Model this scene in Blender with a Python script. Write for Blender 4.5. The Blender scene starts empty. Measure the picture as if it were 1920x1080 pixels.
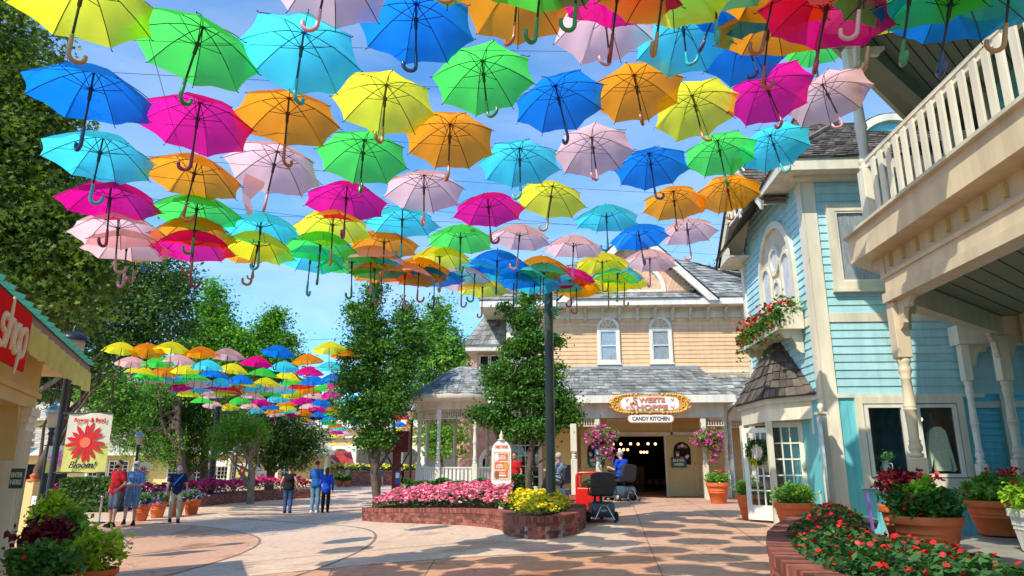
import bpy, math, random
import numpy as np
from mathutils import Vector, Matrix
random.seed(7); NR = np.random.RandomState(7)
scene = bpy.context.scene
COL = scene.collection
rad = math.radians
V = Vector
# ------------------------------------------------------------- camera model
FPX = 1307.0; YAW = rad(3.6); PIT = rad(14.25); EYE = V((0, 0, 1.7))
_F = V((-math.sin(YAW)*math.cos(PIT), math.cos(YAW)*math.cos(PIT), math.sin(PIT)))
_R = V((math.cos(YAW), math.sin(YAW), 0))
_U = _R.cross(_F)
def ray(px, py): return _F + _R*((px-960)/FPX) + _U*((540-py)/FPX)
def at(px, py, Y):
    d = ray(px, py); return EYE + d*(Y/d.y)
def atz(px, py, z):
    d = ray(px, py); return EYE + d*((z-EYE.z)/d.z)
def atd(px, py, dep): return EYE + ray(px, py)*dep
def S(t):
    t = min(1, max(0, t)); return t*t*(3-2*t)
def G(x, y):
    return 0.64*S((x+9)/11.5)*(0.8+0.2*S((y-9)/9)) + 0.3*S((y-32)/20)
def atg(px, py, dz=0):
    z = 0.3
    for i in range(40):
        p = atz(px, py, min(z, 1.55)); z = z*.5+(G(p.x, p.y)+dz)*.5
    return p
# ------------------------------------------------------------- mesh builder
def FR(x, y, z=0, a=0): return Matrix.Translation((x, y, z)) @ Matrix.Rotation(rad(a), 4, 'Z')
class MB:
    def __init__(s, xf=None):
        s.v = []; s.f = []; s.a = []; s.m = []; s.sm = []; s.uv = None; s.xf = xf or Matrix()
    def add(s, vs, fs, a=None, m=0, sm=False):
        b = len(s.v); X = s.xf
        s.v.extend([tuple(X @ V(p)) for p in vs])
        for f in fs:
            s.f.append([i+b for i in f]); s.a.append(random.random() if a is None else a); s.m.append(m); s.sm.append(sm)
    def quad(s, p0, p1, p2, p3, **k): s.add([p0, p1, p2, p3], [(0, 1, 2, 3)], **k)
    def box(s, x0, x1, y0, y1, z0, z1, bev=0, **k):
        if x0 > x1: x0, x1 = x1, x0
        if y0 > y1: y0, y1 = y1, y0
        if z0 > z1: z0, z1 = z1, z0
        k.setdefault('a', random.random())
        if bev:
            b = min(bev, (x1-x0)*.45, (y1-y0)*.45, (z1-z0)*.45)
            vs = []
            for zz, ins in ((z0, b), (z0+b, 0), (z1-b, 0), (z1, b)):
                X0, X1, Y0, Y1 = x0+ins, x1-ins, y0+ins, y1-ins
                c = b*.7 if ins == 0 else 0.0
                vs += [(X0+c, Y0, zz), (X1-c, Y0, zz), (X1, Y0+c, zz), (X1, Y1-c, zz), (X1-c, Y1, zz), (X0+c, Y1, zz), (X0, Y1-c, zz), (X0, Y0+c, zz)]
            fs = [tuple(range(7, -1, -1)), tuple(range(24, 32))]
            for r in range(3):
                for i in range(8):
                    j = (i+1) % 8; fs.append((r*8+i, r*8+j, r*8+8+j, r*8+8+i))
            s.add(vs, fs, **k); return
        s.add([(x0, y0, z0), (x1, y0, z0), (x1, y1, z0), (x0, y1, z0), (x0, y0, z1), (x1, y0, z1), (x1, y1, z1), (x0, y1, z1)],
              [(0, 3, 2, 1), (4, 5, 6, 7), (0, 1, 5, 4), (1, 2, 6, 5), (2, 3, 7, 6), (3, 0, 4, 7)], **k)
    def beam(s, p, q, w, h, up=(0, 0, 1), **k):
        p = V(p); q = V(q); d = (q-p).normalized(); u = V(up)
        sd = d.cross(u)
        if sd.length < 1e-4: sd = d.cross(V((0, 1, 0)))
        sd.normalize(); u = sd.cross(d)
        k.setdefault('a', random.random())
        vs = []
        for c in (p, q):
            for a, b in ((-1, -1), (1, -1), (1, 1), (-1, 1)): vs.append(c+sd*(a*w/2)+u*(b*h/2))
        s.add(vs, [(0, 1, 2, 3), (7, 6, 5, 4), (0, 4, 5, 1), (1, 5, 6, 2), (2, 6, 7, 3), (3, 7, 4, 0)], **k)
    def tube(s, path, r, n=8, cap=True, sm=True, **k):
        P = [V(p) for p in path]; m = len(P)
        if not hasattr(r, '__len__'): r = [r]*m
        k.setdefault('a', random.random())
        vs = []; prev = None
        for i in range(m):
            d = (P[min(i+1, m-1)]-P[max(i-1, 0)]).normalized()
            if prev is None:
                prev = d.cross(V((0.13, 0.27, .95)))
                if prev.length < .05: prev = d.cross(V((1, 0, 0)))
            x = (prev - d*prev.dot(d)).normalized(); y = d.cross(x); prev = x
            for j in range(n):
                t = 2*math.pi*j/n; vs.append(P[i]+x*(r[i]*math.cos(t))+y*(r[i]*math.sin(t)))
        fs = []
        for i in range(m-1):
            for j in range(n):
                j2 = (j+1) % n; fs.append((i*n+j, i*n+j2, (i+1)*n+j2, (i+1)*n+j))
        s.add(vs, fs, sm=sm, **k)
        if cap: s.add(vs[:n], [tuple(range(n-1, -1, -1))], **k); s.add(vs[-n:], [tuple(range(n))], **k)
    def lathe(s, prof, c=(0, 0, 0), n=16, sm=True, sx=1, sy=1, a0=0, a1=2*math.pi, **k):
        full = abs(a1-a0-2*math.pi) < 1e-6; m = n if full else n+1
        k.setdefault('a', random.random())
        vs = []
        for r, z in prof:
            for j in range(m):
                t = a0+(a1-a0)*j/n; vs.append((c[0]+r*math.cos(t)*sx, c[1]+r*math.sin(t)*sy, c[2]+z))
        fs = []
        for i in range(len(prof)-1):
            for j in range(n):
                j2 = (j+1) % m; fs.append((i*m+j, i*m+j2, (i+1)*m+j2, (i+1)*m+j))
        s.add(vs, fs, sm=sm, **k)
    def ell(s, c, rx, ry=None, rz=None, n=10, **k):
        ry = ry or rx; rz = rz or rx
        prof = [(max(1e-4, math.sin(math.pi*i/n)), -math.cos(math.pi*i/n)) for i in range(n+1)]
        vs = []; fs = []; m = int(n*1.4)
        for r, z in prof:
            for j in range(m): t = 2*math.pi*j/m; vs.append((c[0]+rx*r*math.cos(t), c[1]+ry*r*math.sin(t), c[2]+rz*z))
        for i in range(n):
            for j in range(m): j2 = (j+1) % m; fs.append((i*m+j, i*m+j2, (i+1)*m+j2, (i+1)*m+j))
        k.setdefault('sm', True)
        s.add(vs, fs, **k)
    def caps(s, a, b, ra, rb, n=10, **k):
        a = V(a); b = V(b); d = (b-a); L = d.length
        if L < 1e-6: return s.ell(a, ra, **k)
        q = d.to_track_quat('Z', 'Y').to_matrix().to_4x4(); M = Matrix.Translation(a) @ q
        old = s.xf; s.xf = old @ M
        prof = [(max(1e-4, ra*math.cos(t)), ra*math.sin(t)) for t in [rad(x) for x in (-90, -60, -30, 0)]]
        prof += [(max(1e-4, rb*math.cos(t)), L+rb*math.sin(t)) for t in [rad(x) for x in (0, 30, 60, 90)]]
        s.lathe(prof, n=n, **k); s.xf = old
    def prism(s, poly, y0, y1, **k):
        """poly in local x,z ; extruded along local y"""
        n = len(poly); k.setdefault('a', random.random())
        vs = [(x, y0, z) for x, z in poly]+[(x, y1, z) for x, z in poly]
        fs = [tuple(range(n)), tuple(range(2*n-1, n-1, -1))]
        for i in range(n): j = (i+1) % n; fs.append((i, i+n, j+n, j))
        s.add(vs, fs, **k)
    def plate(s, poly, z0, z1, **k):
        n = len(poly); k.setdefault('a', random.random())
        vs = [(p[0], p[1], z0) for p in poly]+[(p[0], p[1], z1) for p in poly]
        fs = [tuple(range(n-1, -1, -1)), tuple(range(n, 2*n))]
        for i in range(n): j = (i+1) % n; fs.append((i, j, j+n, i+n))
        s.add(vs, fs, **k)
    def mesh(s, name, mats, inv=None):
        me = bpy.data.meshes.new(name)
        vs = s.v if inv is None else [tuple(inv @ V(p)) for p in s.v]
        me.from_pydata(vs, [], s.f)
        if not isinstance(mats, (list, tuple)): mats = [mats]
        for m in mats: me.materials.append(m)
        me.polygons.foreach_set('material_index', s.m)
        me.polygons.foreach_set('use_smooth', s.sm)
        at_ = me.attributes.new('var', 'FLOAT', 'FACE'); at_.data.foreach_set('value', s.a)
        me.update(); return me
    def build(s, name, mats, parent=None, local=False):
        inv = None
        if parent is not None and not local: inv = wmat(parent).inverted()
        o = bpy.data.objects.new(name, s.mesh(name, mats, inv)); COL.objects.link(o)
        if parent is not None: o.parent = parent
        return o
def wmat(o):
    M = o.matrix_basis.copy()
    while o.parent: o = o.parent; M = o.matrix_basis @ M
    return M
def tag(o, label=None, cat=None, group=None, kind=None):
    if label: o['label'] = label
    if cat: o['category'] = cat
    if group: o['group'] = group
    if kind: o['kind'] = kind
    return o
def thing(name, label, cat, loc=(0, 0, 0), rz=0, group=None):
    o = bpy.data.objects.new(name, None); COL.objects.link(o); o.empty_display_size = .2
    o.location = loc; o.rotation_euler = (0, 0, rz); return tag(o, label, cat, group)
def empty_part(name, parent):
    o = bpy.data.objects.new(name, None); COL.objects.link(o); o.parent = parent; return o
def npmesh(name, verts, nper, mats, var, parent=None, kind=None, smooth=False, mi=None):
    """verts (F,nper,3) array of separate polygons"""
    F = verts.shape[0]; vv = verts.reshape(-1, 3).astype(np.float32)
    if parent is not None:
        M = np.array(wmat(parent).inverted()); vv = vv @ M[:3, :3].T + M[:3, 3]
    me = bpy.data.meshes.new(name)
    me.vertices.add(F*nper); me.vertices.foreach_set('co', vv.astype(np.float32).ravel())
    me.loops.add(F*nper); me.loops.foreach_set('vertex_index', np.arange(F*nper, dtype=np.int32))
    me.polygons.add(F); me.polygons.foreach_set('loop_start', np.arange(0, F*nper, nper, dtype=np.int32))
    me.polygons.foreach_set('loop_total', np.full(F, nper, dtype=np.int32))
    if not isinstance(mats, (list, tuple)): mats = [mats]
    for m in mats: me.materials.append(m)
    a = me.attributes.new('var', 'FLOAT', 'FACE'); a.data.foreach_set('value', np.asarray(var, dtype=np.float32))
    if mi is not None: me.polygons.foreach_set('material_index', np.asarray(mi, dtype=np.int32))
    me.update(calc_edges=True)
    o = bpy.data.objects.new(name, me); COL.objects.link(o)
    if parent is not None: o.parent = parent
    if kind: o['kind'] = kind
    return o
def leafquads(pts, size, shape='leaf', up=0.35, droop=0, rs=NR, asp=.55):
    n = len(pts)
    nr = rs.normal(size=(n, 3)); nr[:, 2] = np.abs(nr[:, 2])+up; nr /= np.linalg.norm(nr, axis=1)[:, None]
    t = rs.normal(size=(n, 3)); t[:, 2] -= droop; t -= nr*np.sum(t*nr, 1)[:, None]; t /= np.linalg.norm(t, axis=1)[:, None]
    b = np.cross(nr, t); s = (size*rs.uniform(.65, 1.3, n))[:, None]
    if shape == 'leaf':
        P = [pts-t*s*.5, pts+b*s*asp*.5+nr*s*.07, pts+t*s*.5, pts-b*s*asp*.5+nr*s*.07]
    elif shape == 'maple':
        P = []
        for k, rr in zip(range(10), (.55, .2, .5, .22, .42, .12, .42, .22, .5, .2)):
            an = 2*math.pi*k/10; P.append(pts+t*s*rr*math.cos(an)+b*s*rr*math.sin(an))
    else:
        m = 6; P = []
        for k in range(m):
            an = 2*math.pi*k/m; P.append(pts+t*s*.5*math.cos(an)+b*s*.5*math.sin(an))
    return np.stack(P, 1)
def clump_pts(blobs, ncl, per, cr, rs=NR, flat=.6, surf=.55, vary=.5, jag=(.78, 1.16)):
    """blobs: (cx,cy,cz,rx,ry,rz); clumps biased toward the surface; returns points and brightness var"""
    w = np.array([b[3]*b[4]*b[5] for b in blobs])**.67; w = w/w.sum()
    idx = rs.choice(len(blobs), ncl, p=w); B = np.array(blobs)[idx]
    d = rs.normal(size=(ncl, 3)); d /= np.linalg.norm(d, axis=1)[:, None]
    r = rs.uniform(surf**3, 1, ncl)**(1/3.)*rs.uniform(jag[0], jag[1], ncl)
    c = B[:, :3]+d*r[:, None]*B[:, 3:6]
    k = rs.poisson(per, ncl)+3
    ci = np.repeat(np.arange(ncl), k); n = len(ci)
    off = rs.normal(size=(n, 3))*cr*rs.uniform(.45, 1.3, ncl)[ci][:, None]; off[:, 2] *= flat
    var = np.clip(.5+(rs.uniform(-.5, .5, ncl)*vary)[ci]+rs.normal(size=n)*.16, 0, 1)
    return c[ci]+off, var
# ------------------------------------------------------------- materials
def mat(name, c, c2=None, rough=.6, spec=.4, metal=0, var=.12, scale=3, attr=0, transl=0, tc=None, bump=0, bscale=30, emis=None, es=1, coat=0, stretch=None, detail=4, grime=0):
    m = bpy.data.materials.new(name); m.use_nodes = True; nt = m.node_tree; N = nt.nodes; L = nt.links
    p = N['Principled BSDF']; out = N['Material Output']
    tcn = N.new('ShaderNodeTexCoord'); vec = tcn.outputs['Object']
    geo = N.new('ShaderNodeNewGeometry'); vec = geo.outputs['Position']
    if stretch:
        mp = N.new('ShaderNodeMapping'); mp.inputs['Scale'].default_value = stretch; L.new(vec, mp.inputs['Vector']); vec = mp.outputs[0]
    nz = N.new('ShaderNodeTexNoise'); nz.inputs['Scale'].default_value = scale; nz.inputs['Detail'].default_value = detail; L.new(vec, nz.inputs['Vector'])
    rp = N.new('ShaderNodeValToRGB'); L.new(nz.outputs['Fac'], rp.inputs['Fac'])
    rp.color_ramp.elements[0].position = .3; rp.color_ramp.elements[1].position = .7
    ca = c2 if c2 else tuple(x*(1-var) for x in c); cb = c if c2 else tuple(min(1, x*(1+var)) for x in c)
    rp.color_ramp.elements[0].color = (*ca, 1); rp.color_ramp.elements[1].color = (*cb, 1)
    col = rp.outputs['Color']
    if attr:
        an = N.new('ShaderNodeAttribute'); an.attribute_name = 'var'
        mr = N.new('ShaderNodeMapRange'); mr.inputs['To Min'].default_value = 1-attr; mr.inputs['To Max'].default_value = 1+attr; L.new(an.outputs['Fac'], mr.inputs['Value'])
        mx = N.new('ShaderNodeVectorMath'); mx.operation = 'SCALE'; L.new(col, mx.inputs[0]); L.new(mr.outputs[0], mx.inputs['Scale']); col = mx.outputs[0]
    if grime:
        gm = N.new('ShaderNodeMapping'); gm.inputs['Scale'].default_value = (4, 4, .5); L.new(geo.outputs['Position'], gm.inputs['Vector'])
        gn = N.new('ShaderNodeTexNoise'); gn.inputs['Scale'].default_value = 1.1; gn.inputs['Detail'].default_value = 9; gn.inputs['Roughness'].default_value = .68; L.new(gm.outputs[0], gn.inputs['Vector'])
        gr = N.new('ShaderNodeMapRange'); gr.inputs['From Min'].default_value = .35; gr.inputs['From Max'].default_value = .62; gr.inputs['To Min'].default_value = 1-grime; gr.inputs['To Max'].default_value = 1.02; L.new(gn.outputs['Fac'], gr.inputs['Value'])
        gs = N.new('ShaderNodeVectorMath'); gs.operation = 'SCALE'; L.new(col, gs.inputs[0]); L.new(gr.outputs[0], gs.inputs['Scale']); col = gs.outputs[0]
    L.new(col, p.inputs['Base Color'])
    p.inputs['Roughness'].default_value = rough; p.inputs['Metallic'].default_value = metal; p.inputs['Specular IOR Level'].default_value = spec
    if coat: p.inputs['Coat Weight'].default_value = coat; p.inputs['Coat Roughness'].default_value = .15
    if emis: p.inputs['Emission Color'].default_value = (*emis, 1); p.inputs['Emission Strength'].default_value = es
    if bump:
        n2 = N.new('ShaderNodeTexNoise'); n2.inputs['Scale'].default_value = bscale; n2.inputs['Detail'].default_value = 5; L.new(vec, n2.inputs['Vector'])
        bp = N.new('ShaderNodeBump'); bp.inputs['Strength'].default_value = bump; bp.inputs['Distance'].default_value = .01; L.new(n2.outputs['Fac'], bp.inputs['Height']); L.new(bp.outputs[0], p.inputs['Normal'])
    if transl:
        t = N.new('ShaderNodeBsdfTranslucent'); mx = N.new('ShaderNodeMixShader'); mx.inputs[0].default_value = transl
        if tc: 
            sc = N.new('ShaderNodeMix'); sc.data_type = 'RGBA'; sc.blend_type = 'MULTIPLY'; sc.inputs['Factor'].default_value = 1; L.new(col, sc.inputs[6]); sc.inputs[7].default_value = (*tc, 1); L.new(sc.outputs[2], t.inputs['Color'])
        else: L.new(col, t.inputs['Color'])
        L.new(p.outputs[0], mx.inputs[1]); L.new(t.outputs[0], mx.inputs[2]); L.new(mx.outputs[0], out.inputs['Surface'])
    return m
def glass(name, tint=(.8, .85, .85), fac=.82, rough=.03):
    m = bpy.data.materials.new(name); m.use_nodes = True; nt = m.node_tree; N = nt.nodes; L = nt.links
    N.remove(N['Principled BSDF']); out = N['Material Output']
    t = N.new('ShaderNodeBsdfTransparent'); t.inputs[0].default_value = (*tint, 1)
    g = N.new('ShaderNodeBsdfGlossy'); g.inputs['Roughness'].default_value = rough; g.inputs['Color'].default_value = (.9, .95, 1, 1)
    nz = N.new('ShaderNodeTexNoise'); nz.inputs['Scale'].default_value = 1.5
    bp = N.new('ShaderNodeBump'); bp.inputs['Strength'].default_value = .05; L.new(nz.outputs['Fac'], bp.inputs['Height']); L.new(bp.outputs[0], g.inputs['Normal'])
    lw = N.new('ShaderNodeLayerWeight'); lw.inputs['Blend'].default_value = .3; fr = N.new('ShaderNodeMath'); fr.operation = 'MULTIPLY'; fr.inputs[1].default_value = .45; L.new(lw.outputs['Facing'], fr.inputs[0])
    ad = N.new('ShaderNodeMath'); ad.operation = 'ADD'; ad.inputs[1].default_value = (1-fac)*.5; L.new(fr.outputs[0], ad.inputs[0])
    mx = N.new('ShaderNodeMixShader'); L.new(ad.outputs[0], mx.inputs[0]); L.new(t.outputs[0], mx.inputs[1]); L.new(g.outputs[0], mx.inputs[2]); L.new(mx.outputs[0], out.inputs['Surface'])
    return m
def text_verts(s, size=1, extrude=.01, shear=0, bold=0.0, spacing=1.0):
    cu = bpy.data.curves.new('t', 'FONT'); cu.body = s; cu.size = size; cu.extrude = extrude; cu.shear = shear; cu.offset = bold; cu.space_character = spacing
    cu.align_x = 'CENTER'; cu.align_y = 'CENTER'; cu.resolution_u = 4
    o = bpy.data.objects.new('t', cu); me = o.to_mesh()
    vs = [tuple(v.co) for v in me.vertices]; fs = [tuple(p.vertices) for p in me.polygons]
    o.to_mesh_clear(); bpy.data.objects.remove(o); bpy.data.curves.remove(cu); return vs, fs
def text(mb, s, x, y, z, size, **k):
    """in local frame: along x, up z, facing -y; centred"""
    w = k.pop('width', None); mi = k.pop('m', 0); extr = k.pop('extrude', .004)
    vs, fs = text_verts(s, 1, extr, **k)
    xs = [v[0] for v in vs]; sc = size; sx = size
    if w: sx = w/(max(xs)-min(xs))
    cx = (max(xs)+min(xs))/2; ys = [v[1] for v in vs]; cy = (max(ys)+min(ys))/2
    mb.add([(x+(v[0]-cx)*sx, y-v[2], z+(v[1]-cy)*sc) for v in vs], fs, a=.5, m=mi)
def shingles(mb, A, B, C, D, row=.2, wid=.2, th=.022, m=0, base=True):
    A, B, C, D = V(A), V(B), V(C), V(D)
    n = ((B-A).cross(D-A)); 
    if n.length < 1e-6: n = (B-A).cross(C-A)
    n.normalize()
    if n.z < 0: n = -n
    Ls = ((D+C)/2-(A+B)/2).length; nr = max(1, round(Ls/row))
    def P(s, t): return (A.lerp(B, s)).lerp(D.lerp(C, s), t)
    for r in range(nr):
        t0 = r/nr; t1 = min(1, (r+1.25)/nr)
        W = (P(1, t0)-P(0, t0)).length
        if W < .03: continue
        s = 0.0
        while s < .999:
            w = wid*random.uniform(.55, 1.45)/W; e = min(1, s+w)
            if 1-e < .25*wid/W: e = 1
            gp = min(.006/W, (e-s)*.2); dd = random.uniform(-.12, .12)/nr if r else 0
            l = th*random.uniform(.8, 1.5); ta = max(0, t0+dd)
            a, b = P(s+gp, ta)+n*l, P(e-gp, ta)+n*l; c, d = P(e-gp, t1)+n*.004, P(s+gp, t1)+n*.004
            mb.add([a, b, c, d, P(s+gp, ta)-n*.004, P(e-gp, ta)-n*.004], [(0, 1, 2, 3), (4, 5, 1, 0)], m=m)
            s = e
    if base: mb.add([A, B, C, D], [(0, 1, 2, 3)], a=.2, m=m)
def siding(mb, W, z0, z1, h=.12, openings=(), clip=None, m=0, out=.022, x0=0):
    """clapboards on local frame wall plane y=0 (outward -y), from x0..W"""
    n = max(1, round((z1-z0)/h)); h = (z1-z0)/n
    for i in range(n):
        a, b = z0+i*h, z0+(i+1)*h; mid = (a+b)/2
        iv = [(x0, W)]
        if clip:
            c0, c1 = clip(mid)
            if c1 <= c0: continue
            iv = [(c0, c1)]
        for (u0, u1, za, zb) in openings:
            if mid > za and mid < zb:
                nv = []
                for s, e in iv:
                    if u1 <= s or u0 >= e: nv.append((s, e)); continue
                    if u0 > s: nv.append((s, u0))
                    if u1 < e: nv.append((u1, e))
                iv = nv
        iv2 = []
        for s, e in iv: mb.add([(s, .004, a), (e, .004, a), (e, .004, b), (s, .004, b)], [(0, 1, 2, 3)], a=.0, m=m)
        for s, e in iv:
            q = s+random.uniform(.8, 3.6)
            while q < e-.4: iv2.append((s, q-.003)); s = q+.003; q += random.uniform(2.0, 3.6)
            iv2.append((s, e))
        for s, e in iv2:
            va = random.random()
            mb.add([(s, -out, a), (e, -out, a), (e, -.003, b), (s, -.003, b)], [(0, 1, 2, 3)], a=va, m=m)
            mb.add([(s, 0, a), (e, 0, a), (e, -out, a), (s, -out, a)], [(0, 1, 2, 3)], a=va, m=m)
def turned(mb, x, y, z0, z1, w, sq0=.34, sq1=.16, n=14):
    H = z1-z0; a = z0+H*sq0; b = z1-H*sq1; h = w/2
    mb.box(x-h, x+h, y-h, y+h, z0, a, bev=.012); mb.box(x-h, x+h, y-h, y+h, b, z1, bev=.012)
    L = b-a; r = h*.92
    pf = [(r*.8, 0), (r, .01), (r, .035), (r*.7, .05), (r*.95, .075), (r*.98, .11), (r*.75, .15), (r*.9, .165), (r*.68, .18), (r*.82, .4), (r*.84, .46), (r*.98, .47), (r*.98, .485), (r*.84, .495), (r*.98, .505), (r*.84, .52), (r*.7, .78), (r*.9, .8), (r*.7, .82), (r*.95, .86), (r*.95, .9), (r*.75, .93), (r, .96), (r, .99), (r*.85, 1)]
    mb.lathe([(p, a+q*L) for p, q in pf], (x, y, 0), n=n)
def bracket(mb, x, z, s, t=.05, dirn=1, y=0):
    """scroll bracket: corner at (x,z) top inner; spreads dirn in x, down in z"""
    pts = [(0, 0), (1, 0), (1, -.12), (.86, -.2), (.78, -.34), (.62, -.36), (.5, -.3), (.42, -.42), (.36, -.56), (.3, -.72), (.3, -.85), (.18, -1.0), (.0, -1.05)]
    P = [(x+dirn*a*s, z+b*s) for a, b in pts]
    mb.prism(P, y-t/2, y+t/2)
def brickwall(mb, path, z0f, h, thick=.24, closed=False, ch=.07, bl=.21, capm=0, corem=1):
    """path: outer face xy polyline; wall thickness to the left side; real bricks, rowlock cap"""
    P = [V((p[0], p[1])) for p in path]
    if closed: P.append(P[0])
    seg = [0]
    for i in range(1, len(P)): seg.append(seg[-1]+(P[i]-P[i-1]).length)
    T = seg[-1]
    def pt(s):
        s = (s % T) if closed else min(max(s, 0), T-1e-6); i = 0
        while i < len(seg)-2 and seg[i+1] < s: i += 1
        return P[i].lerp(P[i+1], (s-seg[i])/max(1e-9, seg[i+1]-seg[i]))
    def nrm(s):
        d = (pt(s+.12)-pt(s-.12)); d.normalize(); return V((-d.y, d.x))
    nc = max(1, round((h-.1)/ch)); ch = (h-.1)/nc
    zg = lambda s: z0f(*pt(min(max(s, 0), T-1e-6)))
    for c in range(-1, nc):
        s = -(bl/2 if c % 2 else 0)
        while s < T:
            a, b = max(s, 0)+.004, min(s+bl, T)-.004
            if b-a > .02:
                A, B = pt(a), pt(b); nA, nB = nrm(a), nrm(b); o = random.uniform(0, .004)
                zb = zg((a+b)/2)+c*ch
                q = [(A.x-nA.x*o, A.y-nA.y*o), (B.x-nB.x*o, B.y-nB.y*o), (B.x+nB.x*.09, B.y+nB.y*.09), (A.x+nA.x*.09, A.y+nA.y*.09)]
                mb.plate(q, zb+.004, zb+ch-.004, m=capm)
            s += bl
    s = 0
    while s < T:
        a, b = s+.004, min(s+.075, T)-.003
        if b > a+.01:
            A, B = pt(a), pt(b); nA, nB = nrm(a), nrm(b); o = .012+random.uniform(0, .004); zt = zg((a+b)/2)+h
            mb.plate([(A.x-nA.x*o, A.y-nA.y*o), (B.x-nB.x*o, B.y-nB.y*o), (B.x+nB.x*thick, B.y+nB.y*thick), (A.x+nA.x*thick, A.y+nA.y*thick)], zt-.1, zt+random.uniform(-.003, .003), m=capm)
        s += .075
    k = max(2, int(T/.15))
    for i in range(k):
        a, b = T*i/k, T*(i+1)/k; A, B = pt(a), pt(b); nA, nB = nrm(a), nrm(b); z_ = zg((a+b)/2)
        mb.plate([(A.x+nA.x*.008, A.y+nA.y*.008), (B.x+nB.x*.008, B.y+nB.y*.008), (B.x+nB.x*(thick-.01), B.y+nB.y*(thick-.01)), (A.x+nA.x*(thick-.01), A.y+nA.y*(thick-.01))], z_-.05, z_+h-.012, m=corem)
    return h
M = {}
M['cream'] = mat('cream_paint', (.76, .70, .54), rough=.5, var=.11, scale=1.6, attr=.06, bump=.1, stretch=(2, 2, .6), detail=8, grime=.17)
M['white'] = mat('white_paint', (.80, .76, .65), rough=.4, var=.05, scale=2, attr=.03, bump=.05, grime=.17)
M['sage'] = mat('sage_paint', (.60, .56, .44), rough=.45, var=.06, scale=2, attr=.05, bump=.05, grime=.17)
M['beige'] = mat('beige_beam', (.66, .54, .36), rough=.5, var=.06, scale=1.5, attr=.03, bump=.06, grime=.17)
M['blue_sid'] = mat('blue_siding', (.44, .72, .76), (.36, .66, .70), rough=.5, scale=1.2, attr=.07, bump=.12, stretch=(3, 3, 20), grime=.17)
M['teal_sid'] = mat('teal_panel', (.16, .57, .62), rough=.5, var=.08, scale=1.5, attr=.05, bump=.08, grime=.17)
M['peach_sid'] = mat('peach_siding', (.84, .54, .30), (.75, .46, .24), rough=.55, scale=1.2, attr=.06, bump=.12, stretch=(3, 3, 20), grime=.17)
M['shaded_porch_sid'] = mat('shaded_porch_siding', (.56, .36, .15), (.48, .30, .12), rough=.6, scale=1.5, attr=.07)  # ochre siding, deepened: the shade under the porch roof is put into the colour
M['peach_scale'] = mat('peach_scale', (.72, .45, .28), rough=.6, var=.1, attr=.16)
M['gray_sh'] = mat('grey_shingle', (.35, .355, .34), (.14, .14, .125), rough=.8, scale=2.2, attr=.42, bump=.4, bscale=60)
M['brown_sh'] = mat('brown_shingle', (.15, .12, .095), (.07, .055, .045), rough=.85, scale=4, attr=.5, bump=.5, bscale=70, stretch=(1, 1, .3))
M['pink_sh'] = mat('pink_shingle', (.45, .24, .20), (.33, .17, .14), rough=.8, scale=3, attr=.3)
M['tan_sh'] = mat('tan_shingle', (.52, .46, .34), (.38, .33, .25), rough=.8, scale=2, attr=.25)
M['red_tile'] = mat('red_tile', (.50, .06, .04), rough=.5, var=.2, attr=.25)
M['green_roof'] = mat('green_metal_roof', (.05, .26, .17), rough=.4, var=.1, scale=3)
M['brick'] = mat('red_brick', (.31, .095, .058), (.17, .05, .035), rough=.75, scale=8, attr=.5, bump=.5, bscale=90)
M['mortar'] = mat('mortar', (.34, .27, .22), rough=.9, var=.2, scale=20, bump=.4)
M['soil'] = mat('soil', (.06, .035, .02), rough=1, var=.4, scale=25, bump=.8)
M['terra'] = mat('terracotta', (.66, .15, .035), (.54, .11, .025), rough=.62, scale=6, bump=.15)
M['black'] = mat('black_metal', (.018, .02, .022), rough=.35, var=.2, scale=5)
M['dkgreen'] = mat('dark_green_pole', (.045, .06, .045), rough=.33, var=.25, scale=3, stretch=(1, 1, .4))
M['green_sign'] = mat('green_sign', (.03, .13, .08), rough=.4)
M['chrome'] = mat('chrome', (.75, .75, .76), rough=.18, metal=1, var=.04)
M['galv'] = mat('galvanised', (.42, .47, .5), rough=.35, metal=.6, var=.15, scale=6)
M['rubber'] = mat('rubber', (.02, .02, .022), rough=.8, var=.2)
M['red_paint'] = mat('red_paint', (.65, .012, .012), rough=.22, coat=.6, var=.05)
M['dkred'] = mat('dark_red_wood', (.16, .018, .012), (.10, .012, .01), rough=.4, scale=3, stretch=(8, 8, 1))
M['wood'] = mat('brown_wood', (.25, .12, .05), rough=.5, var=.25, scale=5, stretch=(1, 1, 8))
M['deck'] = mat('porch_deck', (.33, .31, .26), (.24, .22, .19), rough=.6, scale=3, attr=.12)
M['ceil'] = mat('porch_ceiling', (.25, .25, .16), rough=.6, var=.05, attr=.04)
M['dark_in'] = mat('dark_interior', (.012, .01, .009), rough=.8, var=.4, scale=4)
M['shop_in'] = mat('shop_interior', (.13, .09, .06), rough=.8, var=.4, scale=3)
M['lace'] = mat('lace_curtain', (.92, .92, .92), (.52, .54, .60), rough=.9, scale=26, stretch=(1.6, 1.6, .22), transl=.25)
M['glass'] = glass('window_glass')
M['glass_d'] = glass('display_glass', tint=(.96, .98, .97), fac=.92)
M['gold'] = mat('gold_scroll', (.80, .46, .10), (.62, .30, .05), rough=.4, metal=.2, scale=12, bump=.6, bscale=45)
M['signw'] = mat('sign_white', (.85, .82, .74), rough=.4, var=.04)
M['signr'] = mat('sign_red', (.66, .012, .012), rough=.9, spec=.05, var=.05)
M['signo'] = mat('sign_orange', (.80, .14, .05), rough=.45, var=.05)
M['signp'] = mat('sign_pinkbrown', (.62, .24, .16), rough=.45, var=.1, scale=9)
M['signk'] = mat('sign_black', (.03, .028, .03), rough=.5)
M['signt'] = mat('sign_tan', (.72, .60, .38), rough=.45, var=.05)
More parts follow.
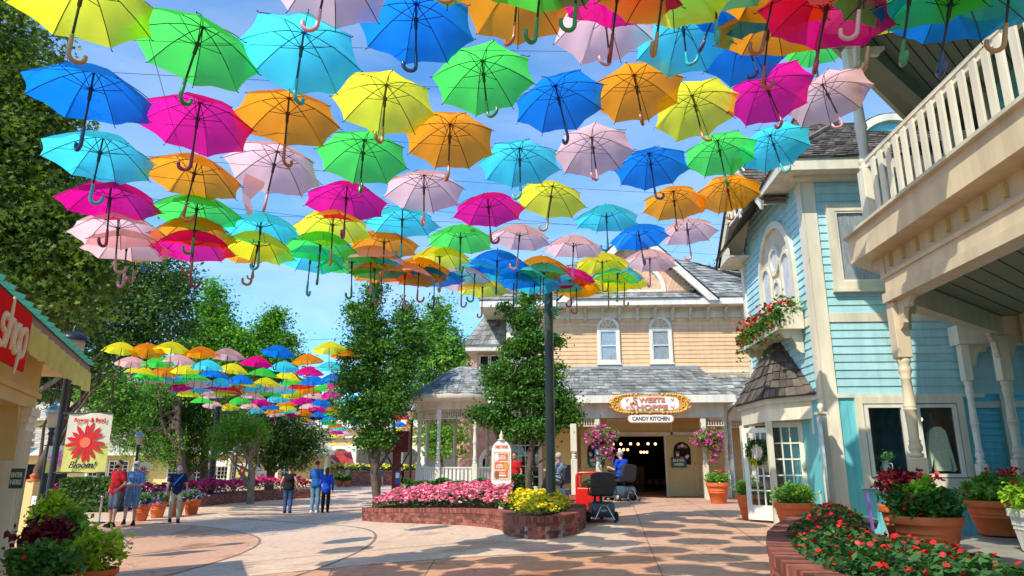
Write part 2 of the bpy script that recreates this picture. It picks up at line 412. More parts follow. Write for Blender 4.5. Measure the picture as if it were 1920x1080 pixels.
M['signb'] = mat('sign_blue', (.03, .10, .36), rough=.4)
M['lampglass'] = mat('lamp_glass', (.66, .56, .40), rough=.35, var=.1, transl=.4)
M['yel_wall'] = mat('yellow_wall', (.72, .52, .20), rough=.6, var=.08, scale=1.5, attr=.05)
M['bannert'] = mat('banner_tan', (.74, .70, .52), rough=.7, var=.05, transl=.25)
M['bannerg'] = mat('banner_lime', (.68, .66, .16), rough=.7, var=.12, scale=4, transl=.25)
M['petal_r'] = mat('petal_red', (.52, .004, .004), rough=.5, var=.2, scale=14)
M['petal_m'] = mat('petal_magenta', (.75, .09, .45), rough=.5, var=.2, scale=14)
M['bark'] = mat('bark', (.16, .11, .075), (.07, .05, .035), rough=.95, scale=6, bump=.8, bscale=25, stretch=(3, 3, .7))
M['barkp'] = mat('pale_bark', (.30, .24, .17), (.15, .12, .09), rough=.95, scale=5, bump=.8, bscale=25, stretch=(3, 3, .7))
def leafm(n, c, c2, tr=.35, at_=.62, rough=.5, tc=(1.2, 1.25, .5)): return mat(n, c, c2, rough=rough, spec=.25, scale=1.3, attr=at_, transl=tr, tc=tc)
M['lf_syc'] = leafm('leaf_sycamore', (0.171, 0.240, 0.034), (0.085, 0.147, 0.028))
M['lf_dark'] = leafm('leaf_dark', (0.101, 0.194, 0.046), (0.054, 0.124, 0.034))
M['lf_holly'] = leafm('leaf_holly', (.12, .27, .04), (.055, .16, .028), rough=.42)
M['lf_cyp'] = leafm('leaf_cypress', (0.186, 0.419, 0.039), (0.093, 0.264, 0.031), tr=.45)
M['lf_cypd'] = leafm('leaf_cypress_dark', (.085, .20, .025), (.04, .12, .018), tr=.4)
M['lf_bright'] = leafm('leaf_bright', (0.232, 0.465, 0.078), (0.132, 0.310, 0.054), tr=.42)
M['lf_hedge'] = leafm('leaf_hedge', (0.093, 0.248, 0.039), (0.046, 0.155, 0.028))
M['lf_bed'] = leafm('leaf_bed', (0.062, 0.171, 0.046), (0.031, 0.093, 0.028))
M['lf_lime'] = leafm('leaf_lime', (0.434, 0.600, 0.046), (0.248, 0.496, 0.031), tr=.4)
M['lf_coleus'] = leafm('leaf_coleus', (0.217, 0.019, 0.039), (0.078, 0.009, 0.019), tr=.2)
M['far_wood'] = leafm('leaf_far', (0.109, 0.202, 0.062), (0.070, 0.139, 0.046))
def flm(n, c, tr=.25): return mat(n, c, rough=.5, var=.12, scale=6, attr=.22, transl=tr)
M['fl_pink'] = flm('flower_pink', (.85, .16, .26)); M['fl_lpink'] = flm('flower_light_pink', (.90, .42, .48))
M['fl_yel'] = flm('flower_yellow', (.88, .72, .02)); M['fl_red'] = flm('flower_red', (.75, .015, .02))
M['fl_mag'] = flm('flower_magenta', (.75, .03, .22)); M['fl_purp'] = flm('flower_purple', (.30, .16, .50)); M['fl_or'] = flm('flower_orange', (.88, .28, .02))
M['fl_fuch'] = flm('flower_fuchsia', (.80, .12, .42))
M['vinyl'] = mat('black_vinyl', (.028, .03, .033), rough=.42, var=.2, scale=8, bump=.15, bscale=80)
M['vinylg'] = mat('grey_vinyl', (.12, .115, .11), rough=.5, var=.1)
M['scoot'] = mat('slate_blue_plastic', (.05, .085, .11), rough=.3, coat=.3, var=.1)
M['scootl'] = mat('light_blue_plastic', (.22, .34, .42), rough=.3, var=.1)
M['skin'] = mat('skin', (.55, .30, .20), rough=.5, var=.06, transl=0); M['skin2'] = mat('skin_tan', (.42, .21, .13), rough=.5, var=.06)
def cloth(n, c, c2=None, **k): return mat(n, c, c2, rough=.85, spec=.2, var=.14, scale=k.pop('scale', 7), bump=.35, bscale=18, **k)
M['c_red'] = cloth('red_cotton', (.42, .012, .015)); M['c_navy'] = cloth('navy_cotton', (.012, .022, .065)); M['c_khaki'] = cloth('khaki', (.50, .40, .25))
M['c_gray'] = cloth('grey_cotton', (.10, .12, .15)); M['c_black'] = cloth('black_cotton', (.012, .012, .014)); M['c_jean'] = cloth('denim', (.05, .10, .20), (.03, .06, .13))
M['c_jeanl'] = cloth('light_denim', (.14, .24, .33)); M['c_blue'] = cloth('blue_cotton', (.02, .10, .30)); M['c_royal'] = cloth('royal_blue', (.015, .07, .52)); M['c_white'] = cloth('white_cotton', (.72, .73, .75))
M['c_print'] = cloth('printed_blue', (.40, .45, .55), (.05, .07, .14), scale=22)
M['c_mask'] = cloth('mask_blue', (.35, .50, .66)); M['c_sash'] = cloth('bright_blue_lanyard', (.02, .28, .75))
M['hair_b'] = mat('brown_hair', (.045, .025, .015), rough=.5, var=.3, scale=20); M['hair_g'] = mat('grey_hair', (.42, .40, .38), rough=.6, var=.2, scale=20)
def plaid():
    m = mat('plaid_cotton', (.10, .22, .46), rough=.85); nt = m.node_tree; N = nt.nodes; L = nt.links; p = N['Principled BSDF']
    tc = N.new('ShaderNodeTexCoord')
    out = None
    for ax, sc in (('X', 13), ('Z', 13), ('Z', 26)):
        w = N.new('ShaderNodeTexWave'); w.bands_direction = ax; w.inputs['Scale'].default_value = sc/3.14; w.inputs['Distortion'].default_value = .3; L.new(tc.outputs['Object'], w.inputs['Vector'])
        r = N.new('ShaderNodeMath'); r.operation = 'GREATER_THAN'; r.inputs[1].default_value = .62; L.new(w.outputs['Fac'], r.inputs[0])
        if out is None: out = r.outputs[0]
        else:
            a = N.new('ShaderNodeMath'); a.operation = 'ADD'; L.new(out, a.inputs[0]); L.new(r.outputs[0], a.inputs[1]); out = a.outputs[0]
    rp = N.new('ShaderNodeValToRGB'); rp.color_ramp.interpolation = 'CONSTANT'
    e = rp.color_ramp.elements; e[0].color = (.10, .25, .52, 1); e[1].position = .3; e[1].color = (.05, .14, .34, 1)
    x = e.new(.6); x.color = (.20, .34, .55, 1); d = N.new('ShaderNodeMath'); d.operation = 'DIVIDE'; d.inputs[1].default_value = 3; L.new(out, d.inputs[0]); L.new(d.outputs[0], rp.inputs[0]); L.new(rp.outputs[0], p.inputs['Base Color'])
    return m
M['c_plaid'] = plaid()
UC = {'yellow': (.96, .90, .03), 'green': (.09, .84, .10), 'blue': (.006, .26, .92), 'cyan': (.07, .76, .90), 'magenta': (.92, .004, .30),
      'orange': (.99, .33, .006), 'pink': (.98, .58, .58), 'red': (.92, .02, .07)}
HC = {'yellow': (.38, .20, .07), 'green': (.03, .22, .06), 'blue': (.012, .045, .13), 'cyan': (.03, .33, .34), 'magenta': (.22, .015, .04), 'orange': (.34, .12, .04), 'pink': (.55, .25, .26), 'red': (.2, .02, .03)}
def fabric(n, c):
    m = mat('fabric_'+n, c, rough=.6, spec=.25, var=.06, scale=5, transl=.74, bump=.25, bscale=9)
    nt = m.node_tree; N = nt.nodes; L = nt.links; oi = N.new('ShaderNodeObjectInfo'); mr = N.new('ShaderNodeMapRange'); mr.inputs['To Min'].default_value = .88; mr.inputs['To Max'].default_value = 1.12; L.new(oi.outputs['Random'], mr.inputs['Value'])
    mxs = [x for x in N if x.type == 'MIX_SHADER'][0]; tb = N.new('ShaderNodeBsdfTransparent'); tb.inputs[0].default_value = (*[x**.25 for x in c], 1); m2 = N.new('ShaderNodeMixShader'); m2.inputs[0].default_value = .09
    L.new(mxs.outputs[0], m2.inputs[1]); L.new(tb.outputs[0], m2.inputs[2]); L.new(m2.outputs[0], N['Material Output'].inputs['Surface'])
    rp = [x for x in N if x.type == 'VALTORGB'][0]; vm = N.new('ShaderNodeVectorMath'); vm.operation = 'SCALE'; L.new(rp.outputs['Color'], vm.inputs[0]); L.new(mr.outputs[0], vm.inputs['Scale'])
    for l in list(rp.outputs['Color'].links):
        if l.to_node != vm: ts = l.to_socket; L.remove(l); L.new(vm.outputs[0], ts)
    return m
UM = {k: fabric(k, c) for k, c in UC.items()}
UH = {k: mat('handle_'+k, c, rough=.3, var=.15, scale=12, coat=.4) for k, c in HC.items()}
def ground_mat():
    m = bpy.data.materials.new('plaza_concrete'); m.use_nodes = True; nt = m.node_tree; N = nt.nodes; L = nt.links; p = N['Principled BSDF']
    geo = N.new('ShaderNodeNewGeometry'); pos = geo.outputs['Position']
    def noise(sc, det=5):
        n = N.new('ShaderNodeTexNoise'); n.inputs['Scale'].default_value = sc; n.inputs['Detail'].default_value = det; L.new(pos, n.inputs['Vector']); return n.outputs['Fac']
    def ramp(f, c0, c1, a=.35, b=.65):
        r = N.new('ShaderNodeValToRGB'); L.new(f, r.inputs['Fac']); e = r.color_ramp.elements; e[0].position = a; e[1].position = b; e[0].color = (*c0, 1); e[1].color = (*c1, 1); return r.outputs['Color']
    def mix(f, a, b, mode='MIX'):
        x = N.new('ShaderNodeMix'); x.data_type = 'RGBA'; x.blend_type = mode
        if hasattr(f, 'name'): L.new(f, x.inputs['Factor'])
        else: x.inputs['Factor'].default_value = f
        for i, v in ((6, a), (7, b)):
            if hasattr(v, 'name'): L.new(v, x.inputs[i])
            else: x.inputs[i].default_value = (*v, 1)
        return x.outputs[2]
    base = ramp(noise(.35), (.62, .42, .29), (.70, .50, .36))
    fine = ramp(noise(9), (.86, .86, .86), (1.08, 1.08, 1.08)); c = mix(1, base, fine, 'MULTIPLY')
    st = ramp(noise(.55, 8), (0, 0, 0), (1, 1, 1), .58, .70); c = mix(st, c, mix(1, c, (.74, .58, .44), 'MULTIPLY'))
    sp = ramp(noise(90, 2), (.8, .8, .8), (1.1, 1.1, 1.1), .3, .7); c = mix(.6, c, mix(1, c, sp, 'MULTIPLY'))
    an = N.new('ShaderNodeAttribute'); an.attribute_name = 'var'
    c = mix(an.outputs['Fac'], c, mix(1, c, (.86, .62, .50), 'MULTIPLY'))
    L.new(c, p.inputs['Base Color'])
    rr = N.new('ShaderNodeMapRange'); rr.inputs['To Min'].default_value = .75; rr.inputs['To Max'].default_value = .38; L.new(st, rr.inputs['Value']); L.new(rr.outputs[0], p.inputs['Roughness'])
    vo = N.new('ShaderNodeTexVoronoi'); vo.feature = 'DISTANCE_TO_EDGE'; vo.inputs['Scale'].default_value = .33
    wn = N.new('ShaderNodeTexNoise'); wn.inputs['Scale'].default_value = 1.6; wn.inputs['Detail'].default_value = 6; L.new(pos, wn.inputs['Vector'])
    wa = N.new('ShaderNodeVectorMath'); wa.operation = 'MULTIPLY_ADD'; L.new(wn.outputs['Color'], wa.inputs[0]); wa.inputs[1].default_value = (.9, .9, 0); L.new(pos, wa.inputs[2]); L.new(wa.outputs[0], vo.inputs['Vector'])
    cr = ramp(vo.outputs['Distance'], (.55, .5, .45), (1, 1, 1), .0, .006)
    c2 = mix(1, c, cr, 'MULTIPLY'); L.new(c2, p.inputs['Base Color'])
    b = N.new('ShaderNodeBump'); b.inputs['Strength'].default_value = .25; b.inputs['Distance'].default_value = .006; L.new(noise(60), b.inputs['Height']); L.new(b.outputs[0], p.inputs['Normal'])
    return m
M['ground'] = ground_mat()
M['joint'] = mat('paving_joint', (.22, .15, .11), rough=.9, var=.3, scale=6)
M['lawn'] = mat('far_ground', (.10, .12, .05), rough=1, var=.3, scale=.5)
# ------------------------------------------------------------- camera, world, sun
cam = bpy.data.cameras.new('camera'); co = bpy.data.objects.new('camera', cam); COL.objects.link(co); scene.camera = co
cam.sensor_width = 36; cam.lens = FPX*36/1920; cam.clip_end = 3000; cam.clip_start = .05
co.location = EYE; co.rotation_euler = (rad(90)+PIT, 0, YAW)
SUN = V((-2.5, -3.4, 4.6)).normalized()
w = bpy.data.worlds.new('World'); scene.world = w; w.use_nodes = True; nt = w.node_tree; N = nt.nodes; L = nt.links
bg = N['Background']; sky = N.new('ShaderNodeTexSky'); sky.sky_type = 'NISHITA'; sky.sun_disc = False
sky.sun_elevation = math.asin(SUN.z); sky.sun_rotation = math.atan2(SUN.x, SUN.y); sky.air_density = 1.0; sky.dust_density = .3; sky.ozone_density = 3.0
tc = N.new('ShaderNodeTexCoord'); mp = N.new('ShaderNodeMapping'); mp.inputs['Scale'].default_value = (1.0, 1.0, 3.2); mp.inputs['Rotation'].default_value = (0.1, .25, .3); L.new(tc.outputs['Generated'], mp.inputs['Vector'])
nz = N.new('ShaderNodeTexNoise'); nz.inputs['Scale'].default_value = 2.6; nz.inputs['Detail'].default_value = 9; nz.inputs['Roughness'].default_value = .6; nz.inputs['Distortion'].default_value = .5; L.new(mp.outputs[0], nz.inputs['Vector'])
rp = N.new('ShaderNodeValToRGB'); rp.color_ramp.elements[0].position = .38; rp.color_ramp.elements[1].position = .64; rp.color_ramp.elements[1].color = (.75, .75, .75, 1); L.new(nz.outputs['Fac'], rp.inputs[0])
sx = N.new('ShaderNodeSeparateXYZ'); L.new(tc.outputs['Generated'], sx.inputs[0])
hz = N.new('ShaderNodeMapRange'); hz.inputs['From Min'].default_value = .0; hz.inputs['From Max'].default_value = .42; hz.inputs['To Min'].default_value = 1.0; hz.inputs['To Max'].default_value = .34; L.new(sx.outputs['Z'], hz.inputs['Value'])
mu = N.new('ShaderNodeMath'); mu.operation = 'MULTIPLY'; L.new(rp.outputs[0], mu.inputs[0]); L.new(hz.outputs[0], mu.inputs[1])
tint = N.new('ShaderNodeMix'); tint.data_type = 'RGBA'; tint.blend_type = 'MULTIPLY'; tint.inputs['Factor'].default_value = 1; tint.inputs[7].default_value = (.86, 1.52, 1.95, 1); L.new(sky.outputs[0], tint.inputs[6])
mx = N.new('ShaderNodeMix'); mx.data_type = 'RGBA'; L.new(mu.outputs[0], mx.inputs['Factor']); L.new(tint.outputs[2], mx.inputs[6]); mx.inputs[7].default_value = (6.2, 6.9, 7.5, 1)
L.new(mx.outputs[2], bg.inputs['Color']); bg.inputs['Strength'].default_value = .15
sl = bpy.data.lights.new('sun', 'SUN'); sl.energy = 5.3; sl.angle = rad(.6); sl.color = (1.0, .93, .78)
so = bpy.data.objects.new('sun', sl); COL.objects.link(so); so.location = (-20, -20, 40); so.rotation_euler = SUN.to_track_quat('Z', 'Y').to_euler()
scene.view_settings.view_transform = 'Standard'; scene.view_settings.look = 'None'; scene.view_settings.exposure = 0; scene.view_settings.gamma = 1
scene.cycles.use_denoising = True; scene.cycles.max_bounces = 8; scene.cycles.transparent_max_bounces = 12
# ------------------------------------------------------------- ground
def pinkness(x, y):
    # pink field: near band with curved edges, tan elsewhere
    d = math.hypot(x+1.0, y-1.5)
    a = 1.0 if (d < 9.3 and x < 1.2) else 0.0
    d2 = math.hypot(x+16, y-12)
    if 7.5 < d2 < 10.2 and x < -4: a = .8
    if x >= 1.2: a = max(a, .6)
    return a
def ground():
    xs = sorted(set([round(-60+i*2.0, 3) for i in range(61)]+[round(-16+i*.25, 3) for i in range(101)]))
    ys = sorted(set([round(-12+i*2.0, 3) for i in range(51)]+[round(3+i*.25, 3) for i in range(110)]))
    vs = [(x, y, G(x, y)) for y in ys for x in xs]; n = len(xs); fs = []; va = []
    for j in range(len(ys)-1):
        for i in range(n-1):
            fs.append((j*n+i, j*n+i+1, (j+1)*n+i+1, (j+1)*n+i)); va.append(pinkness((xs[i]+xs[i+1])/2, (ys[j]+ys[j+1])/2))
    b = MB(); b.v = vs; b.f = fs; b.a = va; b.m = [0]*len(fs); b.sm = [True]*len(fs)
    tag(b.build('ground', M['ground']), kind='structure')
    b = MB(); zf = -.25
    b.add([(-1500, -1500, zf), (1500, -1500, zf), (1500, 1500, zf), (-1500, 1500, zf)], [(0, 1, 2, 3)])
    tag(b.build('terrain', M['lawn']), kind='structure')
ground()
def joint(b, pts, w=.035):
    P = [V(p) for p in pts]; L_ = []; 
    for i, p in enumerate(P):
        d = (P[min(i+1, len(P)-1)]-P[max(i-1, 0)]).normalized(); n = V((-d.y, d.x))
        for s in (-1, 1):
            q = p+n*(s*w/2); L_.append((q.x, q.y, G(q.x, q.y)+.006))
    b.add(L_, [(2*i, 2*i+1, 2*i+3, 2*i+2) for i in range(len(P)-1)])
jb = MB()
def arc(cx, cy, r, a0, a1, n=60): return [(cx+r*math.cos(rad(a0+(a1-a0)*i/n)), cy+r*math.sin(rad(a0+(a1-a0)*i/n))) for i in range(n+1)]
joint(jb, arc(-1, 1.5, 9.3, 76, 150)); joint(jb, arc(-1, 1.5, 11.2, 92, 152), .025)
for r in (5.2, 7.5, 10.2, 12.6): joint(jb, arc(-16, 12, r, -60, 75), .05)
for a in range(95, 152, 9): joint(jb, [(-1+r*math.cos(rad(a)), 1.5+r*math.sin(rad(a))) for r in np.arange(4, 9.31, .25)], .015)
for x in np.arange(1.2, 7, 1.7): joint(jb, [(x+.15*(y-9)*.5, y) for y in np.arange(4, 24, .5)], .015)
for y in np.arange(6, 23, 1.7): joint(jb, [(x, y+.02*x) for x in np.arange(1.2, 5.2, .5)], .015)
for k in range(7): joint(jb, [(-14+k*2.2+.25*t, 15+.8*t+k*.4) for t in np.arange(0, 16, .5)], .015)
tag(jb.build('paving_joints', M['joint']), kind='structure')
# ------------------------------------------------------------- people
def remeshed(b, name, m, parent, vox=.014, it=4, local=True):
    me = b.mesh(name+'_src', m)
    o = bpy.data.objects.new(name, me); COL.objects.link(o)
    r = o.modifiers.new('r', 'REMESH'); r.mode = 'VOXEL'; r.voxel_size = vox; r.use_smooth_shade = True
    s = o.modifiers.new('s', 'SMOOTH'); s.factor = .5; s.iterations = it
    dg = bpy.context.evaluated_depsgraph_get(); dg.update()
    new = bpy.data.meshes.new_from_object(o.evaluated_get(dg)); o.modifiers.clear(); o.data = new; new.name = name
    if not new.materials: new.materials.append(m)
    o.parent = parent; bpy.data.meshes.remove(me); return o
def person(label, loc, face, J=None, skin='skin', top=None, bottom=None, shoes='c_black', hair='hair_b', longhair=False, cap=None, mask=None, sleeves=.5, shorts=False, H=1.75, girth=1.0, tank=False, group=None, tuck=False, coarse=1.0, long_top=0, extra=None, bun=False):
    """local frame: x to the person's left... faces +y; joints in metres for a 1.75 m adult"""
    t = thing('person', label, 'person', loc, rad(face), group); s = H/1.75; t.scale = (s, s, s)
    D = dict(pel=(0, 0, .95), che=(0, 0, 1.27), nek=(0, .0, 1.46), hed=(0, .03, 1.63),
             sl=(-.18, 0, 1.41), el=(-.24, -.02, 1.13), wl=(-.25, .07, .88), sr=(.18, 0, 1.41), er=(.24, -.02, 1.13), wr=(.25, .07, .88),
             hl=(-.09, 0, .93), kl=(-.1, .03, .50), al=(-.1, -.01, .09), hr=(.09, 0, .93), kr=(.1, .03, .50), ar=(.1, -.01, .09))
    if J: D.update(J)
    D = {k: V(v) for k, v in D.items()}; g = girth
    vx = .012*coarse
    # body: one continuous surface
    b = MB()
    def torso(b, o=0.0, z_lo=None):
        p, c, n = D['pel'], D['che'], D['nek']
        b.ell(p+V((0, -.01, -.02)), .165*g+o, .125*g+o, .13+o*.5); b.ell(p.lerp(c, .4)+V((0, .02*g, 0)), .145*g*1.02+o, .115*g*1.05+o, .17+o*.5)
        b.ell(c, .175*(.6+.4*g)+o, .115*g+o, .17+o*.5); b.ell(c.lerp(n, .55), .16+o, .085*g+o, .075+o*.5)
        for q in ('sl', 'sr'): b.caps(c.lerp(n, .65), D[q], .07+o, .06+o)
    torso(b)
    b.caps(D['che'].lerp(D['nek'], .8), D['nek'].lerp(D['hed'], .4), .058, .052)
    h = D['hed']
    b.ell(h+V((0, -.005, .02)), .076, .095, .105, n=12); b.ell(h+V((0, .03, -.055)), .055, .06, .06)
    b.ell(h+V((0, .1, -.005)), .013, .022, .022, n=6); b.ell(h+V((0, .087, -.05)), .026, .014, .012, n=6)
    for q in (-1, 1): b.ell(h+V((q*.078, -.005, -.005)), .012, .02, .03, n=6); b.ell(h+V((q*.03, .083, .03)), .018, .01, .008, n=6)
    for q in 'lr':
        sg = -1 if q == 'l' else 1
        b.caps(D['s'+q], D['e'+q], .052*(.7+.3*g), .040); b.caps(D['e'+q], D['w'+q], .040, .026)
        w_ = D['w'+q]; d = (w_-D['e'+q]).normalized(); side = V((0, 1, 0)); side = (side-d*side.dot(d)).normalized(); nn = d.cross(side)
        pc = w_+d*.055; b.caps(w_, pc+d*.02, .026, .032); b.caps(pc-side*.02, pc+side*.02, .02, .02)
        for k, L_ in zip(range(4), (.07, .08, .075, .058)):
            r0 = pc+d*.03+side*(.03-.02*k); m_ = r0+d*L_*.5+nn*sg*.004; b.caps(r0, m_, .0105, .0095, n=6); b.caps(m_, m_+d*L_*.42-nn*sg*.018, .0095, .008, n=6)
        tb = w_+d*.03+side*.03; b.caps(tb, tb+d*.035+side*.028, .012, .0105, n=6); b.caps(tb+d*.035+side*.028, tb+d*.065+side*.03, .0105, .009, n=6)
        b.caps(D['h'+q], D['k'+q], .085*g, .055); b.caps(D['k'+q], D['a'+q], .054, .036); b.ell(D['k'+q].lerp(D['a'+q], .3)+V((0, -.018, 0)), .05, .05, .1)
        b.caps(D['a'+q], D['a'+q]+V((0, .12, -.05)), .035, .03)
    remeshed(b, 'body', M[skin], t, vx)
    # top
    if top:
        b = MB(); torso(b, .018)
        if not tuck: b.ell(D['pel']+V((0, 0, .02-long_top*.5)), .178*g, .142*g, .15+long_top)
        if tank: pass
        else:
            for q in 'lr':
                e = D['s'+q].lerp(D['e'+q], min(1, sleeves*1.0) if sleeves <= 1 else 1); b.caps(D['s'+q], e, .068*(.7+.3*g), .062)
                if sleeves > 1: b.caps(D['e'+q], D['e'+q].lerp(D['w'+q], sleeves-1), .056, .042)
        remeshed(b, 'shirt', M[top], t, vx*1.1)
    if bottom:
        b = MB(); b.ell(D['pel']+V((0, -.01, -.03)), .172*g, .135*g, .13)
        for q in 'lr':
            if shorts:
                k = D['h'+q].lerp(D['k'+q], .95); b.caps(D['h'+q], k, .098*g, .088)
            else: b.caps(D['h'+q], D['k'+q], .096*g, .082); b.caps(D['k'+q], D['a'+q]+V((0, 0, .0)), .082, .062)
        remeshed(b, 'shorts' if shorts else 'trousers', M[bottom], t, vx*1.1)
    for q in 'lr':
        b = MB(); a = D['a'+q]; b.caps(a+V((0, -.03, -.035)), a+V((0, .15, -.045)), .045, .040); b.caps(a+V((0, .04, -.02)), a+V((0, 0, .03)), .042, .04)
        b.box(a.x-.045, a.x+.045, a.y-.07, a.y+.19, a.z-.088, a.z-.06)
        remeshed(b, 'shoe', M[shoes], t, .012, 3)
    b = MB()
    if hair:
        b.ell(h+V((0, -.022, .045)), .083, .095, .095)
        if longhair:
            b.ell(h+V((0, -.06, -.04)), .085, .06, .14); b.ell(h+V((0, -.075, -.17)), .08, .045, .13)
        if bun: b.ell(h+V((0, -.1, .1)), .04)
        remeshed(b, 'hair', M[hair], t, .013, 3)
    if cap:
        b = MB(); b.lathe([(.092, 0), (.094, .03), (.085, .07), (.055, .1), (.001, .11)], h+V((0, -.01, .045)), n=14, sy=1.12)
        b.ell(h+V((0, .12, .05)), .068, .07, .009)
        remeshed(b, 'cap', M[cap], t, .012, 2)
    if mask:
        b = MB(); b.ell(h+V((0, .055, -.04)), .062, .058, .052); remeshed(b, 'face_mask', M[mask], t, .012, 2)
    if extra: extra(t, D)
    for q in (-1, 1):
        b = MB(); b.ell(h+V((q*.03, .088, .018)), .009, .006, .006, n=6); b.build('eye', M['c_black'], t, local=True)
    return t
walkL = dict(kl=(-.1, .12, .52), al=(-.1, .16, .10), kr=(.1, .02, .50), ar=(.1, -.14, .11))
p = atg(210, 988)
person('man in red shirt and dark grey shorts walking beside a man in plaid', p, 180-15, top='c_red', bottom='c_gray', shorts=True, cap=None, mask='c_black', H=1.83, girth=1.18, hair='hair_b', sleeves=.65,
       J=dict(wl=(-.3, .25, 1.0), el=(-.27, .0, 1.13), er=(.25, -.08, 1.13), wr=(.27, .02, .9), kl=(-.11, .08, .52), al=(-.12, .1, .09)))
p = atg(242, 985)
def lanyard(t, D):
    b = MB(); b.tube([(-.12, .13, 1.43), (0, .15, 1.3), (.13, .15, 1.12)], .022, n=6); b.build('lanyard', M['c_sash'], t, local=True)
person('man in blue plaid shirt, grey cap and denim shorts with folded arms', p, 180+20, top='c_plaid', bottom='c_jeanl', shorts=True, cap='c_gray', mask='c_mask', H=1.80, girth=1.15, hair='hair_g', sleeves=.85,
       J=dict(er=(.25, .03, 1.12), wr=(-.02, .2, 1.12), el=(-.25, .03, 1.12), wl=(.03, .22, 1.08), kr=(.1, .14, .53), ar=(.1, .2, .13)))
p = atg(325, 980)
person('woman in navy polo and khaki trousers walking, wearing a pale mask', p, 180+35, top='c_navy', bottom='c_khaki', mask='c_mask', H=1.72, girth=1.02, hair='hair_b', tuck=True, sleeves=.6, extra=lanyard, bun=True,
       J=dict(el=(-.27, -.06, 1.15), wl=(-.3, .02, .92), er=(.27, .05, 1.14), wr=(.3, .18, .95), **walkL))
p = atg(538, 962)
person('woman in black tank top and blue jeans walking away', p, 5, top='c_black', bottom='c_jean', H=1.66, girth=1.25, tank=True, hair='hair_b', longhair=False, bun=True, shoes='c_black', J=dict(er=(.3, -.02, 1.14), wr=(.34, .08, .93), el=(-.3, -.02, 1.14), wl=(-.34, .1, .93)))
p = atg(589, 961)
person('tall man in dark blue shirt and faded jeans, seen from behind', p, -8, top='c_blue', bottom='c_jeanl', H=1.85, girth=1.12, hair='hair_b', cap='c_gray', shoes='c_white', sleeves=.9, J=dict(el=(-.24, .05, 1.15), wl=(-.12, .28, 1.2)))
p = atg(609, 961)
person('woman in bright royal blue jacket and black trousers, seen from behind', p, 10, top='c_royal', bottom='c_black', H=1.60, girth=1.0, longhair=True, shoes='c_black', sleeves=1.9, long_top=.08)
sit = dict(pel=(0, 0, .62), che=(0, .0, .94), nek=(0, .02, 1.13), hed=(0, .05, 1.30), sl=(-.18, 0, 1.08), sr=(.18, 0, 1.08), el=(-.23, .08, .84), er=(.23, .08, .84), wl=(-.18, .32, .9), wr=(.18, .32, .9),
           hl=(-.09, .02, .60), kl=(-.1, .42, .62), al=(-.1, .46, .26), hr=(.09, .02, .60), kr=(.1, .42, .62), ar=(.1, .46, .26))
# ------------------------------------------------------------- mobility scooters
def scooter(label, loc, face, group):
    t = thing('mobility_scooter', label, 'scooter', loc, rad(face), group)
    def pt(n, m, f, par=t): b = MB(); f(b); return b.build(n, M[m], par, local=True)
    def body(b):
        b.prism([(-.0, 0), (0, 0)], 0, 0) if 0 else None
        old = b.xf; b.xf = Matrix.Rotation(rad(90), 4, 'Z')
        # side profile in (x=forward,z)
        prof = [(-.30, .20), (-.33, .30), (-.30, .42), (-.18, .47), (.10, .46), (.16, .30), (.22, .17), (.62, .16), (.68, .22), (.76, .24), (.78, .12), (.60, .10), (-.2, .10)]
        b.prism(prof, -.24, .24); b.xf = old
    o = pt('body', 'scoot', body)
    bv = o.modifiers.new('bevel', 'BEVEL'); bv.width = .035; bv.segments = 3
    pt('floor_mat', 'rubber', lambda b: b.box(-.2, .2, .24, .6, .168, .178))
    pt('badge', 'scootl', lambda b: b.ell((0, -.325, .27), .07, .014, .03))
    for x in (-.29, .29):
        w_ = pt('wheel', 'rubber', lambda b: b_w(b, x, -.12, .12, .12, .075)); pt('rim', 'galv', lambda b: b_rim(b, x, -.12, .12, .07, .08), w_)
    for x in (-.14, .14):
        w_ = pt('wheel', 'rubber', lambda b: b_w(b, x, .62, .11, .11, .06)); pt('rim', 'galv', lambda b: b_rim(b, x, .62, .11, .06, .065), w_)
    pt('seat_post', 'black', lambda b: b.tube([(0, -.05, .44), (0, -.05, .60)], .035))
    o = pt('seat', 'vinyl', lambda b: b.box(-.25, .25, -.26, .2, .585, .685, bev=.04))
    def back(b):
        b.xf = Matrix.Translation((0, -.24, .66)) @ Matrix.Rotation(rad(10), 4, 'X')
        P = [(-.22, 0), (.22, 0), (.255, .06), (.25, .40), (.2, .47), (.08, .49), (-.08, .49), (-.2, .47), (-.25, .40), (-.255, .06)]
        b.prism(P, -.05, .05)
        b.xf = b.xf @ Matrix.Translation((0, -.055, 0)); b.tube([(-.2, 0, .14), (.2, 0, .14)], .012, n=5)
    o = pt('backrest', 'vinyl', back); bv = o.modifiers.new('bevel', 'BEVEL'); bv.width = .02; bv.segments = 3
    for x in (-.29, .29):
        pt('armrest', 'vinyl', lambda b: (b.box(x-.03, x+.03, -.2, .14, .84, .885, bev=.015), b.tube([(x, -.2, .86), (x, -.25, .66), (x*.8, -.2, .62)], .014)))
    pt('anti_tip_frame', 'chrome', lambda b: b.tube([(-.21, -.44, .06), (-.19, -.40, .10), (-.06, -.345, .38), (.06, -.345, .38), (.19, -.40, .10), (.21, -.44, .06)], .014))
    for x in (-.21, .21): pt('castor', 'black', lambda b: b.ell((x, -.44, .045), .02, .04, .04))
    pt('tiller', 'black', lambda b: b.tube([(0, .66, .2), (0, .60, .5), (0, .44, .88)], [.04, .03, .03]))
    pt('tiller_head', 'scoot', lambda b: b.box(-.13, .13, .36, .48, .86, .95, bev=.03))
    pt('handlebar', 'rubber', lambda b: b.tube([(-.24, .3, .92), (-.2, .38, .95), (0, .42, .93), (.2, .38, .95), (.24, .3, .92)], .015))
    return t
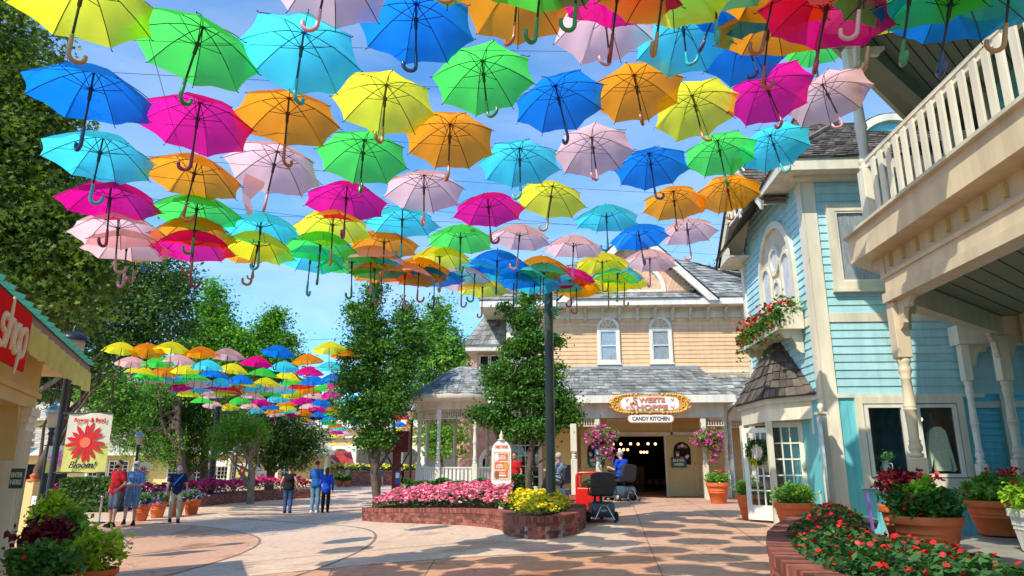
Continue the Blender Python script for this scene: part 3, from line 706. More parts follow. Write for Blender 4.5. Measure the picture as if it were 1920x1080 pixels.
def b_w(b, x, y, z, r, w_):
    b.xf = Matrix.Translation((x, y, z)) @ Matrix.Rotation(rad(90), 4, 'Y')
    b.lathe([(r*.5, -w_*.5), (r*.85, -w_*.5), (r, -w_*.3), (r, w_*.3), (r*.85, w_*.5), (r*.5, w_*.5)], n=20)
def b_rim(b, x, y, z, r, w_):
    b.xf = Matrix.Translation((x, y, z)) @ Matrix.Rotation(rad(90), 4, 'Y')
    b.lathe([(.001, -w_*.5), (r*.9, -w_*.52), (r, -w_*.3), (r, w_*.3), (r*.9, w_*.52), (.001, w_*.5)], n=16)
p = atg(1127, 978); s1 = scooter('empty mobility scooter with black seat parked beside the red bin', p, 8, 'mobility scooters'); s1.scale = (.98, .98, .86)
p = atg(1168, 939); p = V((p.x, p.y, G(p.x, p.y))); s2 = scooter('mobility scooter ridden by man in white cap at the dark doorway', p, 38, 'mobility scooters'); s2.scale = (1.08, 1.08, .95)
person('man in white cap and blue shirt seated on scooter at the doorway', p+V((0, 0, .07)), 42, J=sit, top='c_royal', bottom='c_navy', cap='c_white', mask='c_white', hair='hair_g', girth=1.15, H=1.78, sleeves=.7, shoes='c_white')
p3 = at(1050, 935, 21.6); p3.z = G(p3.x, p3.y); s3 = scooter('mobility scooter in porch shade carrying a grey haired person', p3, 60, 'mobility scooters')
person('grey haired person in printed blue shirt seated in the porch shade', p3+V((0, 0, .07)), 60, J=sit, top='c_print', bottom='c_black', hair='hair_g', girth=1.2, skin='skin2')
p4 = at(966, 935, 22.4); p4.z = G(p4.x, p4.y)+.0
person('person in red shirt standing in shade behind the white menu sign', p4, 150, top='c_red', bottom='c_black', hair='hair_b', H=1.6, skin='skin2')
for (px, py, Y, lb, tp, bt, fc) in ((484, 905, 50, 'distant person in light blue shirt beyond the red flower bed, left one', 'c_mask', 'c_khaki', 30), (531, 905, 48, 'distant person in pale blue top just right of dark tree trunk', 'c_print', 'c_navy', 160),
      (616, 903, 57, 'vendor in white top standing at the booth counter', 'c_white', 'c_black', 180), (572, 903, 52, 'distant person in red top by the orange booth panel', 'c_red', 'c_black', 60),
      (706, 922, 31, 'person in grey top half hidden behind the holly trunk', 'c_gray', 'c_jean', 0), (752, 912, 33, 'person in dark top behind the dark red sign post', 'c_black', 'c_khaki', 90)):
    p = at(px, py, Y); p.z = G(p.x, p.y)
    person(lb, p, fc, top=tp, bottom=bt, H=1.68, coarse=1.8)
# ------------------------------------------------------------- umbrellas
UR = .53; UD = .27
def rib_pt(t, ang, R=UR, D=UD):
    return V((R*t*math.cos(ang), R*t*math.sin(ang), -D*(t**1.75)))
def canopy_mesh(color, seed=0):
    rs = random.Random(seed); b = MB(); NT = 7; NU = 5
    off = [rs.uniform(-.03, .022) for _ in range(8)]; sag = rs.uniform(.6, 1.6)
    for k in range(8):
        a0 = rad(45*k); a1 = rad(45*(k+1)); vs = []
        for i in range(NT+1):
            t = i/NT
            P0 = rib_pt(t, a0)+V((0, 0, off[k]*t)); P1 = rib_pt(t, a1)+V((0, 0, off[(k+1) % 8]*t))
            for j in range(NU+1):
                u = j/NU; p = P0.lerp(P1, u); s = math.sin(math.pi*u)
                p.x *= 1-.055*s*t*t; p.y *= 1-.055*s*t*t
                p.z += (.022*s*t*(1-t)*2 + .007*math.sin(9*u+k*2.1+seed)*t*t*s + .004*math.sin(21*u+7*t+k)*t*s)*sag
                vs.append(p)
        fs = []
        for i in range(NT):
            for j in range(NU): q = i*(NU+1)+j; fs.append((q, q+NU+1, q+NU+2, q+1))
        b.add(vs, fs, a=.5, sm=True)
    b.lathe([(.001, .06), (.008, .055), (.012, .01), (.03, -.004)], n=8, a=.5)
    return b.mesh('canopy_'+color, UM[color])
def rib_mesh():
    b = MB(); dz = V((0, 0, -.008))
    b.tube([rib_pt(t, 0)+dz for t in (0.02, .25, .5, .75, .9, 1.0)]+[rib_pt(1, 0)+V((.02, 0, -.008))], [.0042]*5+[.0035, .006], n=5)
    b.tube([(.018, 0, -.19), rib_pt(.47, 0)+V((0, 0, -.014))], .0036, n=5)
    return b.mesh('rib', M['black'])
def shaft_mesh():
    b = MB(); b.lathe([(.001, .0), (.0095, -.002), (.0095, -.63), (.001, -.63)], n=8)
    return b.mesh('shaft', M['black'])
def runner_mesh():
    b = MB(); b.lathe([(.012, -.175), (.022, -.178), (.022, -.2), (.0155, -.21), (.0155, -.29), (.01, -.3)], n=10)
    return b.mesh('runner', M['black'])
def handle_mesh(color):
    b = MB(); r = .055
    pts = [(0, 0, -.56), (0, 0, -.62), (0, 0, -.70)]+[(r-r*math.cos(t), 0, -.70-r*math.sin(t)) for t in [rad(a) for a in range(20, 181, 20)]]+[(2*r, 0, -.675)]
    b.tube(pts, [.013, .0165]+[.0175]*(len(pts)-3)+[.015], n=8)
    b.lathe([(.010, -.545), (.0145, -.55), (.0145, -.575), (.01, -.58)], n=8)
    return b.mesh('handle_'+color, UH[color])
UMESH = {}
for c_ in UC: UMESH[c_] = ([canopy_mesh(c_, s) for s in range(6)], handle_mesh(c_))
RIB = rib_mesh(); SHAFT = shaft_mesh(); RUN = runner_mesh()
def link(name, me, parent):
    o = bpy.data.objects.new(name, me); COL.objects.link(o); o.parent = parent; return o
def umbrella(A, axis, color, label, group, full=True, spin=None, scale=1.0, name='umbrella'):
    """A apex, axis unit vector apex->handle"""
    t = thing(name, label, 'umbrella', A, group=group)
    z = -V(axis).normalized(); x = V((1, 0, 0)); x = (x-z*x.dot(z)).normalized(); y = z.cross(x)
    R_ = Matrix((x, y, z)).transposed()
    sp = random.uniform(0, 6.28) if spin is None else rad(spin)
    R_ = R_ @ Matrix.Rotation(sp, 3, 'Z'); t.rotation_euler = R_.to_euler(); t.scale = (scale,)*3
    cs, h = UMESH[color]
    link('canopy', random.choice(cs), t); link('shaft', SHAFT, t); link('handle', h, t)
    if full:
        link('runner', RUN, t)
        for k in range(8): r = link('rib', RIB, t); r.rotation_euler = (0, 0, rad(45*k))
    return t
# (color, apex px, apex py, handle-bottom px, py)  positions surveyed from the net of umbrellas over the plaza
NEAR = '''yellow 162 -48 133 97;green 381 50 343 190;cyan 570 60 560 190;pink 622 -82 597 22;blue 780 6 783 122;yellow 842 -128 823 40
orange 972 -38 962 72;green 1020 -100 1003 90;green 1085 -125 1080 48;pink 1132 10 1142 120;magenta 1165 -62 1147 121;yellow 1250 -66 1231 130
cyan 1279 35 1277 113;blue 1392 60 1407 153;cyan 1345 -92 1355 83;blue 1368 -36 1308 138;orange 1462 -62 1437 125;orange 1445 20 1440 150
magenta 1558 -26 1537 165;green 1530 70 1541 133;yellow 1640 -15 1643 175;green 1713 -62 1712 138;pink 1622 -118 1625 55;blue 1790 -36 1780 167;yellow 1900 -92 1905 60
orange 1189 140 1203 248;blue 1041 160 1066 270;green 904 113 917 235;yellow 724 158 720 278;orange 542 183 535 305;magenta 375 192 363 313;blue 177 132 150 262
yellow 1298 178 1311 282;magenta 1432 150 1456 247;pink 1542 158 1568 238;cyan 194 256 175 385;orange 372 297 345 400;pink 520 283 503 393
green 683 262 679 378;orange 844 232 843 348;cyan 974 277 976 389;pink 1109 257 1118 360;blue 1217 287 1227 384;green 1345 263 1356 365;cyan 1444 253 1459 346
magenta 209 342 197 450;orange 1262 358 1267 452;orange 1361 340 1370 430;magenta 651 347 646 445;pink 795 328 797 427;green 372 365 358 470
pink 223 400 217 488;pink 240 430 232 504;orange 256 440 250 500;blue 262 432 268 488;orange 367 406 357 497;magenta 365 433 356 504
cyan 490 400 483 490;yellow 488 437 470 508;yellow 625 398 623 491;cyan 755 388 752 480;magenta 914 366 922 463;yellow 1036 348 1023 443
cyan 1136 386 1140 475;pink 1287 413 1295 488;green 603 435 595 512;green 864 424 862 513;orange 721 432 718 512;pink 976 421 968 505
cyan 585 460 575 523;pink 695 461 694 525;yellow 824 461 825 538;blue 1195 423 1208 510;pink 1076 442 1073 522;blue 933 470 930 543
orange 1015 482 1013 555;yellow 1129 475 1130 548;pink 1218 469 1219 538;cyan 1158 497 1158 563;orange 787 486 783 552;cyan 892 488 887 557;cyan 970 492 968 556
magenta 1066 504 1072 570;blue 964 506 962 566;magenta 893 508 897 560;pink 760 492 757 550;orange 716 486 714 545;blue 815 498 813 552;yellow 1140 512 1141 568
orange 1080 520 1082 572;cyan 1003 512 1000 568;green 660 470 657 530;cyan 1020 494 1018 560;pink 866 500 865 556;cyan 1046 515 1044 570;yellow 1172 508 1170 560;cyan 704 476 700 532;yellow 905 520 903 566;orange 470 452 476 512'''
def parse(s): 
    r = []
    for it in s.replace('\n', ';').split(';'):
        p = it.split(); r.append((p[0], *map(float, p[1:])))
    return r
def neighbour_labels(rows, size, place):
    """say for each umbrella which colours hang beside it, above it and below it in the picture"""
    out = []; used = {}
    nm = {'cyan': 'turquoise', 'magenta': 'magenta', 'red': 'red'}
    f = lambda c: nm.get(c, c)
    for i, a in enumerate(rows):
        best = {}
        for j, b in enumerate(rows):
            if i == j: continue
            dx = b[1]-a[1]; dy = (b[2]-a[2])*1.6; d = math.hypot(dx, dy)
            k = ('right' if dx > 0 else 'left') if abs(dx) > abs(dy) else ('below' if dy > 0 else 'above')
            if k not in best or d < best[k][0]: best[k] = (d, f(b[0]))
        g = lambda k: best[k][1] if k in best else None
        c = f(a[0]); cand = []
        L_, R_, A_, B_ = g('left'), g('right'), g('above'), g('below')
        lr = ('between %s left and %s right' % (L_, R_)) if L_ and R_ else ('leftmost in its row, %s on its right' % R_ if R_ else 'rightmost in its row, %s on its left' % L_)
        cand.append('%s%s umbrella %s' % (size, c, lr))
        ud = ('%s above and %s below' % (A_, B_)) if A_ and B_ else ('%s below' % B_ if B_ else '%s above' % A_)
        cand.append('%s%s umbrella %s, %s' % (size, c, lr, ud))
        side = 'far left' if a[1] < place[0] else ('far right' if a[1] > place[1] else 'middle')
        cand.append('%s%s umbrella %s, %s, %s' % (size, c, lr, ud, side))
        v = 'upper' if a[2] < place[2] else 'lower'
        cand.append('%s%s umbrella %s, %s, %s %s' % (size, c, lr, ud, v, side))
        out.append(cand)
    lab = [c[0] for c in out]
    for lv in (1, 2, 3):
        cnt = {}
        for l in lab: cnt[l] = cnt.get(l, 0)+1
        lab = [out[i][lv] if cnt[l] > 1 else l for i, l in enumerate(lab)]
    return [l if len(l.split()) <= 16 else l.replace(', lower ', ' ').replace(', upper ', ' ').replace(' and ', ', ') for l in lab]
# apparent canopy widths surveyed across the net -> plane of the net
WID = '''177 132 238;904 113 188;570 60 212;724 158 197;1432 150 155;1542 158 142;1444 253 122;1345 263 142;1217 287 143;844 232 167;209 342 184;194 256 203;520 283 170;914 366 145;1036 348 143;1262 358 133;1361 340 119;1195 423 122;1076 442 116;1015 482 112;1129 475 115;381 50 216;375 192 200;542 183 199;1189 140 165;1041 160 178;1298 178 158;974 277 167;1109 257 141;683 262 172;372 297 167;651 347 160;795 328 150;223 400 160;755 388 133;1132 10 182;1279 35 155;1392 60 173;780 6 217;372 367 156;367 406 143;365 433 130;490 400 135;488 437 112;625 398 140;603 435 122;864 424 132;721 432 125;976 421 120;695 461 115;824 461 120;933 470 110;1218 469 95;1158 497 90;787 486 110;892 488 108;1066 504 102;964 506 100'''
_A = np.array([list(map(float, r.split())) for r in WID.split(';')]); _X = np.c_[np.ones(len(_A)), _A[:, 0], _A[:, 1]]
_c = np.linalg.lstsq(_X, _A[:, 2], rcond=None)[0]
WOV = {(256, 440): 128, (262, 432): 112, (240, 430): 150, (893, 508): 75, (476, 452): 100, (470, 452): 100}
OVER = {(1165, -62): 240, (1250, -66): 250, (1462, -62): 235, (1445, 20): 200, (1558, -26): 238, (1530, 70): 120, (1640, -15): 190, (1713, -62): 262, (1622, -118): 265, (1790, -36): 258, (1900, -92): 265, (1345, -92): 245, (1368, -36): 205, (1085, -125): 255, (1020, -100): 250}
def ndep(x, y):
    w_ = OVER.get((int(x), int(y))) or WOV.get((int(x), int(y))) or float(_c[0]+_c[1]*x+_c[2]*y)
    return FPX*2*UR*.97/w_
rows = parse(NEAR); labs = neighbour_labels(rows, 'open ', (640, 1280, 250))
HU = .80
for (c, ax, ay, hx, hy), lb in zip(rows, labs):
    dep = ndep(ax, ay)*random.uniform(.99, 1.01)
    A = atd(ax, ay, dep)
    def pxof(P):
        q = P-EYE; return 960+FPX*q.dot(_R)/q.dot(_F)
    k = 0.0
    for it in range(12):
        ax_ = (V((0, 0, -1))+_R*k).normalized(); e = hx-pxof(A+ax_*HU)
        k += e*dep/FPX/HU*.8
    k = max(-.45, min(.45, k))
    tl = float(np.interp(ax, [150, 700, 1000, 1200, 1420], [4, 9, 11, 16, 19]))*float(np.interp(ay, [270, 350, 430], [1, .7, 0]))+random.gauss(0, 2.6)
    if (int(ax), int(ay)) in OVER: tl = -11+random.gauss(0, 2)
    ax_ = (V((0, 0, -1))+_R*k-V((_F.x, _F.y, 0)).normalized()*math.tan(rad(tl))).normalized()
    um = umbrella(A, ax_, c, lb, 'umbrellas hung in a net over the near plaza')
    if (int(ax), int(ay)) == (520, 283):
        um['label'] = 'open pink umbrella with one torn panel hanging loose on its left side'
        b = MB(); P = [atd(x, y, dep*1.01) for x, y in ((460, 325), (478, 332), (497, 342), (452, 372), (472, 376), (494, 352), (464, 406), (474, 398), (452, 350))]
        for q, k in zip(P, (0, .03, 0, .04, -.03, 0, 0, .02, .02)): q.y += k
        b.add(P, [(0, 1, 4, 3, 8), (1, 2, 5, 4), (3, 4, 7, 6)], a=.5, sm=True); b.build('torn_panel', UM['pink'], um)
FAR = '''yellow 230 642;orange 279 645;yellow 323 641;orange 378 650;pink 429 654;pink 248 669;green 297 669;pink 337 665;cyan 390 675;yellow 440 682
yellow 266 685;orange 314 687;yellow 351 682;blue 403 691;blue 452 703;green 283 696;cyan 328 698;green 366 698;cyan 414 709;yellow 462 710
pink 301 705;green 332 709;pink 378 708;magenta 408 717;magenta 340 716;cyan 381 718;yellow 357 730;pink 395 733;green 380 744;pink 402 753;yellow 423 727
magenta 483 668;blue 525 648;cyan 533 678;orange 577 664;yellow 617 641;orange 652 655;cyan 622 678;magenta 582 687;yellow 541 697;green 494 690;blue 628 700
blue 587 705;yellow 500 708;green 550 709;magenta 634 712;green 610 720;cyan 533 720;orange 580 720;orange 463 722;red 432 722;red 563 714;pink 512 717
green 508 730;yellow 548 730;pink 592 735;magenta 624 730;pink 477 734;cyan 523 739;magenta 567 742;blue 603 748;green 452 744;magenta 493 746;orange 538 750
pink 580 754;pink 470 755;blue 507 757;yellow 537 759;blue 605 760;orange 515 763;cyan 543 765;orange 572 768;blue 600 771;green 625 768;magenta 547 772
pink 517 770;orange 622 763;green 537 779;cyan 613 780;yellow 567 782;pink 580 786;green 618 789;orange 629 793;cyan 638 798;magenta 632 805;yellow 633 812;pink 646 809
orange 743 757;blue 751 763;red 749 777;blue 749 791;yellow 745 803;orange 764 794;pink 737 782;magenta 680 688;orange 700 722;cyan 676 712;yellow 705 742;green 690 760
cyan 660 740;pink 662 768;blue 668 786;magenta 700 700;yellow 430 757;blue 435 762;orange 447 768;cyan 480 764;blue 655 722;green 718 775;magenta 765 772;cyan 480 718;magenta 596 760'''
frows = []
for it in FAR.replace('\n', ';').split(';'):
    p = it.split(); frows.append((p[0], float(p[1]), float(p[2])))
flabs = neighbour_labels(frows, 'small far ', (400, 580, 715))
def fdep(y): return float(np.interp(y, [600, 641, 690, 742, 785, 812], [20, 22.5, 26.6, 34, 46, 56]))
for (c, ax, ay), lb in zip(frows, flabs):
    A = atd(ax, ay, fdep(ay)*random.uniform(.985, 1.015))
    axx = V((random.gauss(.02, .07), random.gauss(-.03, .07), -1)).normalized()
    umbrella(A, axx, c, lb, 'umbrellas hung in a net over the far walkway', full=False, scale=1.1)
# ------------------------------------------------------------- candy shop (peach building)
def arch_pts(cx, z, r, n=14, a0=0, a1=180): return [(cx+r*math.cos(rad(a0+(a1-a0)*i/n)), z+r*math.sin(rad(a0+(a1-a0)*i/n))) for i in range(n+1)]
def ring(mb, cx, z, r0, r1, y0, y1, n=16, a0=0, a1=180, **k):
    """arch ring in x,z plane"""
    A = arch_pts(cx, z, r0, n, a0, a1); B = arch_pts(cx, z, r1, n, a0, a1)
    vs = [(x, y0, q) for x, q in A]+[(x, y0, q) for x, q in B]+[(x, y1, q) for x, q in A]+[(x, y1, q) for x, q in B]
    m = n+1; fs = []
    for i in range(n):
        fs += [(i, m+i, m+i+1, i+1), (i, i+1, 2*m+i+1, 2*m+i), (m+i, 3*m+i, 3*m+i+1, m+i+1)]
    fs += [(0, 2*m, 3*m, m), (n, m+n, 3*m+n, 2*m+n)]
    mb.add(vs, fs, **k)
def frame_rect(mb, x0, x1, z0, z1, w, y0, y1, **k):
    mb.box(x0-w, x0, y0, y1, z0-w, z1+w, **k); mb.box(x1, x1+w, y0, y1, z0-w, z1+w, **k)
    mb.box(x0, x1, y0+.002, y1, z1, z1+w, **k); mb.box(x0, x1, y0+.002, y1, z0-w, z0, **k)
def sash_window(parent, F, x, z0, z1, w, fr='white', arch=False, curtain=True, bars=((), (.5,)), name='window', trim=.1):
    """frame in F local coords"""
    b = MB(F); h = w/2
    frame_rect(b, x-h, x+h, z0, z1, trim, -.10, .0)
    b.box(x-h-trim-.03, x+h+trim+.03, -.12, 0.002, z0-trim-.05, z0-trim+.01)
    if arch: ring(b, x, z1+trim, h+.0, h+trim, -.10, 0); 
    wn = b.build(name, M[fr], parent)
    b = MB(F)
    frame_rect(b, x-h+.04, x+h-.04, z0+.04, z1-.04, .04, -.085, -.06)
    for f in bars[0]: b.box(x-h+w*f-.012, x-h+w*f+.012, -.08, -.06, z0, z1)
    for f in bars[1]: b.box(x-h, x+h, -.082, -.06, z0+(z1-z0)*f-.018, z0+(z1-z0)*f+.018)
    b.build('sash', M[fr], wn)
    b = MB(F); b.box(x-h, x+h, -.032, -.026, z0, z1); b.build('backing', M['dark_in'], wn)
    if curtain:
        b = MB(F)
        n = 14; vs = []
        for i in range(n+1):
            xx = x-h+.03+(w-.06)*i/n; yy = -.044+.006*math.sin(i*2.3)
            vs += [(xx, yy, z0+.03), (xx, yy, z1-.03)]
        b.add(vs, [(2*i, 2*i+2, 2*i+3, 2*i+1) for i in range(n)], sm=True); b.build('curtain', M['lace'], wn)
    b = MB(F); b.quad((x-h, -.065, z0), (x+h, -.065, z0), (x+h, -.065, z1), (x-h, -.065, z1)); b.build('pane', M['glass'], wn)
    if arch:
        b = MB(F); A = arch_pts(x, z1+trim, h-.0, 12); b.prism([(x-h, z1+trim-.001)]+[(q[0], q[1]) for q in A[::-1]][1:-1]+[(x+h, z1+trim-.001)], -.05, -.002)
        b.build('fan_panel', M['peach_sid'], wn)
        b = MB(F)
        for a in (36, 72, 108, 144): b.beam((x+.09*math.cos(rad(a)), -.065, z1+trim+.09*math.sin(rad(a))), (x+h*math.cos(rad(a)), -.065, z1+trim+h*math.sin(rad(a))), .025, .03)
        ring(b, x, z1+trim, .08, .11, -.08, -.05, n=8); b.build('fan_rib', M[fr], wn)
    return wn
def hip_up(b, P): pass
GZ = .64
YW = 25.5
ez = at(1200, 571, 24.85).z; zfz = at(1200, 597, 25.5).z
CB = thing('candy_shop', 'peach clapboard candy shop with grey shingle roofs and white gable trim', 'building', (3, YW, GZ))
X0c, X1c = -1.75, 8.6
F = FR(0, YW)
b = MB(F)
dx0, dx1 = at(1149, 850, YW).x, at(1246, 850, YW).x; dz = at(1200, 817, YW).z
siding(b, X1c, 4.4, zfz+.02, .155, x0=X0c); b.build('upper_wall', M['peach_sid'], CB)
b = MB(F); siding(b, X1c, GZ-.1, 3.9, .155, x0=X0c, openings=[(dx0, dx1, 0, dz)]); b.build('porch_wall', M['shaded_porch_sid'], CB)
b = MB(FR(X0c, YW+8, 0, -90)); siding(b, 8, GZ-.1, zfz+.02, .155); b.build('side_wall', M['peach_sid'], CB)
b = MB(F)
b.box(X0c-.06, X0c+.14, -.06, .1, GZ-.1, zfz); b.box(X0c-.06, X1c, -.05, .05, zfz, ez+.1)
for zz in (zfz, zfz+.2): b.box(X0c-.08, X1c, -.075, -.05, zz, zz+.045)
b.box(X0c-.05, X1c, -.04, 0, 4.92, 5.02)
b.build('frieze', M['cream'], CB)
x = X0c+.3
while x < X1c:
    b = MB(FR(x, YW, 7.2, -90)); P = [(0, .03), (.5, .03), (.5, -.08), (.4, -.14), (.3, -.12), (.22, -.24), (.14, -.3), (.16, -.42), (.1, -.55), (.0, -.6)]
    b.prism([(-.05-q[0]*.75*-1-.0 if 0 else q[0]*.6, q[1]) for q in P], -.05, .05)
    b.xf = FR(x, YW-.05, ez-.0, 90) @ Matrix.Scale(-1, 4, (1, 0, 0)); b.v = []; b.f = []; b.a = []; b.m = []; b.sm = []
    b.prism([(q[0]*.7, q[1]*.82+.0) for q in P], -.05, .05); b.build('corbel', M['sage'], CB); x += .64
# eaves
yE = 24.85
b = MB(); b.box(X0c-.95, X1c, yE, YW+.5, ez, ez+.05); b.box(X0c-.95, X0c+.2, YW+.5, YW+9, ez, ez+.05); b.build('soffit', M['cream'], CB)
b = MB(); b.box(X0c-1.0, X1c, yE-.04, yE, ez-.02, ez+.24); b.box(X0c-1.0, X0c-.95, yE, YW+9, ez-.02, ez+.24); b.build('fascia', M['white'], CB)
zr = 10.0; yr = 28.2
b = MB(); A = V((X0c-1.02, yE-.06, ez+.22))
R0 = V((1.0, yr, zr)); R1 = V((5.2, yr, zr))
shingles(b, A, (X1c+1.5, yE-.06, ez+.22), R1, R0, .30, .26, th=.035)
shingles(b, (X0c-1.02, YW+9, ez+.22), A, R0, R0+V((0, 3, 0)), .26, .24)
shingles(b, (8.9, 24.1, ez+.22), (8.9, 33, ez+.22), (5.2, yr+1, zr), R1, .30, .26, th=.035)
b.build('main_roof', M['gray_sh'], CB)
# front gable
gx0, gx1 = at(1062, 562, yE).x, at(1328, 562, yE).x; gc = (gx0+gx1)/2; gh = (gx1-gx0)/2*1.0; gz = ez+.22
F2 = FR(0, yE+.3)
b = MB(F2)
def hexa():
    n = 11; 
    for i in range(26):
        z = gz+.35+i*.1; w_ = (gh-(z-gz))-.1
        if w_ <= 0: break
        k = int(2*w_/.13)+1
        for j in range(k+1):
            x = gc-w_+j*.13+(.065 if i % 2 else 0)
            if abs(x-gc) > w_: continue
            b.prism([(x-.065, z+.1), (x-.06, z+.02), (x-.03, z-.02), (x+.03, z-.02), (x+.06, z+.02), (x+.065, z+.1)], -.02-.0008*i, 0)
hexa(); b.build('gable_scales', M['peach_scale'], CB)
b = MB(F2); b.prism([(gx0+.1, gz-.2), (gx1-.1, gz-.2), (gc, gz+gh-.1)], .004, .05); b.build('gable_wall', M['peach_sid'], CB)
b = MB(F2)
ring(b, gc, gz+.35, .95, 1.1, -.09, -.02, n=24); b.box(gc-1.1, gc+1.1, -.085, -.02, gz+.3, gz+.38)
b.build('gable_arch', M['white'], CB)
b = MB(); shingles(b, (gx0+.3, yE-.1, gz+.0), (gx1-.3, yE-.1, gz+.0), (gx1-.55, yE+.36, gz+.36), (gx0+.55, yE+.36, gz+.36), .2, .2); b.build('gable_skirt', M['gray_sh'], CB)
b = MB()
for s_, xe in ((-1, gx0), (1, gx1)):
    b.beam((xe, yE-.1, gz-.02), (gc, yE-.1, gz+gh-.02), .12, .26, up=(0, -1, 0)) if 0 else None
    dxx = gc-xe
    P = [(xe-s_*-.0, gz-.12), (gc, gz+gh-.12), (gc, gz+gh+.22), (xe+s_*.34, gz-.12)]
    b.prism(P if s_ < 0 else P[::-1], yE-.16, yE-.02)
b.build('bargeboard', M['white'], CB)
b = MB()
for s_, xe in ((-1, gx0), (1, gx1)):
    a, c = V((xe+s_*.36, yE-.18, gz-.08)), V((gc, yE-.18, gz+gh+.26)); d_, e_ = V((gc, 29, gz+gh+.26)), V((xe+s_*.36, 25.0, gz-.08))
    shingles(b, a, e_, d_, c, .25, .22) if s_ > 0 else shingles(b, e_, a, c, d_, .25, .22)
b.build('gable_roof', M['gray_sh'], CB)
# windows upstairs
for px in (1141, 1239):
    xx = at(px, 650, YW).x; sash_window(CB, F, xx, at(1140, 677, YW).z, at(1140, 621, YW).z, .62, arch=True)
# porch roof
yP = 22.7; pz = at(1200, 741, yP).z; PXR = at(1377, 741, yP).x; PXL = -2.2
b = MB(); tz = at(1200, 690, YW).z
b2x = at(1308, 690, YW).x
shingles(b, (PXL, yP, pz), (PXR, yP, pz), (b2x, YW-.03, tz), (at(1118, 690, YW).x-3, YW-.03, tz), .30, .24, th=.035)
shingles(b, (PXR, yP, pz), (PXR, YW, pz), (b2x, YW-.03, tz), (b2x, YW-.03, tz), .22, .2)
shingles(b, (PXR-.6, yP+1.1, pz-.06), (9, yP+1.1, pz-.06), (9, YW, tz-.3), (b2x, YW-.03, tz-.3), .30, .24, th=.035)
b.build('porch_roof', M['gray_sh'], CB)
b = MB(); b.box(b2x-4.5, b2x+.05, YW-.12, YW-.03, tz-.03, tz+.05); b.build('flashing', M['galv'], CB)
b = MB(); b.box(PXL, PXR+.02, yP-.05, yP, pz-.24, pz+.0); b.box(PXR-.03, PXR+.02, yP, yP+1.1, pz-.24, pz-.02); b.box(PXR, 9, yP+1.05, yP+1.1, pz-.3, pz-.06); b.build('porch_fascia', M['white'], CB)
b = MB(); b.box(PXL, PXR-.02, yP, YW, pz-.2, pz-.16); b.box(PXR, 9, yP+1.1, YW, pz-.2, pz-.16); b.build('porch_ceiling', M['sage'], CB)
zb = at(1200, 782, yP).z
b = MB(); b.box(PXL, PXR-.3, yP+.3, yP+.5, zb, pz-.2); b.box(PXR-.5, 9, yP+1.5, yP+1.65, zb, pz-.2); b.build('porch_beam', M['cream'], CB)
posts = []
for px in (1077, 1122, 1322):
    xx = at(px, 860, yP+.4).x; posts.append(xx)
    b = MB(); turned(b, xx, yP+.4, GZ, zb, .17, sq0=.42, sq1=.3); b.build('post', M['cream'], CB)
for px in (1362, 1412):
    xx = at(px, 860, yP+1.6).x; b = MB(); turned(b, xx, yP+1.6, GZ, zb, .17, sq0=.42, sq1=.3); b.build('post', M['cream'], CB)
def spandrel(parent, F, x0, x1, z1, h=.26, m='cream'):
    b = MB(F); b.box(x0, x1, -.02, .02, z1-.03, z1); b.box(x0, x1, -.02, .02, z1-h, z1-h+.03)
    n = max(2, int((x1-x0)/.075))
    for i in range(n+1):
        x = x0+(x1-x0)*i/n; b.lathe([(.012, 0), (.012, .03), (.022, .05), (.012, .08), (.022, .11), (.012, .14), (.012, h-.06)], (x, 0, z1-h+.03), n=6)
    b.build('spandrel', M[m], parent)
FB = FR(0, yP+.4)
for a, c in ((PXL+.4, posts[0]-.1), (posts[0]+.1, posts[1]-.1)): spandrel(CB, FB, a, c, zb-.005)
spandrel(CB, FB, posts[2]+.1, PXR-.3, zb-.005); spandrel(CB, FR(0, yP+1.6), PXR, 8.5, zb-.005)
# porch dark doorway
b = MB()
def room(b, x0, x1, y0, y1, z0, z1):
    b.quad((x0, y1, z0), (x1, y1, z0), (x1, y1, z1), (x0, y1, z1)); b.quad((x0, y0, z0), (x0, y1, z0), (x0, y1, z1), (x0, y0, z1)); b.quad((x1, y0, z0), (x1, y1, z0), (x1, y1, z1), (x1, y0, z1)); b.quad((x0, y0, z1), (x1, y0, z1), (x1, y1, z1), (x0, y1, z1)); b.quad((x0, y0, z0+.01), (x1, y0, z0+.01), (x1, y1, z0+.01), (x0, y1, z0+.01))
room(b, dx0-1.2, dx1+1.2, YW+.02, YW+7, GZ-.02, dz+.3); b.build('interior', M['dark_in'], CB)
b = MB(F); w_ = .13
b.box(dx0-w_, dx0, -.08, .03, GZ, dz+w_); b.box(dx1, dx1+w_, -.08, .03, GZ, dz+w_); b.box(dx0, dx1, -.085, .03, dz, dz+w_); b.box(dx1+w_, dx1+1.15, -.07, -.02, dz, dz+w_); b.build('door_frame', M['sage'], CB)
for i, (x, y, z) in enumerate([(dx0+.18+.33*k, YW+2+.4*(k % 2), dz-.22-.0*(k % 2)) for k in range(6)]+[(dx0+.5+.16*k, YW+3, dz-.42) for k in range(3)]+[(dx0+1.45+.12*k, YW+4, dz-.5) for k in range(3)]):
    b = MB(); b.ell((x, y, z), .05, n=6); o = b.build('ceiling_bulb', mat('bulb%d' % i, (1, .7, .35), emis=(1, .55, .2), es=5) if i == 0 else M['bulb'], CB); M.setdefault('bulb', o.data.materials[0])
# things on the counter / shelves inside
b = MB(); b.box(dx0+.2, dx1-.2, YW+4.5, YW+5, GZ, GZ+1.0)
for k in range(8): b.box(dx0+.3+k*.28, dx0+.5+k*.28, YW+4.4, YW+4.6, GZ+.3, GZ+.5)
b.build('counter', M['shop_in'], CB)
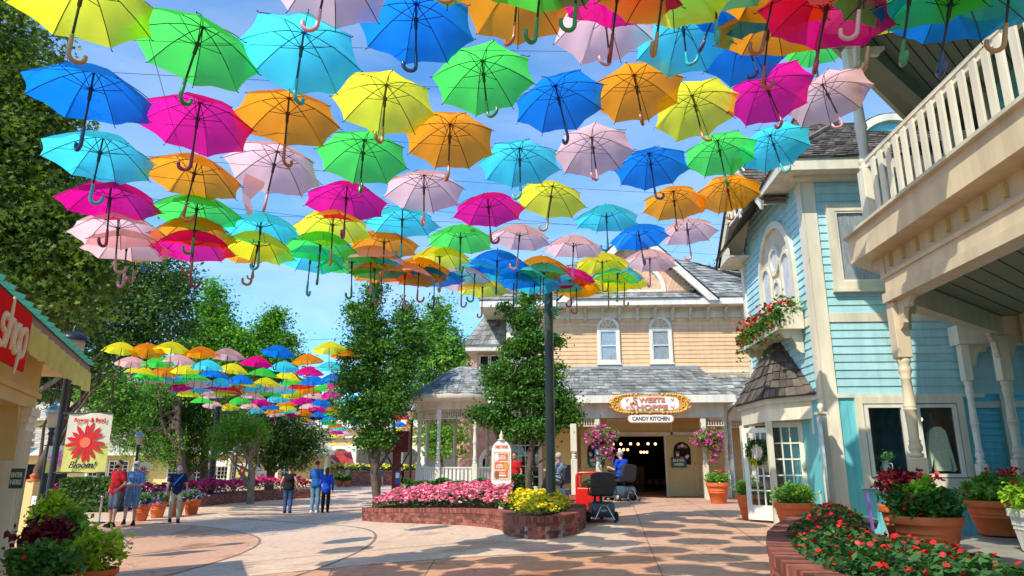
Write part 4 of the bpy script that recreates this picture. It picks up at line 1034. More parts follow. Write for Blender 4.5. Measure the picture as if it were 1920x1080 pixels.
# open door leaves
def leaf(x0, x1, ang, hinge_right, handle=True):
    W = x1-x0; Fd = FR(x0, YW-.1, 0, ang)
    z1 = dz-.02; b = MB(Fd); z0 = GZ+.02; H = z1-z0
    b.box(0, W, 0, .045, z0, z0+H*.52); b.box(0, .22, .0, .045, z0+H*.52, z1); b.box(W-.22, W, .0, .045, z0+H*.52, z1)
    A = arch_pts(W/2, z1-.5, W/2-.22, 12)
    P = [(.22, z1), (.22, z1-.5)]+A[::-1][1:-1]+[(W-.22, z1-.5), (W-.22, z1)]; b.prism(P, 0, .045)
    frame_rect(b, .14, W-.14, z0+.14, z0+H*.46, .03, -.012, .0)
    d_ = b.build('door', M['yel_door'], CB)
    b = MB(Fd); b.quad((.2, .03, z0+H*.5), (W-.2, .03, z0+H*.5), (W-.2, .03, z1), (.2, .03, z1)); b.build('pane', M['dark_in'], d_)
    if handle: b = MB(Fd); b.box(W-.11, W-.04, -.03, 0, z0+1.0, z0+1.14); b.ell((W-.075, -.05, z0+1.08), .03, n=6); b.build('handle', M['gold'], d_)
    return Fd, W, z1
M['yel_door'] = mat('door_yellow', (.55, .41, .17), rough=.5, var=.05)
fd1 = leaf(dx1+.08, dx1+1.12, 3, False); fd2 = leaf(dx0-1.12, dx0-.08, -4, True, False)
for (Fd, W, z1), lb in ((fd1, 'pink and white flower wreath on the right door leaf'), (fd2, 'pink flower wreath on the left door leaf, behind the basket')):
    t = thing('wreath', lb, 'wreath', Fd @ V((W/2, -.04, z1-.5)))
    P = []; 
    for k in range(400):
        a = random.uniform(0, 6.28); r = .2+random.gauss(0, .035); P.append(Fd @ V((W/2+r*math.cos(a), -.06+random.gauss(0, .02), z1-.55+r*1.1*math.sin(a))))
    P = np.array([tuple(q) for q in P]); npmesh('leaves', leafquads(P, .06), 4, M['lf_bed'], NR.rand(len(P)), t)
    for nm_, m_, k0 in (('pink_flower', 'fl_pink', 5), ('white_flower', 'c_white', 3)):
        b = MB()
        for k in range(k0):
            a = 1+k*6.28/k0*.93+(.6 if k0 == 3 else 0); c = Fd @ V((W/2+.2*math.cos(a), -.09, z1-.55+.22*math.sin(a)))
            for j in range(6): b.ell(c+V((.03*math.cos(j), -.01, .03*math.sin(j))), .032, .012, .032, n=5)
        b.build(nm_, M[m_], t)
    t = tag(MB().build('x', M['green_sign']), 'x'); bpy.data.objects.remove(t)
def plaque(name, label, cat, F, x, z, w, h, lines, bg='green_sign', fg='signw', y=-.06, group=None, fs=None, t_=.02):
    t = thing(name, label, cat, F @ V((x, y, z-h/2)), group=group)
    b = MB(F); b.box(x-w/2, x+w/2, y-t_, y, z-h/2, z+h/2, bev=.006); b.build('board', M[bg], t)
    if not lines: return t
    b = MB(F); n = len(lines); hh = h*.72/n
    for i, l in enumerate(lines): text(b, l, x, y-t_-.003, z+h*.36-hh*(i+.5), hh*.95, width=min(w*.8, hh*.62*len(l)), bold=.02)
    b.build('lettering', M[fg], t); return t
(Fd, W, z1) = fd1; plaque('sign', 'green ENTER HERE sign on the open right door leaf', 'sign', Fd, W*.36, GZ+1.15, .52, .36, ['ENTER', 'HERE'])
(Fd, W, z1) = fd2; plaque('sign', 'green ENTER ONLY sign on the left door leaf behind the scooter', 'sign', Fd, W*.5, GZ+1.15, .52, .36, ['ENTER', 'ONLY'])
# transom panel
b = MB(F); x0, x1 = at(1141, 800, YW).x, at(1256, 800, YW).x; z0, z1 = at(1200, 812, YW).z, at(1200, 789, YW).z
frame_rect(b, x0, x1, z0, z1, .07, -.07, -.01); b.build('transom_frame', M['sage'], CB)
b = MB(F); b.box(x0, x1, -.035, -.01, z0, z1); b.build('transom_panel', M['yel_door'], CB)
# framed boards on the wall left
for px0, px1, pz0, pz1 in ((1040, 1083, 875, 800),):
    b = MB(F); a, c = at(px0, 850, YW), at(px1, 850, YW); z0, z1 = at(1060, pz0, YW).z, at(1060, pz1, YW).z
    t = thing('wall_poster', 'dark framed poster on the porch wall behind the seated person', 'poster', (a.x, YW, z0))
    frame_rect(b, a.x, c.x, z0, z1, .06, -.06, -.02); b.build('frame', M['wood'], t); b = MB(F); b.box(a.x, c.x, -.04, -.02, z0, z1); b.build('poster', M['yel_wall'], t)
sash_window(CB, F, at(985, 850, YW).x, GZ+.3, GZ+2.1, 1.0, curtain=False, bars=((.25, .5, .75), (.2, .4, .6, .8)), fr='sage')
# downspout
b = MB(); a = at(1387, 745, yP+.1); c = at(1368, 770, yP+.9); d_ = at(1384, 925, yP+1.2)
b.tube([(a.x, a.y, a.z), (a.x-.05, a.y+.1, a.z-.2), (c.x+.02, c.y+.1, c.z-.02), (c.x+.02, c.y+.3, c.z-.3), (c.x+.02, c.y+.3, 1.1), (c.x+.04, c.y+.25, .9), (c.x+.1, c.y-.1, .72)], .07, n=10); b.build('downspout', M['galv'], CB)
# left bay turret behind
b = MB(); bx, by = at(902, 640, 27.5).x, 27.5
b.box(-3.1, X0c+.1, 27.2, 29.2, 5.0, 6.0); b.build('bay_wall', M['peach_sid'], CB)
b = MB(); b.plate([(-3.5, 26.7), (X0c+.3, 26.7), (X0c+.3, 29.8), (-3.5, 29.8)], 6.0, 6.22); b.box(-3.16, X0c+.1, 27.15, 27.2, 4.95, 5.15); b.build('bay_cornice', M['white'], CB)
b = MB(); shingles(b, (-3.55, 26.65, 6.22), (X0c+.3, 26.65, 6.22), (X0c+.2, 27.6, 7.9), (-2.6, 27.6, 7.9), .25, .2); shingles(b, (-3.55, 29.8, 6.22), (-3.55, 26.65, 6.22), (-2.6, 27.6, 7.9), (-2.6, 28.8, 7.9), .25, .2); b.build('bay_roof', M['gray_sh'], CB)
for k in range(3):
    b = MB(); x = -2.95+k*.42; frame_rect(b, x, x+.3, 5.3, 5.85, .04, 27.12, 27.19); wn = b.build('window', M['white'], CB); b = MB(); b.box(x, x+.3, 27.16, 27.19, 5.3, 5.85); b.build('pane', M['glass_dk'] if 'glass_dk' in M else M['dark_in'], wn)
sash_window(CB, FR(0, YW), -1.3, 5.25, 6.3, .5, curtain=True)
# big carved sign
yS = yP-.12; c = at(1218, 757, yS); FS = FR(c.x, yS, c.z); Wd = (at(1291, 757, yS).x-at(1145, 757, yS).x); Hd = .62
t = thing('shop_sign', 'ornate gold scroll sign reading SWEET SHOPPE above the porch entrance', 'sign', (c.x, yS, c.z))
b = MB(FS)
pts = [(Wd/2*.93*math.copysign(abs(math.cos(q))**.45, math.cos(q)), Hd/2*.9*math.copysign(abs(math.sin(q))**.5, math.sin(q))) for q in [2*math.pi*i/40 for i in range(40)]]
b.prism(pts, -.05, 0); b.build('board', M['gold'], t); b = MB(FS); b.prism([(x*.80, z*.78) for x, z in pts], -.06, -.05); b.build('face', M['signw'], t)
b = MB(FS)
n = 64
for i in range(n):
    q = 2*math.pi*i/n; x = Wd/2*.95*math.copysign(abs(math.cos(q))**.45, math.cos(q)); z = Hd/2*.93*math.copysign(abs(math.sin(q))**.5, math.sin(q))
    b.ell((x, -.05, z), .055, .035, .04, n=6)
for sx_ in (-1, 1):
    for (ux, uz, r) in [(.43, .2, .09), (.47, 0, .1), (.43, -.22, .1), (.38, .3, .07), (.38, -.32, .08), (.49, .12, .07), (.49, -.12, .08)]:
        x, z = sx_*ux*Wd, uz*Hd; 
        P = [(x+r*(1-k/14)*math.cos(k*.6)*sx_, -.07, z+r*(1-k/14)*math.sin(k*.6)*(1 if uz >= 0 else -1)) for k in range(13)]
        b.tube(P, [.026*(1-k/18) for k in range(13)], n=6)
b.build('scroll_frame', M['gold'], t)
b = MB(FS); text(b, 'WEETS', .06, -.07, .12, .2, width=Wd*.34, bold=.035, extrude=.02); text(b, 'HOPPE', .06, -.07, -.11, .2, width=Wd*.40, bold=.035, extrude=.02)
text(b, 'S', -Wd*.19, -.07, .11, .33, bold=.03, extrude=.02); text(b, 'S', -Wd*.23, -.07, -.09, .36, bold=.03, extrude=.02)
for sx_ in (-1, 1):
    for zz in (.12, -.12): P = [(sx_*(Wd*.27+.10*k/8), -.065, zz+.045*math.sin(k)) for k in range(9)]; b.tube(P, .014, n=5)
b.build('lettering', M['signp'], t)
c = at(1220, 785, yS); FS2 = FR(c.x, yS, c.z); w2 = at(1264, 785, yS).x-at(1177, 785, yS).x
t = thing('hanging_sign', 'oval cream sign reading CANDY KITCHEN under the gold sign', 'sign', (c.x, yS, c.z))
def pill(w_, h_): return [(w_/2-h_/2+h_/2*math.cos(a), h_/2*math.sin(a)) for a in [rad(-90+15*i) for i in range(13)]]+[(-w_/2+h_/2+h_/2*math.cos(a), h_/2*math.sin(a)) for a in [rad(90+15*i) for i in range(13)]]
b = MB(FS2); b.prism(pill(w2, .27), -.03, 0); b.build('board', M['signp'], t)
b = MB(FS2); b.prism(pill(w2-.05, .22), -.036, -.03); b.build('face', M['signw'], t)
b = MB(FS2); text(b, 'CANDY KITCHEN', 0, -.04, 0, .17, width=w2*.80, bold=.025); b.build('lettering', M['signk'], t)
for x in (-.4, .4): b = MB(FS2); b.tube([(x, -.01, .13), (x, -.01, .24)], .008, n=5); b.build('hook', M['black'], t)
plaque('notice', 'small blue and white notice on the porch post by the left basket', 'notice', FR(0, yP+.3), posts[1], at(1122, 846, yP+.3).z, .26, .34, [], bg='signb')
t = scene.objects['notice']; b = MB(FR(posts[1], yP+.3, at(1122, 846, yP+.3).z)); b.box(-.09, .09, -.085, -.08, -.1, .05); b.build('paper', M['signw'], t)
# ------------------------------------------------------------- rounded porch pavilion
gp = at(872, 760, 25.3); gxc, gyc = gp.x, 25.3
PV = thing('round_porch_pavilion', 'rounded cream porch pavilion with conical grey shingle roof and railing', 'pavilion', (gxc, gyc, GZ))
ezz = at(800, 738, 23.3).z; rz_ = 2.15
b = MB(); N_ = 20
for k in range(N_):
    a0, a1 = 2*math.pi*k/N_, 2*math.pi*(k+1)/N_
    shingles(b, (gxc+rz_*math.cos(a0), gyc+rz_*math.sin(a0), ezz), (gxc+rz_*math.cos(a1), gyc+rz_*math.sin(a1), ezz), (gxc+.5*math.cos(a1), gyc+.5*math.sin(a1), ezz+1.08), (gxc+.5*math.cos(a0), gyc+.5*math.sin(a0), ezz+1.08), .17, .2, th=.018)
b.lathe([(.52, 1.05), (.3, 1.14), (.001, 1.18)], (gxc, gyc, ezz), n=20); b.build('roof', M['gray_sh'], PV)
b = MB(); b.lathe([(rz_-.02, .0), (rz_-.02, -.14), (rz_-.1, -.2), (1.72, -.24), (1.72, -.5), (1.60, -.5), (1.60, -.2)], (gxc, gyc, ezz), n=40); b.build('cornice', M['cream'], PV)
b = MB(); b.lathe([(.001, 0), (1.65, 0)], (gxc, gyc, ezz-.22), n=30); b.build('ceiling', M['cream'], PV)
b = MB(); b.lathe([(.001, .02), (1.85, .02), (1.85, -.3)], (gxc, gyc, GZ+.1), n=30); b.build('floor', M['deck'], PV)
angs = [200, 245, 290, 335, 20, 65, 110, 155]
pp = [(gxc+1.62*math.cos(rad(a)), gyc+1.62*math.sin(rad(a))) for a in angs]
for (x, y) in pp: b = MB(); turned(b, x, y, GZ+.1, ezz-.5, .17, sq0=.36, sq1=.12); b.build('post', M['cream'], PV)
for i in range(8):
    if i == 4: continue
    (x0, y0), (x1, y1) = pp[i], pp[(i+1) % 8]; L_ = math.hypot(x1-x0, y1-y0); an = math.degrees(math.atan2(y1-y0, x1-x0)); Fp = FR(x0, y0, 0, an)
    spandrel(PV, Fp, .09, L_-.09, ezz-.52, h=.28)
    if i in (3,): continue
    b = MB(Fp); zt = GZ+1.0; b.box(.09, L_-.09, -.035, .035, zt-.05, zt); b.box(.09, L_-.09, -.025, .025, GZ+.2, GZ+.25)
    n = 8
    for k in range(n): x = .09+(L_-.18)*(k+.5)/n; b.box(x-.045, x+.045, -.012, .012, GZ+.25, zt-.05)
    b.build('railing', M['white'], PV)
# ------------------------------------------------------------- corner gift shop on the left
e0 = atz(165, 690, 3.12); e1 = atz(0, 545, 3.12)
dv = V((e0.x-e1.x, e0.y-e1.y)).normalized(); ang = math.degrees(math.atan2(dv.y, dv.x))      # along the eave, away from the camera
FS_ = FR(e0.x, e0.y, 0, ang)      # local x along eave (0 = far corner, negative toward camera), y into the shop
LS = thing('corner_shop', 'yellow corner shop with green metal roof, fluted pilaster and red sign band', 'building', (e0.x, e0.y, .1))
b = MB(FS_)
b.box(-9, 0, -.03, .02, 3.02, 3.14); b.box(-.02, .03, .0, 6, 3.02, 3.14); b.build('gutter', M['wood'], LS)
b = MB(FS_)
b.add([(-9, -.05, 3.13), (.05, -.05, 3.13), (.05, 6, 3.13), (-9, 6, 5.2), (-2.5, 6, 5.2)], [(0, 1, 4, 3), (1, 2, 4)])
k = -.15
while k > -9: b.beam((k, -.09, 3.16), (k, 2.4, 4.0), .03, .05); k -= .36
b.build('roof', M['green_roof'], LS)
# fabric valance band
p_ = atz(52, 610, 2.95); lx = -(V((p_.x-e0.x, p_.y-e0.y)).length)
b = MB(FS_); x = -.05; vs = []; n = 40
zv0 = 2.74
for i in range(n+1):
    xx = -.05+(lx+.05)*i/n; vs += [(xx, -.06-.012*math.sin(i*1.9), 3.03), (xx, -.07-.02*math.sin(i*1.9), zv0+.03*math.sin(i*.9)*.5)]
b.add(vs, [(2*i, 2*i+1, 2*i+3, 2*i+2) for i in range(n)], sm=True); b.build('valance', M['bannerg'], LS)
SG = thing('shop_banner', 'red banner reading shop hung along the corner shop eave', 'sign', FS_ @ V((lx-1, -.1, 2.6)))
b = MB(FS_)
b.box(lx-2.6, lx, -.13, -.11, 2.52, 3.04); b.build('banner', M['signr'], SG)
b = MB(FS_); hs = .30
def stroke(b, pts, w=.035): b.tube([(x, -.135, z) for x, z in pts], [w*.5]+[w]*(len(pts)-2)+[w*.5], n=6)
def arcp(cx, cz, rx, rz, a0, a1, n=14): return [(cx+rx*math.cos(rad(a0+(a1-a0)*i/n)), cz+rz*math.sin(rad(a0+(a1-a0)*i/n))) for i in range(n+1)]
q = lx-.14; zb_ = 2.66
old = b.xf; b.xf = old @ Matrix.Translation((lx-.05, 0, 2.76)) @ Matrix.Diagonal((1.15, 1, 1.15, 1)) @ Matrix.Translation((-lx+.05, 0, -2.76)) @ Matrix(((1, 0, .12, -.32), (0, 1, 0, 0), (0, 0, 1, 0), (0, 0, 0, 1)))
# p, o, h, s  (from right to left)
stroke(b, [(q-.17, zb_+.2), (q-.16, zb_-.0), (q-.17, zb_-.16)], .024); stroke(b, arcp(q-.085, zb_+.09, .075, .11, 160, -170), .022)
stroke(b, arcp(q-.30, zb_+.09, .072, .105, 0, 360), .024)
stroke(b, [(q-.56, zb_+.36), (q-.56, zb_+.1), (q-.565, zb_-.02)], .024); stroke(b, arcp(q-.485, zb_+.1, .065, .1, 170, 0)+[(q-.415, zb_-.01)], .022)
stroke(b, arcp(q-.69, zb_+.15, .06, .055, 20, 260)+arcp(q-.69, zb_+.04, .065, .055, 80, -160), .022)
b.build('lettering', M['signt'], SG)
# soffit, beam, arch, pilaster
b = MB(FS_); b.box(-9, -.05, .05, 1.2, 2.96, 3.02); b.build('soffit', M['yel_wall'], LS)
cpx = at(60, 700, 8).x
cc = FS_.inverted() @ atz(66, 722, 2.62); px_ = cc.x
cfr = .30
b = MB(FS_); b.box(-9, px_+.79, cfr, cfr+.35, 2.38, 2.96); b.box(-9, px_+.82, cfr-.04, cfr+.0, 2.52, 2.58); b.build('beam', M['yel_wall'], LS)
cw = .42; x1_ = px_+.75; x0_ = x1_-cw
b = MB(FS_)
b.box(x0_-.05, x1_+.05, cfr-.06, cfr+.42, 2.28, 2.38); b.box(x0_-.03, x1_+.03, cfr-.04, cfr+.40, 2.20, 2.28); b.box(x0_, x1_, cfr-.02, cfr+.38, .0, 2.2)
for k in range(6): b.box(x0_+.05+k*.058, x0_+.075+k*.058, cfr-.035, cfr-.02, .5, 2.1)
b.box(x0_-.05, x1_+.05, cfr-.06, cfr+.42, .0, .35); b.build('pilaster', M['cream'], LS)
b = MB(FS_)
aw = 1.0; A = arch_pts(x0_-aw, 1.75, aw, 16)
for i in range(16):
    (xa, za), (xb_, zb2) = A[i], A[i+1]; b.add([(xa, cfr+.05, za), (xb_, cfr+.05, zb2), (xb_, cfr+.05, 2.5), (xa, cfr+.05, 2.5), (xa, cfr+.3, za), (xb_, cfr+.3, zb2)], [(0, 1, 2, 3), (0, 4, 5, 1)])
b.build('arch', M['yel_wall'], LS)
b = MB(FS_); b.box(-9, x1_-.1, 2.2, 2.3, 0, 2.9); b.build('back_wall', M['yel_wall'], LS)
yc_ = (FS_ @ V((x1_-.2, cfr, 0))).y-.5; c = at(33, 897, yc_); plaque('sign', 'green ENTER HERE sign fixed on the left yellow pilaster', 'sign', FR(c.x, yc_, c.z, 8), 0, 0, .15, .22, ['ENTER', 'HERE'], y=0)
tag(t, None)
t = thing('pennant_string', 'vertical string of red and white patterned squares beside the pilaster', 'pennants', at(62, 830, 9.5))
for k in range(4):
    c = at(62-k*1.0, 790+k*14, 9.5); F_ = FR(c.x, c.y, c.z); b = MB(F_); b.box(-.045, .045, -.006, 0, -.045, .045); pn = b.build('square', M['signw'], t)
    b = MB(F_); b.prism([(0, .03), (.03, 0), (0, -.03), (-.03, 0)][::-1], -.01, -.006); b.build('motif', M['signr'], pn)
# ------------------------------------------------------------- lamp posts, banners
def lamp(name, label, x, y, H, group='lamp posts with frosted globes', big=1.0, z=None):
    z0 = G(x, y) if z is None else z
    t = thing('street_lamp', label, 'street lamp', (x, y, z0), group=group)
    b = MB(); b.lathe([(.16, 0), (.16, .12), (.11, .18), (.1, .5), (.075, .56), (.06, .62), (.055, H*.6), (.05, H-.62), (.075, H-.6), (.075, H-.56), (.045, H-.52), (.08, H-.46), (.1, H-.44)], (x, y, z0), n=14); b.build('post', M['black'], t)
    b = MB(); b.lathe([(.07, H-.44), (.1, H-.36), (.15*big, H-.2), (.16*big, H-.08), (.12*big, H-.02)], (x, y, z0), n=14); b.build('globe', M['lampglass'], t)
    b = MB(); b.lathe([(.20*big, H-.08), (.205*big, H-.05), (.17*big, H+.03), (.09*big, H+.09), (.03, H+.12), (.045, H+.15), (.03, H+.18), (.001, H+.24)], (x, y, z0), n=14); b.build('cap', M['black'] if big > 1.1 else M['galv'], t)
    return t
def lamp_at(label, px, ptop, Y, **k):
    p = at(px, ptop, Y); z0 = G(p.x, Y); return lamp('l', label, p.x, Y, p.z-z0, **k), p
L1, pL1 = lamp_at('tall black lamp post carrying the large red Bloom flower banner', 138, 632, 12.6, big=1.35)
L2, pL2 = lamp_at('black lamp post with white dome behind the Bloom banner lamp', 103, 768, 16.5)
lamp_at('black lamp post with round globe at the dark tree trunk', 446, 832, 38)
lamp_at('black lamp post with white dome left of the round pavilion', 773, 766, 27)
lamp_at('slim lamp post partly hidden in the bright weeping tree', 262, 815, 30)
def flower_shape(b, cx, cz, R, n, w, y, seed=1):
    rs = random.Random(seed)
    for k in range(n):
        a = 2*math.pi*k/n+rs.uniform(-.1, .1); r = R*rs.uniform(.88, 1.05); u = (math.cos(a), math.sin(a)); v_ = (-u[1], u[0])
        P = [(cx+u[0]*r*t_+v_[0]*w*s_, cz+u[1]*r*t_+v_[1]*w*s_) for t_, s_ in ((.15, .4), (.45, 1), (.8, .9), (1, 0), (.8, -.9), (.45, -1), (.15, -.4))]
        b.prism(P, y-.004-.0015*(k % 3), y-.0005*(k % 5))
def banner(label, px0, px1, py0, py1, Y, col, big=False, post=None, group=None, text_=None, tilt=0):
    a, c = at(px0, py0, Y), at(px1, py1, Y); w_ = abs(c.x-a.x); h_ = abs(a.z-c.z); cx, cz = (a.x+c.x)/2, (a.z+c.z)/2
    t = thing('banner', label, 'banner', (cx, Y, cz-h_/2), group=group); F_ = FR(cx, Y, cz, tilt)
    n = 10
    def sheet(z0, z1, m, nm):
        b = MB(F_); vs = []
        for i in range(n+1): x = -w_/2+w_*i/n; vs += [(x, .02*math.sin(i*.7), z0), (x, .02*math.sin(i*.7+.4), z1)]
        b.add(vs, [(2*i, 2*i+2, 2*i+3, 2*i+1) for i in range(n)], sm=True); b.build(nm, M[m], t)
    sheet(-h_/2, -h_*.02, 'bannerg', 'lower_panel'); sheet(-h_*.02, h_/2, 'bannert', 'upper_panel')
    b = MB(F_); flower_shape(b, 0, h_*.0, w_*.46, 15 if big else 11, w_*.046, -.03); b.build('flower', M[col], t)
    b = MB(F_); b.prism([(w_*.12*math.cos(q), w_*.11*math.sin(q)) for q in np.linspace(0, 6, 16)], -.045, -.036); b.build('flower_centre', M['signo'] if col != 'petal_m' else M['fl_yel'], t)
    if big:
        b = MB(F_); text(b, 'flower & food', .02, -.03, h_*.385, .11, width=w_*.72, bold=.015); b.build('lettering', M['signr'], t)
        b = MB(F_); text(b, 'Bloom!', 0, -.03, -h_*.37, .17, width=w_*.62, shear=.35, bold=.005); b.build('lettering', M['c_navy'], t)
    for z in (-h_/2, h_/2): b = MB(F_); b.tube([(-w_/2-.12, .0, z), (w_/2, 0, z)], .013, n=6); b.build('rod', M['black'], t)
    return t
banner('large tan and lime banner with red daisy and the word Bloom', 130, 196, 775, 886, 12.5, 'petal_r', True)
banner('tan banner with magenta flower half hidden behind the lamp post', 92, 124, 835, 888, 16.4, 'petal_m')
banner('small red daisy banner hanging at the weeping tree trunk', 259, 278, 866, 902, 29.8, 'petal_r', group=None)
banner('small red daisy banner hanging beside the globe lamp', 444, 463, 868, 896, 37.8, 'petal_r')
banner('small banner with blue flower right of the pale trunk', 486, 498, 882, 905, 39, 'fl_purp')
# ------------------------------------------------------------- poles
def pole(label, px, ptop, pbase, Y, r, m='dkgreen', z0=None):
    a = at(px, ptop, Y); z = G(a.x, Y) if z0 is None else z0
    t = thing('utility_pole', label, 'pole', (a.x, Y, z)); b = MB(); b.tube([(a.x, Y, z), (a.x, Y, a.z)], [r*1.08, r], n=20); b.build('shaft', M[m], t)
    b = MB(); b.box(a.x-.22, a.x+.22, Y-.22, Y+.22, z+.0, z+.02)
    b.build('base_plate', M['black'], t)
    for i, (dx, dy) in enumerate(((-.17, -.17), (.17, -.17), (-.17, .17), (.17, .17))): b = MB(); b.lathe([(.02, 0), (.02, .05), (.001, .06)], (a.x+dx, Y+dy, z+.02), n=6); b.build('bolt', M['black'], t)
    b = MB(); b.lathe([(r*1.02, 0), (r*1.15, .02), (r*1.1, .05), (.001, .09)], (a.x, Y, a.z), n=16); b.build('pole_cap', M[m], t)
    return a
pole('tall dark green steel pole standing in the yellow flower bed', 1028, 533, 968, 13.9, .088, z0=.86)
pole('dark steel pole in front of the yellow building, left of the globe lamp', 410, 765, 905, 33, .14, 'black')
# wires
def wire(label, a, c, sag=.15, r=.006):
    a, c = V(a), V(c); t_ = [a.lerp(c, i/16)-V((0, 0, sag*4*(i/16)*(1-i/16))) for i in range(17)]
    b = MB(); b.tube(t_, r, n=4); tag(b.build('cable', M['black']), label, 'cable', 'thin steel cables carrying the umbrellas')
def ndep2(x, y): return FPX*2*UR*.97/float(_c[0]+_c[1]*x+_c[2]*y)
WN = ['over the lowest row of near umbrellas', 'across the top rows of near umbrellas', 'above the first row of far umbrellas', 'through the middle of the far umbrellas', 'above the middle rows of near umbrellas', 'just above the second near row', 'above the third near row', 'above the fourth near row', 'just over the fifth near row', 'over the last far rows', 'along the right flank of the near umbrellas', 'along the left flank of the near umbrellas']
WP = [((-60, 330), (1390, 480)), ((-80, 60), (1600, 90)), None, None, ((-60, 200), (1500, 300)), ((-60, 120), (1560, 170)), ((-60, 262), (1480, 370)), ((0, 380), (1400, 420)), ((60, 300), (1420, 450)), None, ((1540, 60), (1240, 500)), ((250, -40), (400, 470))]
for k, w_ in enumerate(WP):
    if w_: wire('thin steel cable strung '+WN[k], atd(*w_[0], ndep2(*w_[0])-.12), atd(*w_[1], ndep2(*w_[1])-.12), .1, .0028)
for k, p0, p1, d0, d1 in ((2, (300, 630), (700, 630), 21.8, 22.5), (3, (240, 676), (740, 684), 26, 26.4), (9, (380, 735), (760, 745), 34, 34)): wire('thin steel cable strung '+WN[k], atd(*p0, d0), atd(*p1, d1))
# ------------------------------------------------------------- long yellow building behind
YL = 50
YBD = thing('yellow_shop_row', 'long low yellow shop row with tan shingle roof behind the trees', 'building', (-24, YL, .9))
xl0, xl1 = at(-120, 870, YL).x, at(620, 870, YL).x; zg = G(-20, YL)
ze = at(300, 846, YL).z
F = FR(0, YL); b = MB(F); siding(b, xl1, zg-.2, ze, .22, x0=xl0, out=.012); b.build('front_wall', M['yel_wall'], YBD)
b = MB(); shingles(b, (xl0, YL-1.2, ze-.1), (xl1+.6, YL-1.2, ze-.1), (xl1-2.5, YL+3.5, ze+2.0), (xl0, YL+3.5, ze+2.0), .4, .5, th=.03); b.build('lower_roof', M['tan_sh'], YBD)
b = MB(); b.box(xl0, xl1+.6, YL-1.22, YL-1.15, ze-.3, ze-.08); b.build('fascia', M['cream'], YBD)
b = MB(); x0, x1 = at(-60, 800, YL+3).x, at(330, 800, YL+3).x; b.box(x0, x1, YL+3.4, YL+8, ze+1.6, ze+2.6); b.build('clerestory_wall', M['yel_wall'], YBD)
b = MB(); shingles(b, (x0-.5, YL+2.8, ze+2.4), (x1+.5, YL+2.8, ze+2.4), (x1-2, YL+6, ze+4.1), (x0, YL+6, ze+4.1), .4, .5, th=.03); b.build('upper_roof', M['tan_sh'], YBD)
def mwin(px0, px1, py0, py1, Y=YL, parent=YBD, cols=4, rws=4, nm='window'):
    a, c = at(px0, py0, Y), at(px1, py1, Y); F_ = FR(a.x, Y-.06, c.z); w_, h_ = c.x-a.x, a.z-c.z
    b = MB(F_); frame_rect(b, 0, w_, 0, h_, .1, -.03, .05)
    for i in range(1, cols): b.box(w_*i/cols-.025, w_*i/cols+.025, -.02, .0, 0, h_)
    for i in range(1, rws): b.box(0, w_, -.018, .0, h_*i/rws-.02, h_*i/rws+.02)
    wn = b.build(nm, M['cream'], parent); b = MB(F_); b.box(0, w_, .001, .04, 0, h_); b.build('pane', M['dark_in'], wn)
for q in ((170, 198, 866, 892), (208, 238, 866, 892), (318, 342, 870, 903), (349, 376, 870, 903), (410, 432, 876, 905), (436, 452, 876, 905)): mwin(*q)
mwin(386, 400, 880, 912, nm='door', cols=2, rws=3)
c = at(410, 869, YL-1); plaque('shop_sign', 'small pale sign over the door of the yellow shop row', 'sign', FR(c.x, YL-.9), 0, c.z, 1.1, .4, [], bg='signw', fg='wood')
for x in np.linspace(xl0+2, xl1, 9):
    b = MB(); b.box(x-.09, x+.09, YL-1.1, YL-.92, zg-.1, ze-.1); b.build('porch_post', M['cream'], YBD)
# brown awning / market canopy at the far left
c = at(82, 800, 30); t = thing('wooden_kiosk', 'dark brown kiosk with slatted roof behind the left pilaster', 'kiosk', (c.x-1, 30, 0)); b = MB(); z = at(70, 866, 30).z
b.box(c.x-2.2, c.x+.0, 29, 32, z-1.9, z-.1); b.build('cabin', M['dark_in'], t); b = MB(); shingles(b, (c.x-2.5, 28.5, z), (c.x+.3, 28.5, z), (c.x-.5, 30.5, z+.6), (c.x-2.5, 30.5, z+.6), .2, .3); b.build('roof', mat('blue_shingle', (.12, .18, .24), attr=.3, rough=.7), t)
# ------------------------------------------------------------- arcade building far centre
YA = 64; AR = thing('arcade_building', 'yellow arcade building with white arches and dentil cornice', 'building', (-17, YA, .9))
za = G(-15, YA)
xa0, xa1 = at(590, 880, YA).x, at(806, 880, YA).x; zt = at(700, 798, YA).z; zc_ = at(700, 836, YA).z
b = MB(); b.box(xa0, xa1+6, YA, YA+1, zc_-.2, zt); b.build('wall_upper', M['yel_wall'], AR)
b = MB(); b.box(xa0-.3, xa1+6, YA-.5, YA, zt-.25, zt+.05); b.box(xa0-.2, xa1+6, YA-.3, YA, zc_+.7, zc_+.85)
b.build('cornice', M['white'], AR)
b = MB()
for i in range(34): x = xa0+.2+i*.5; b.box(x, x+.22, YA-.25, YA, zt-.6, zt-.28)
b.build('dentil_course', M['signo'] if 0 else M['cream'], AR)
b = MB()
for i in range(18): x = xa0+i*1.0; b.box(x-.25, x+.35, YA-.1, YA+.1, zt+.05, zt+.5)
b.build('parapet', M['cream'], AR)
cxs = [at(q, 870, YA).x for q in (612, 662, 704, 748, 790)]
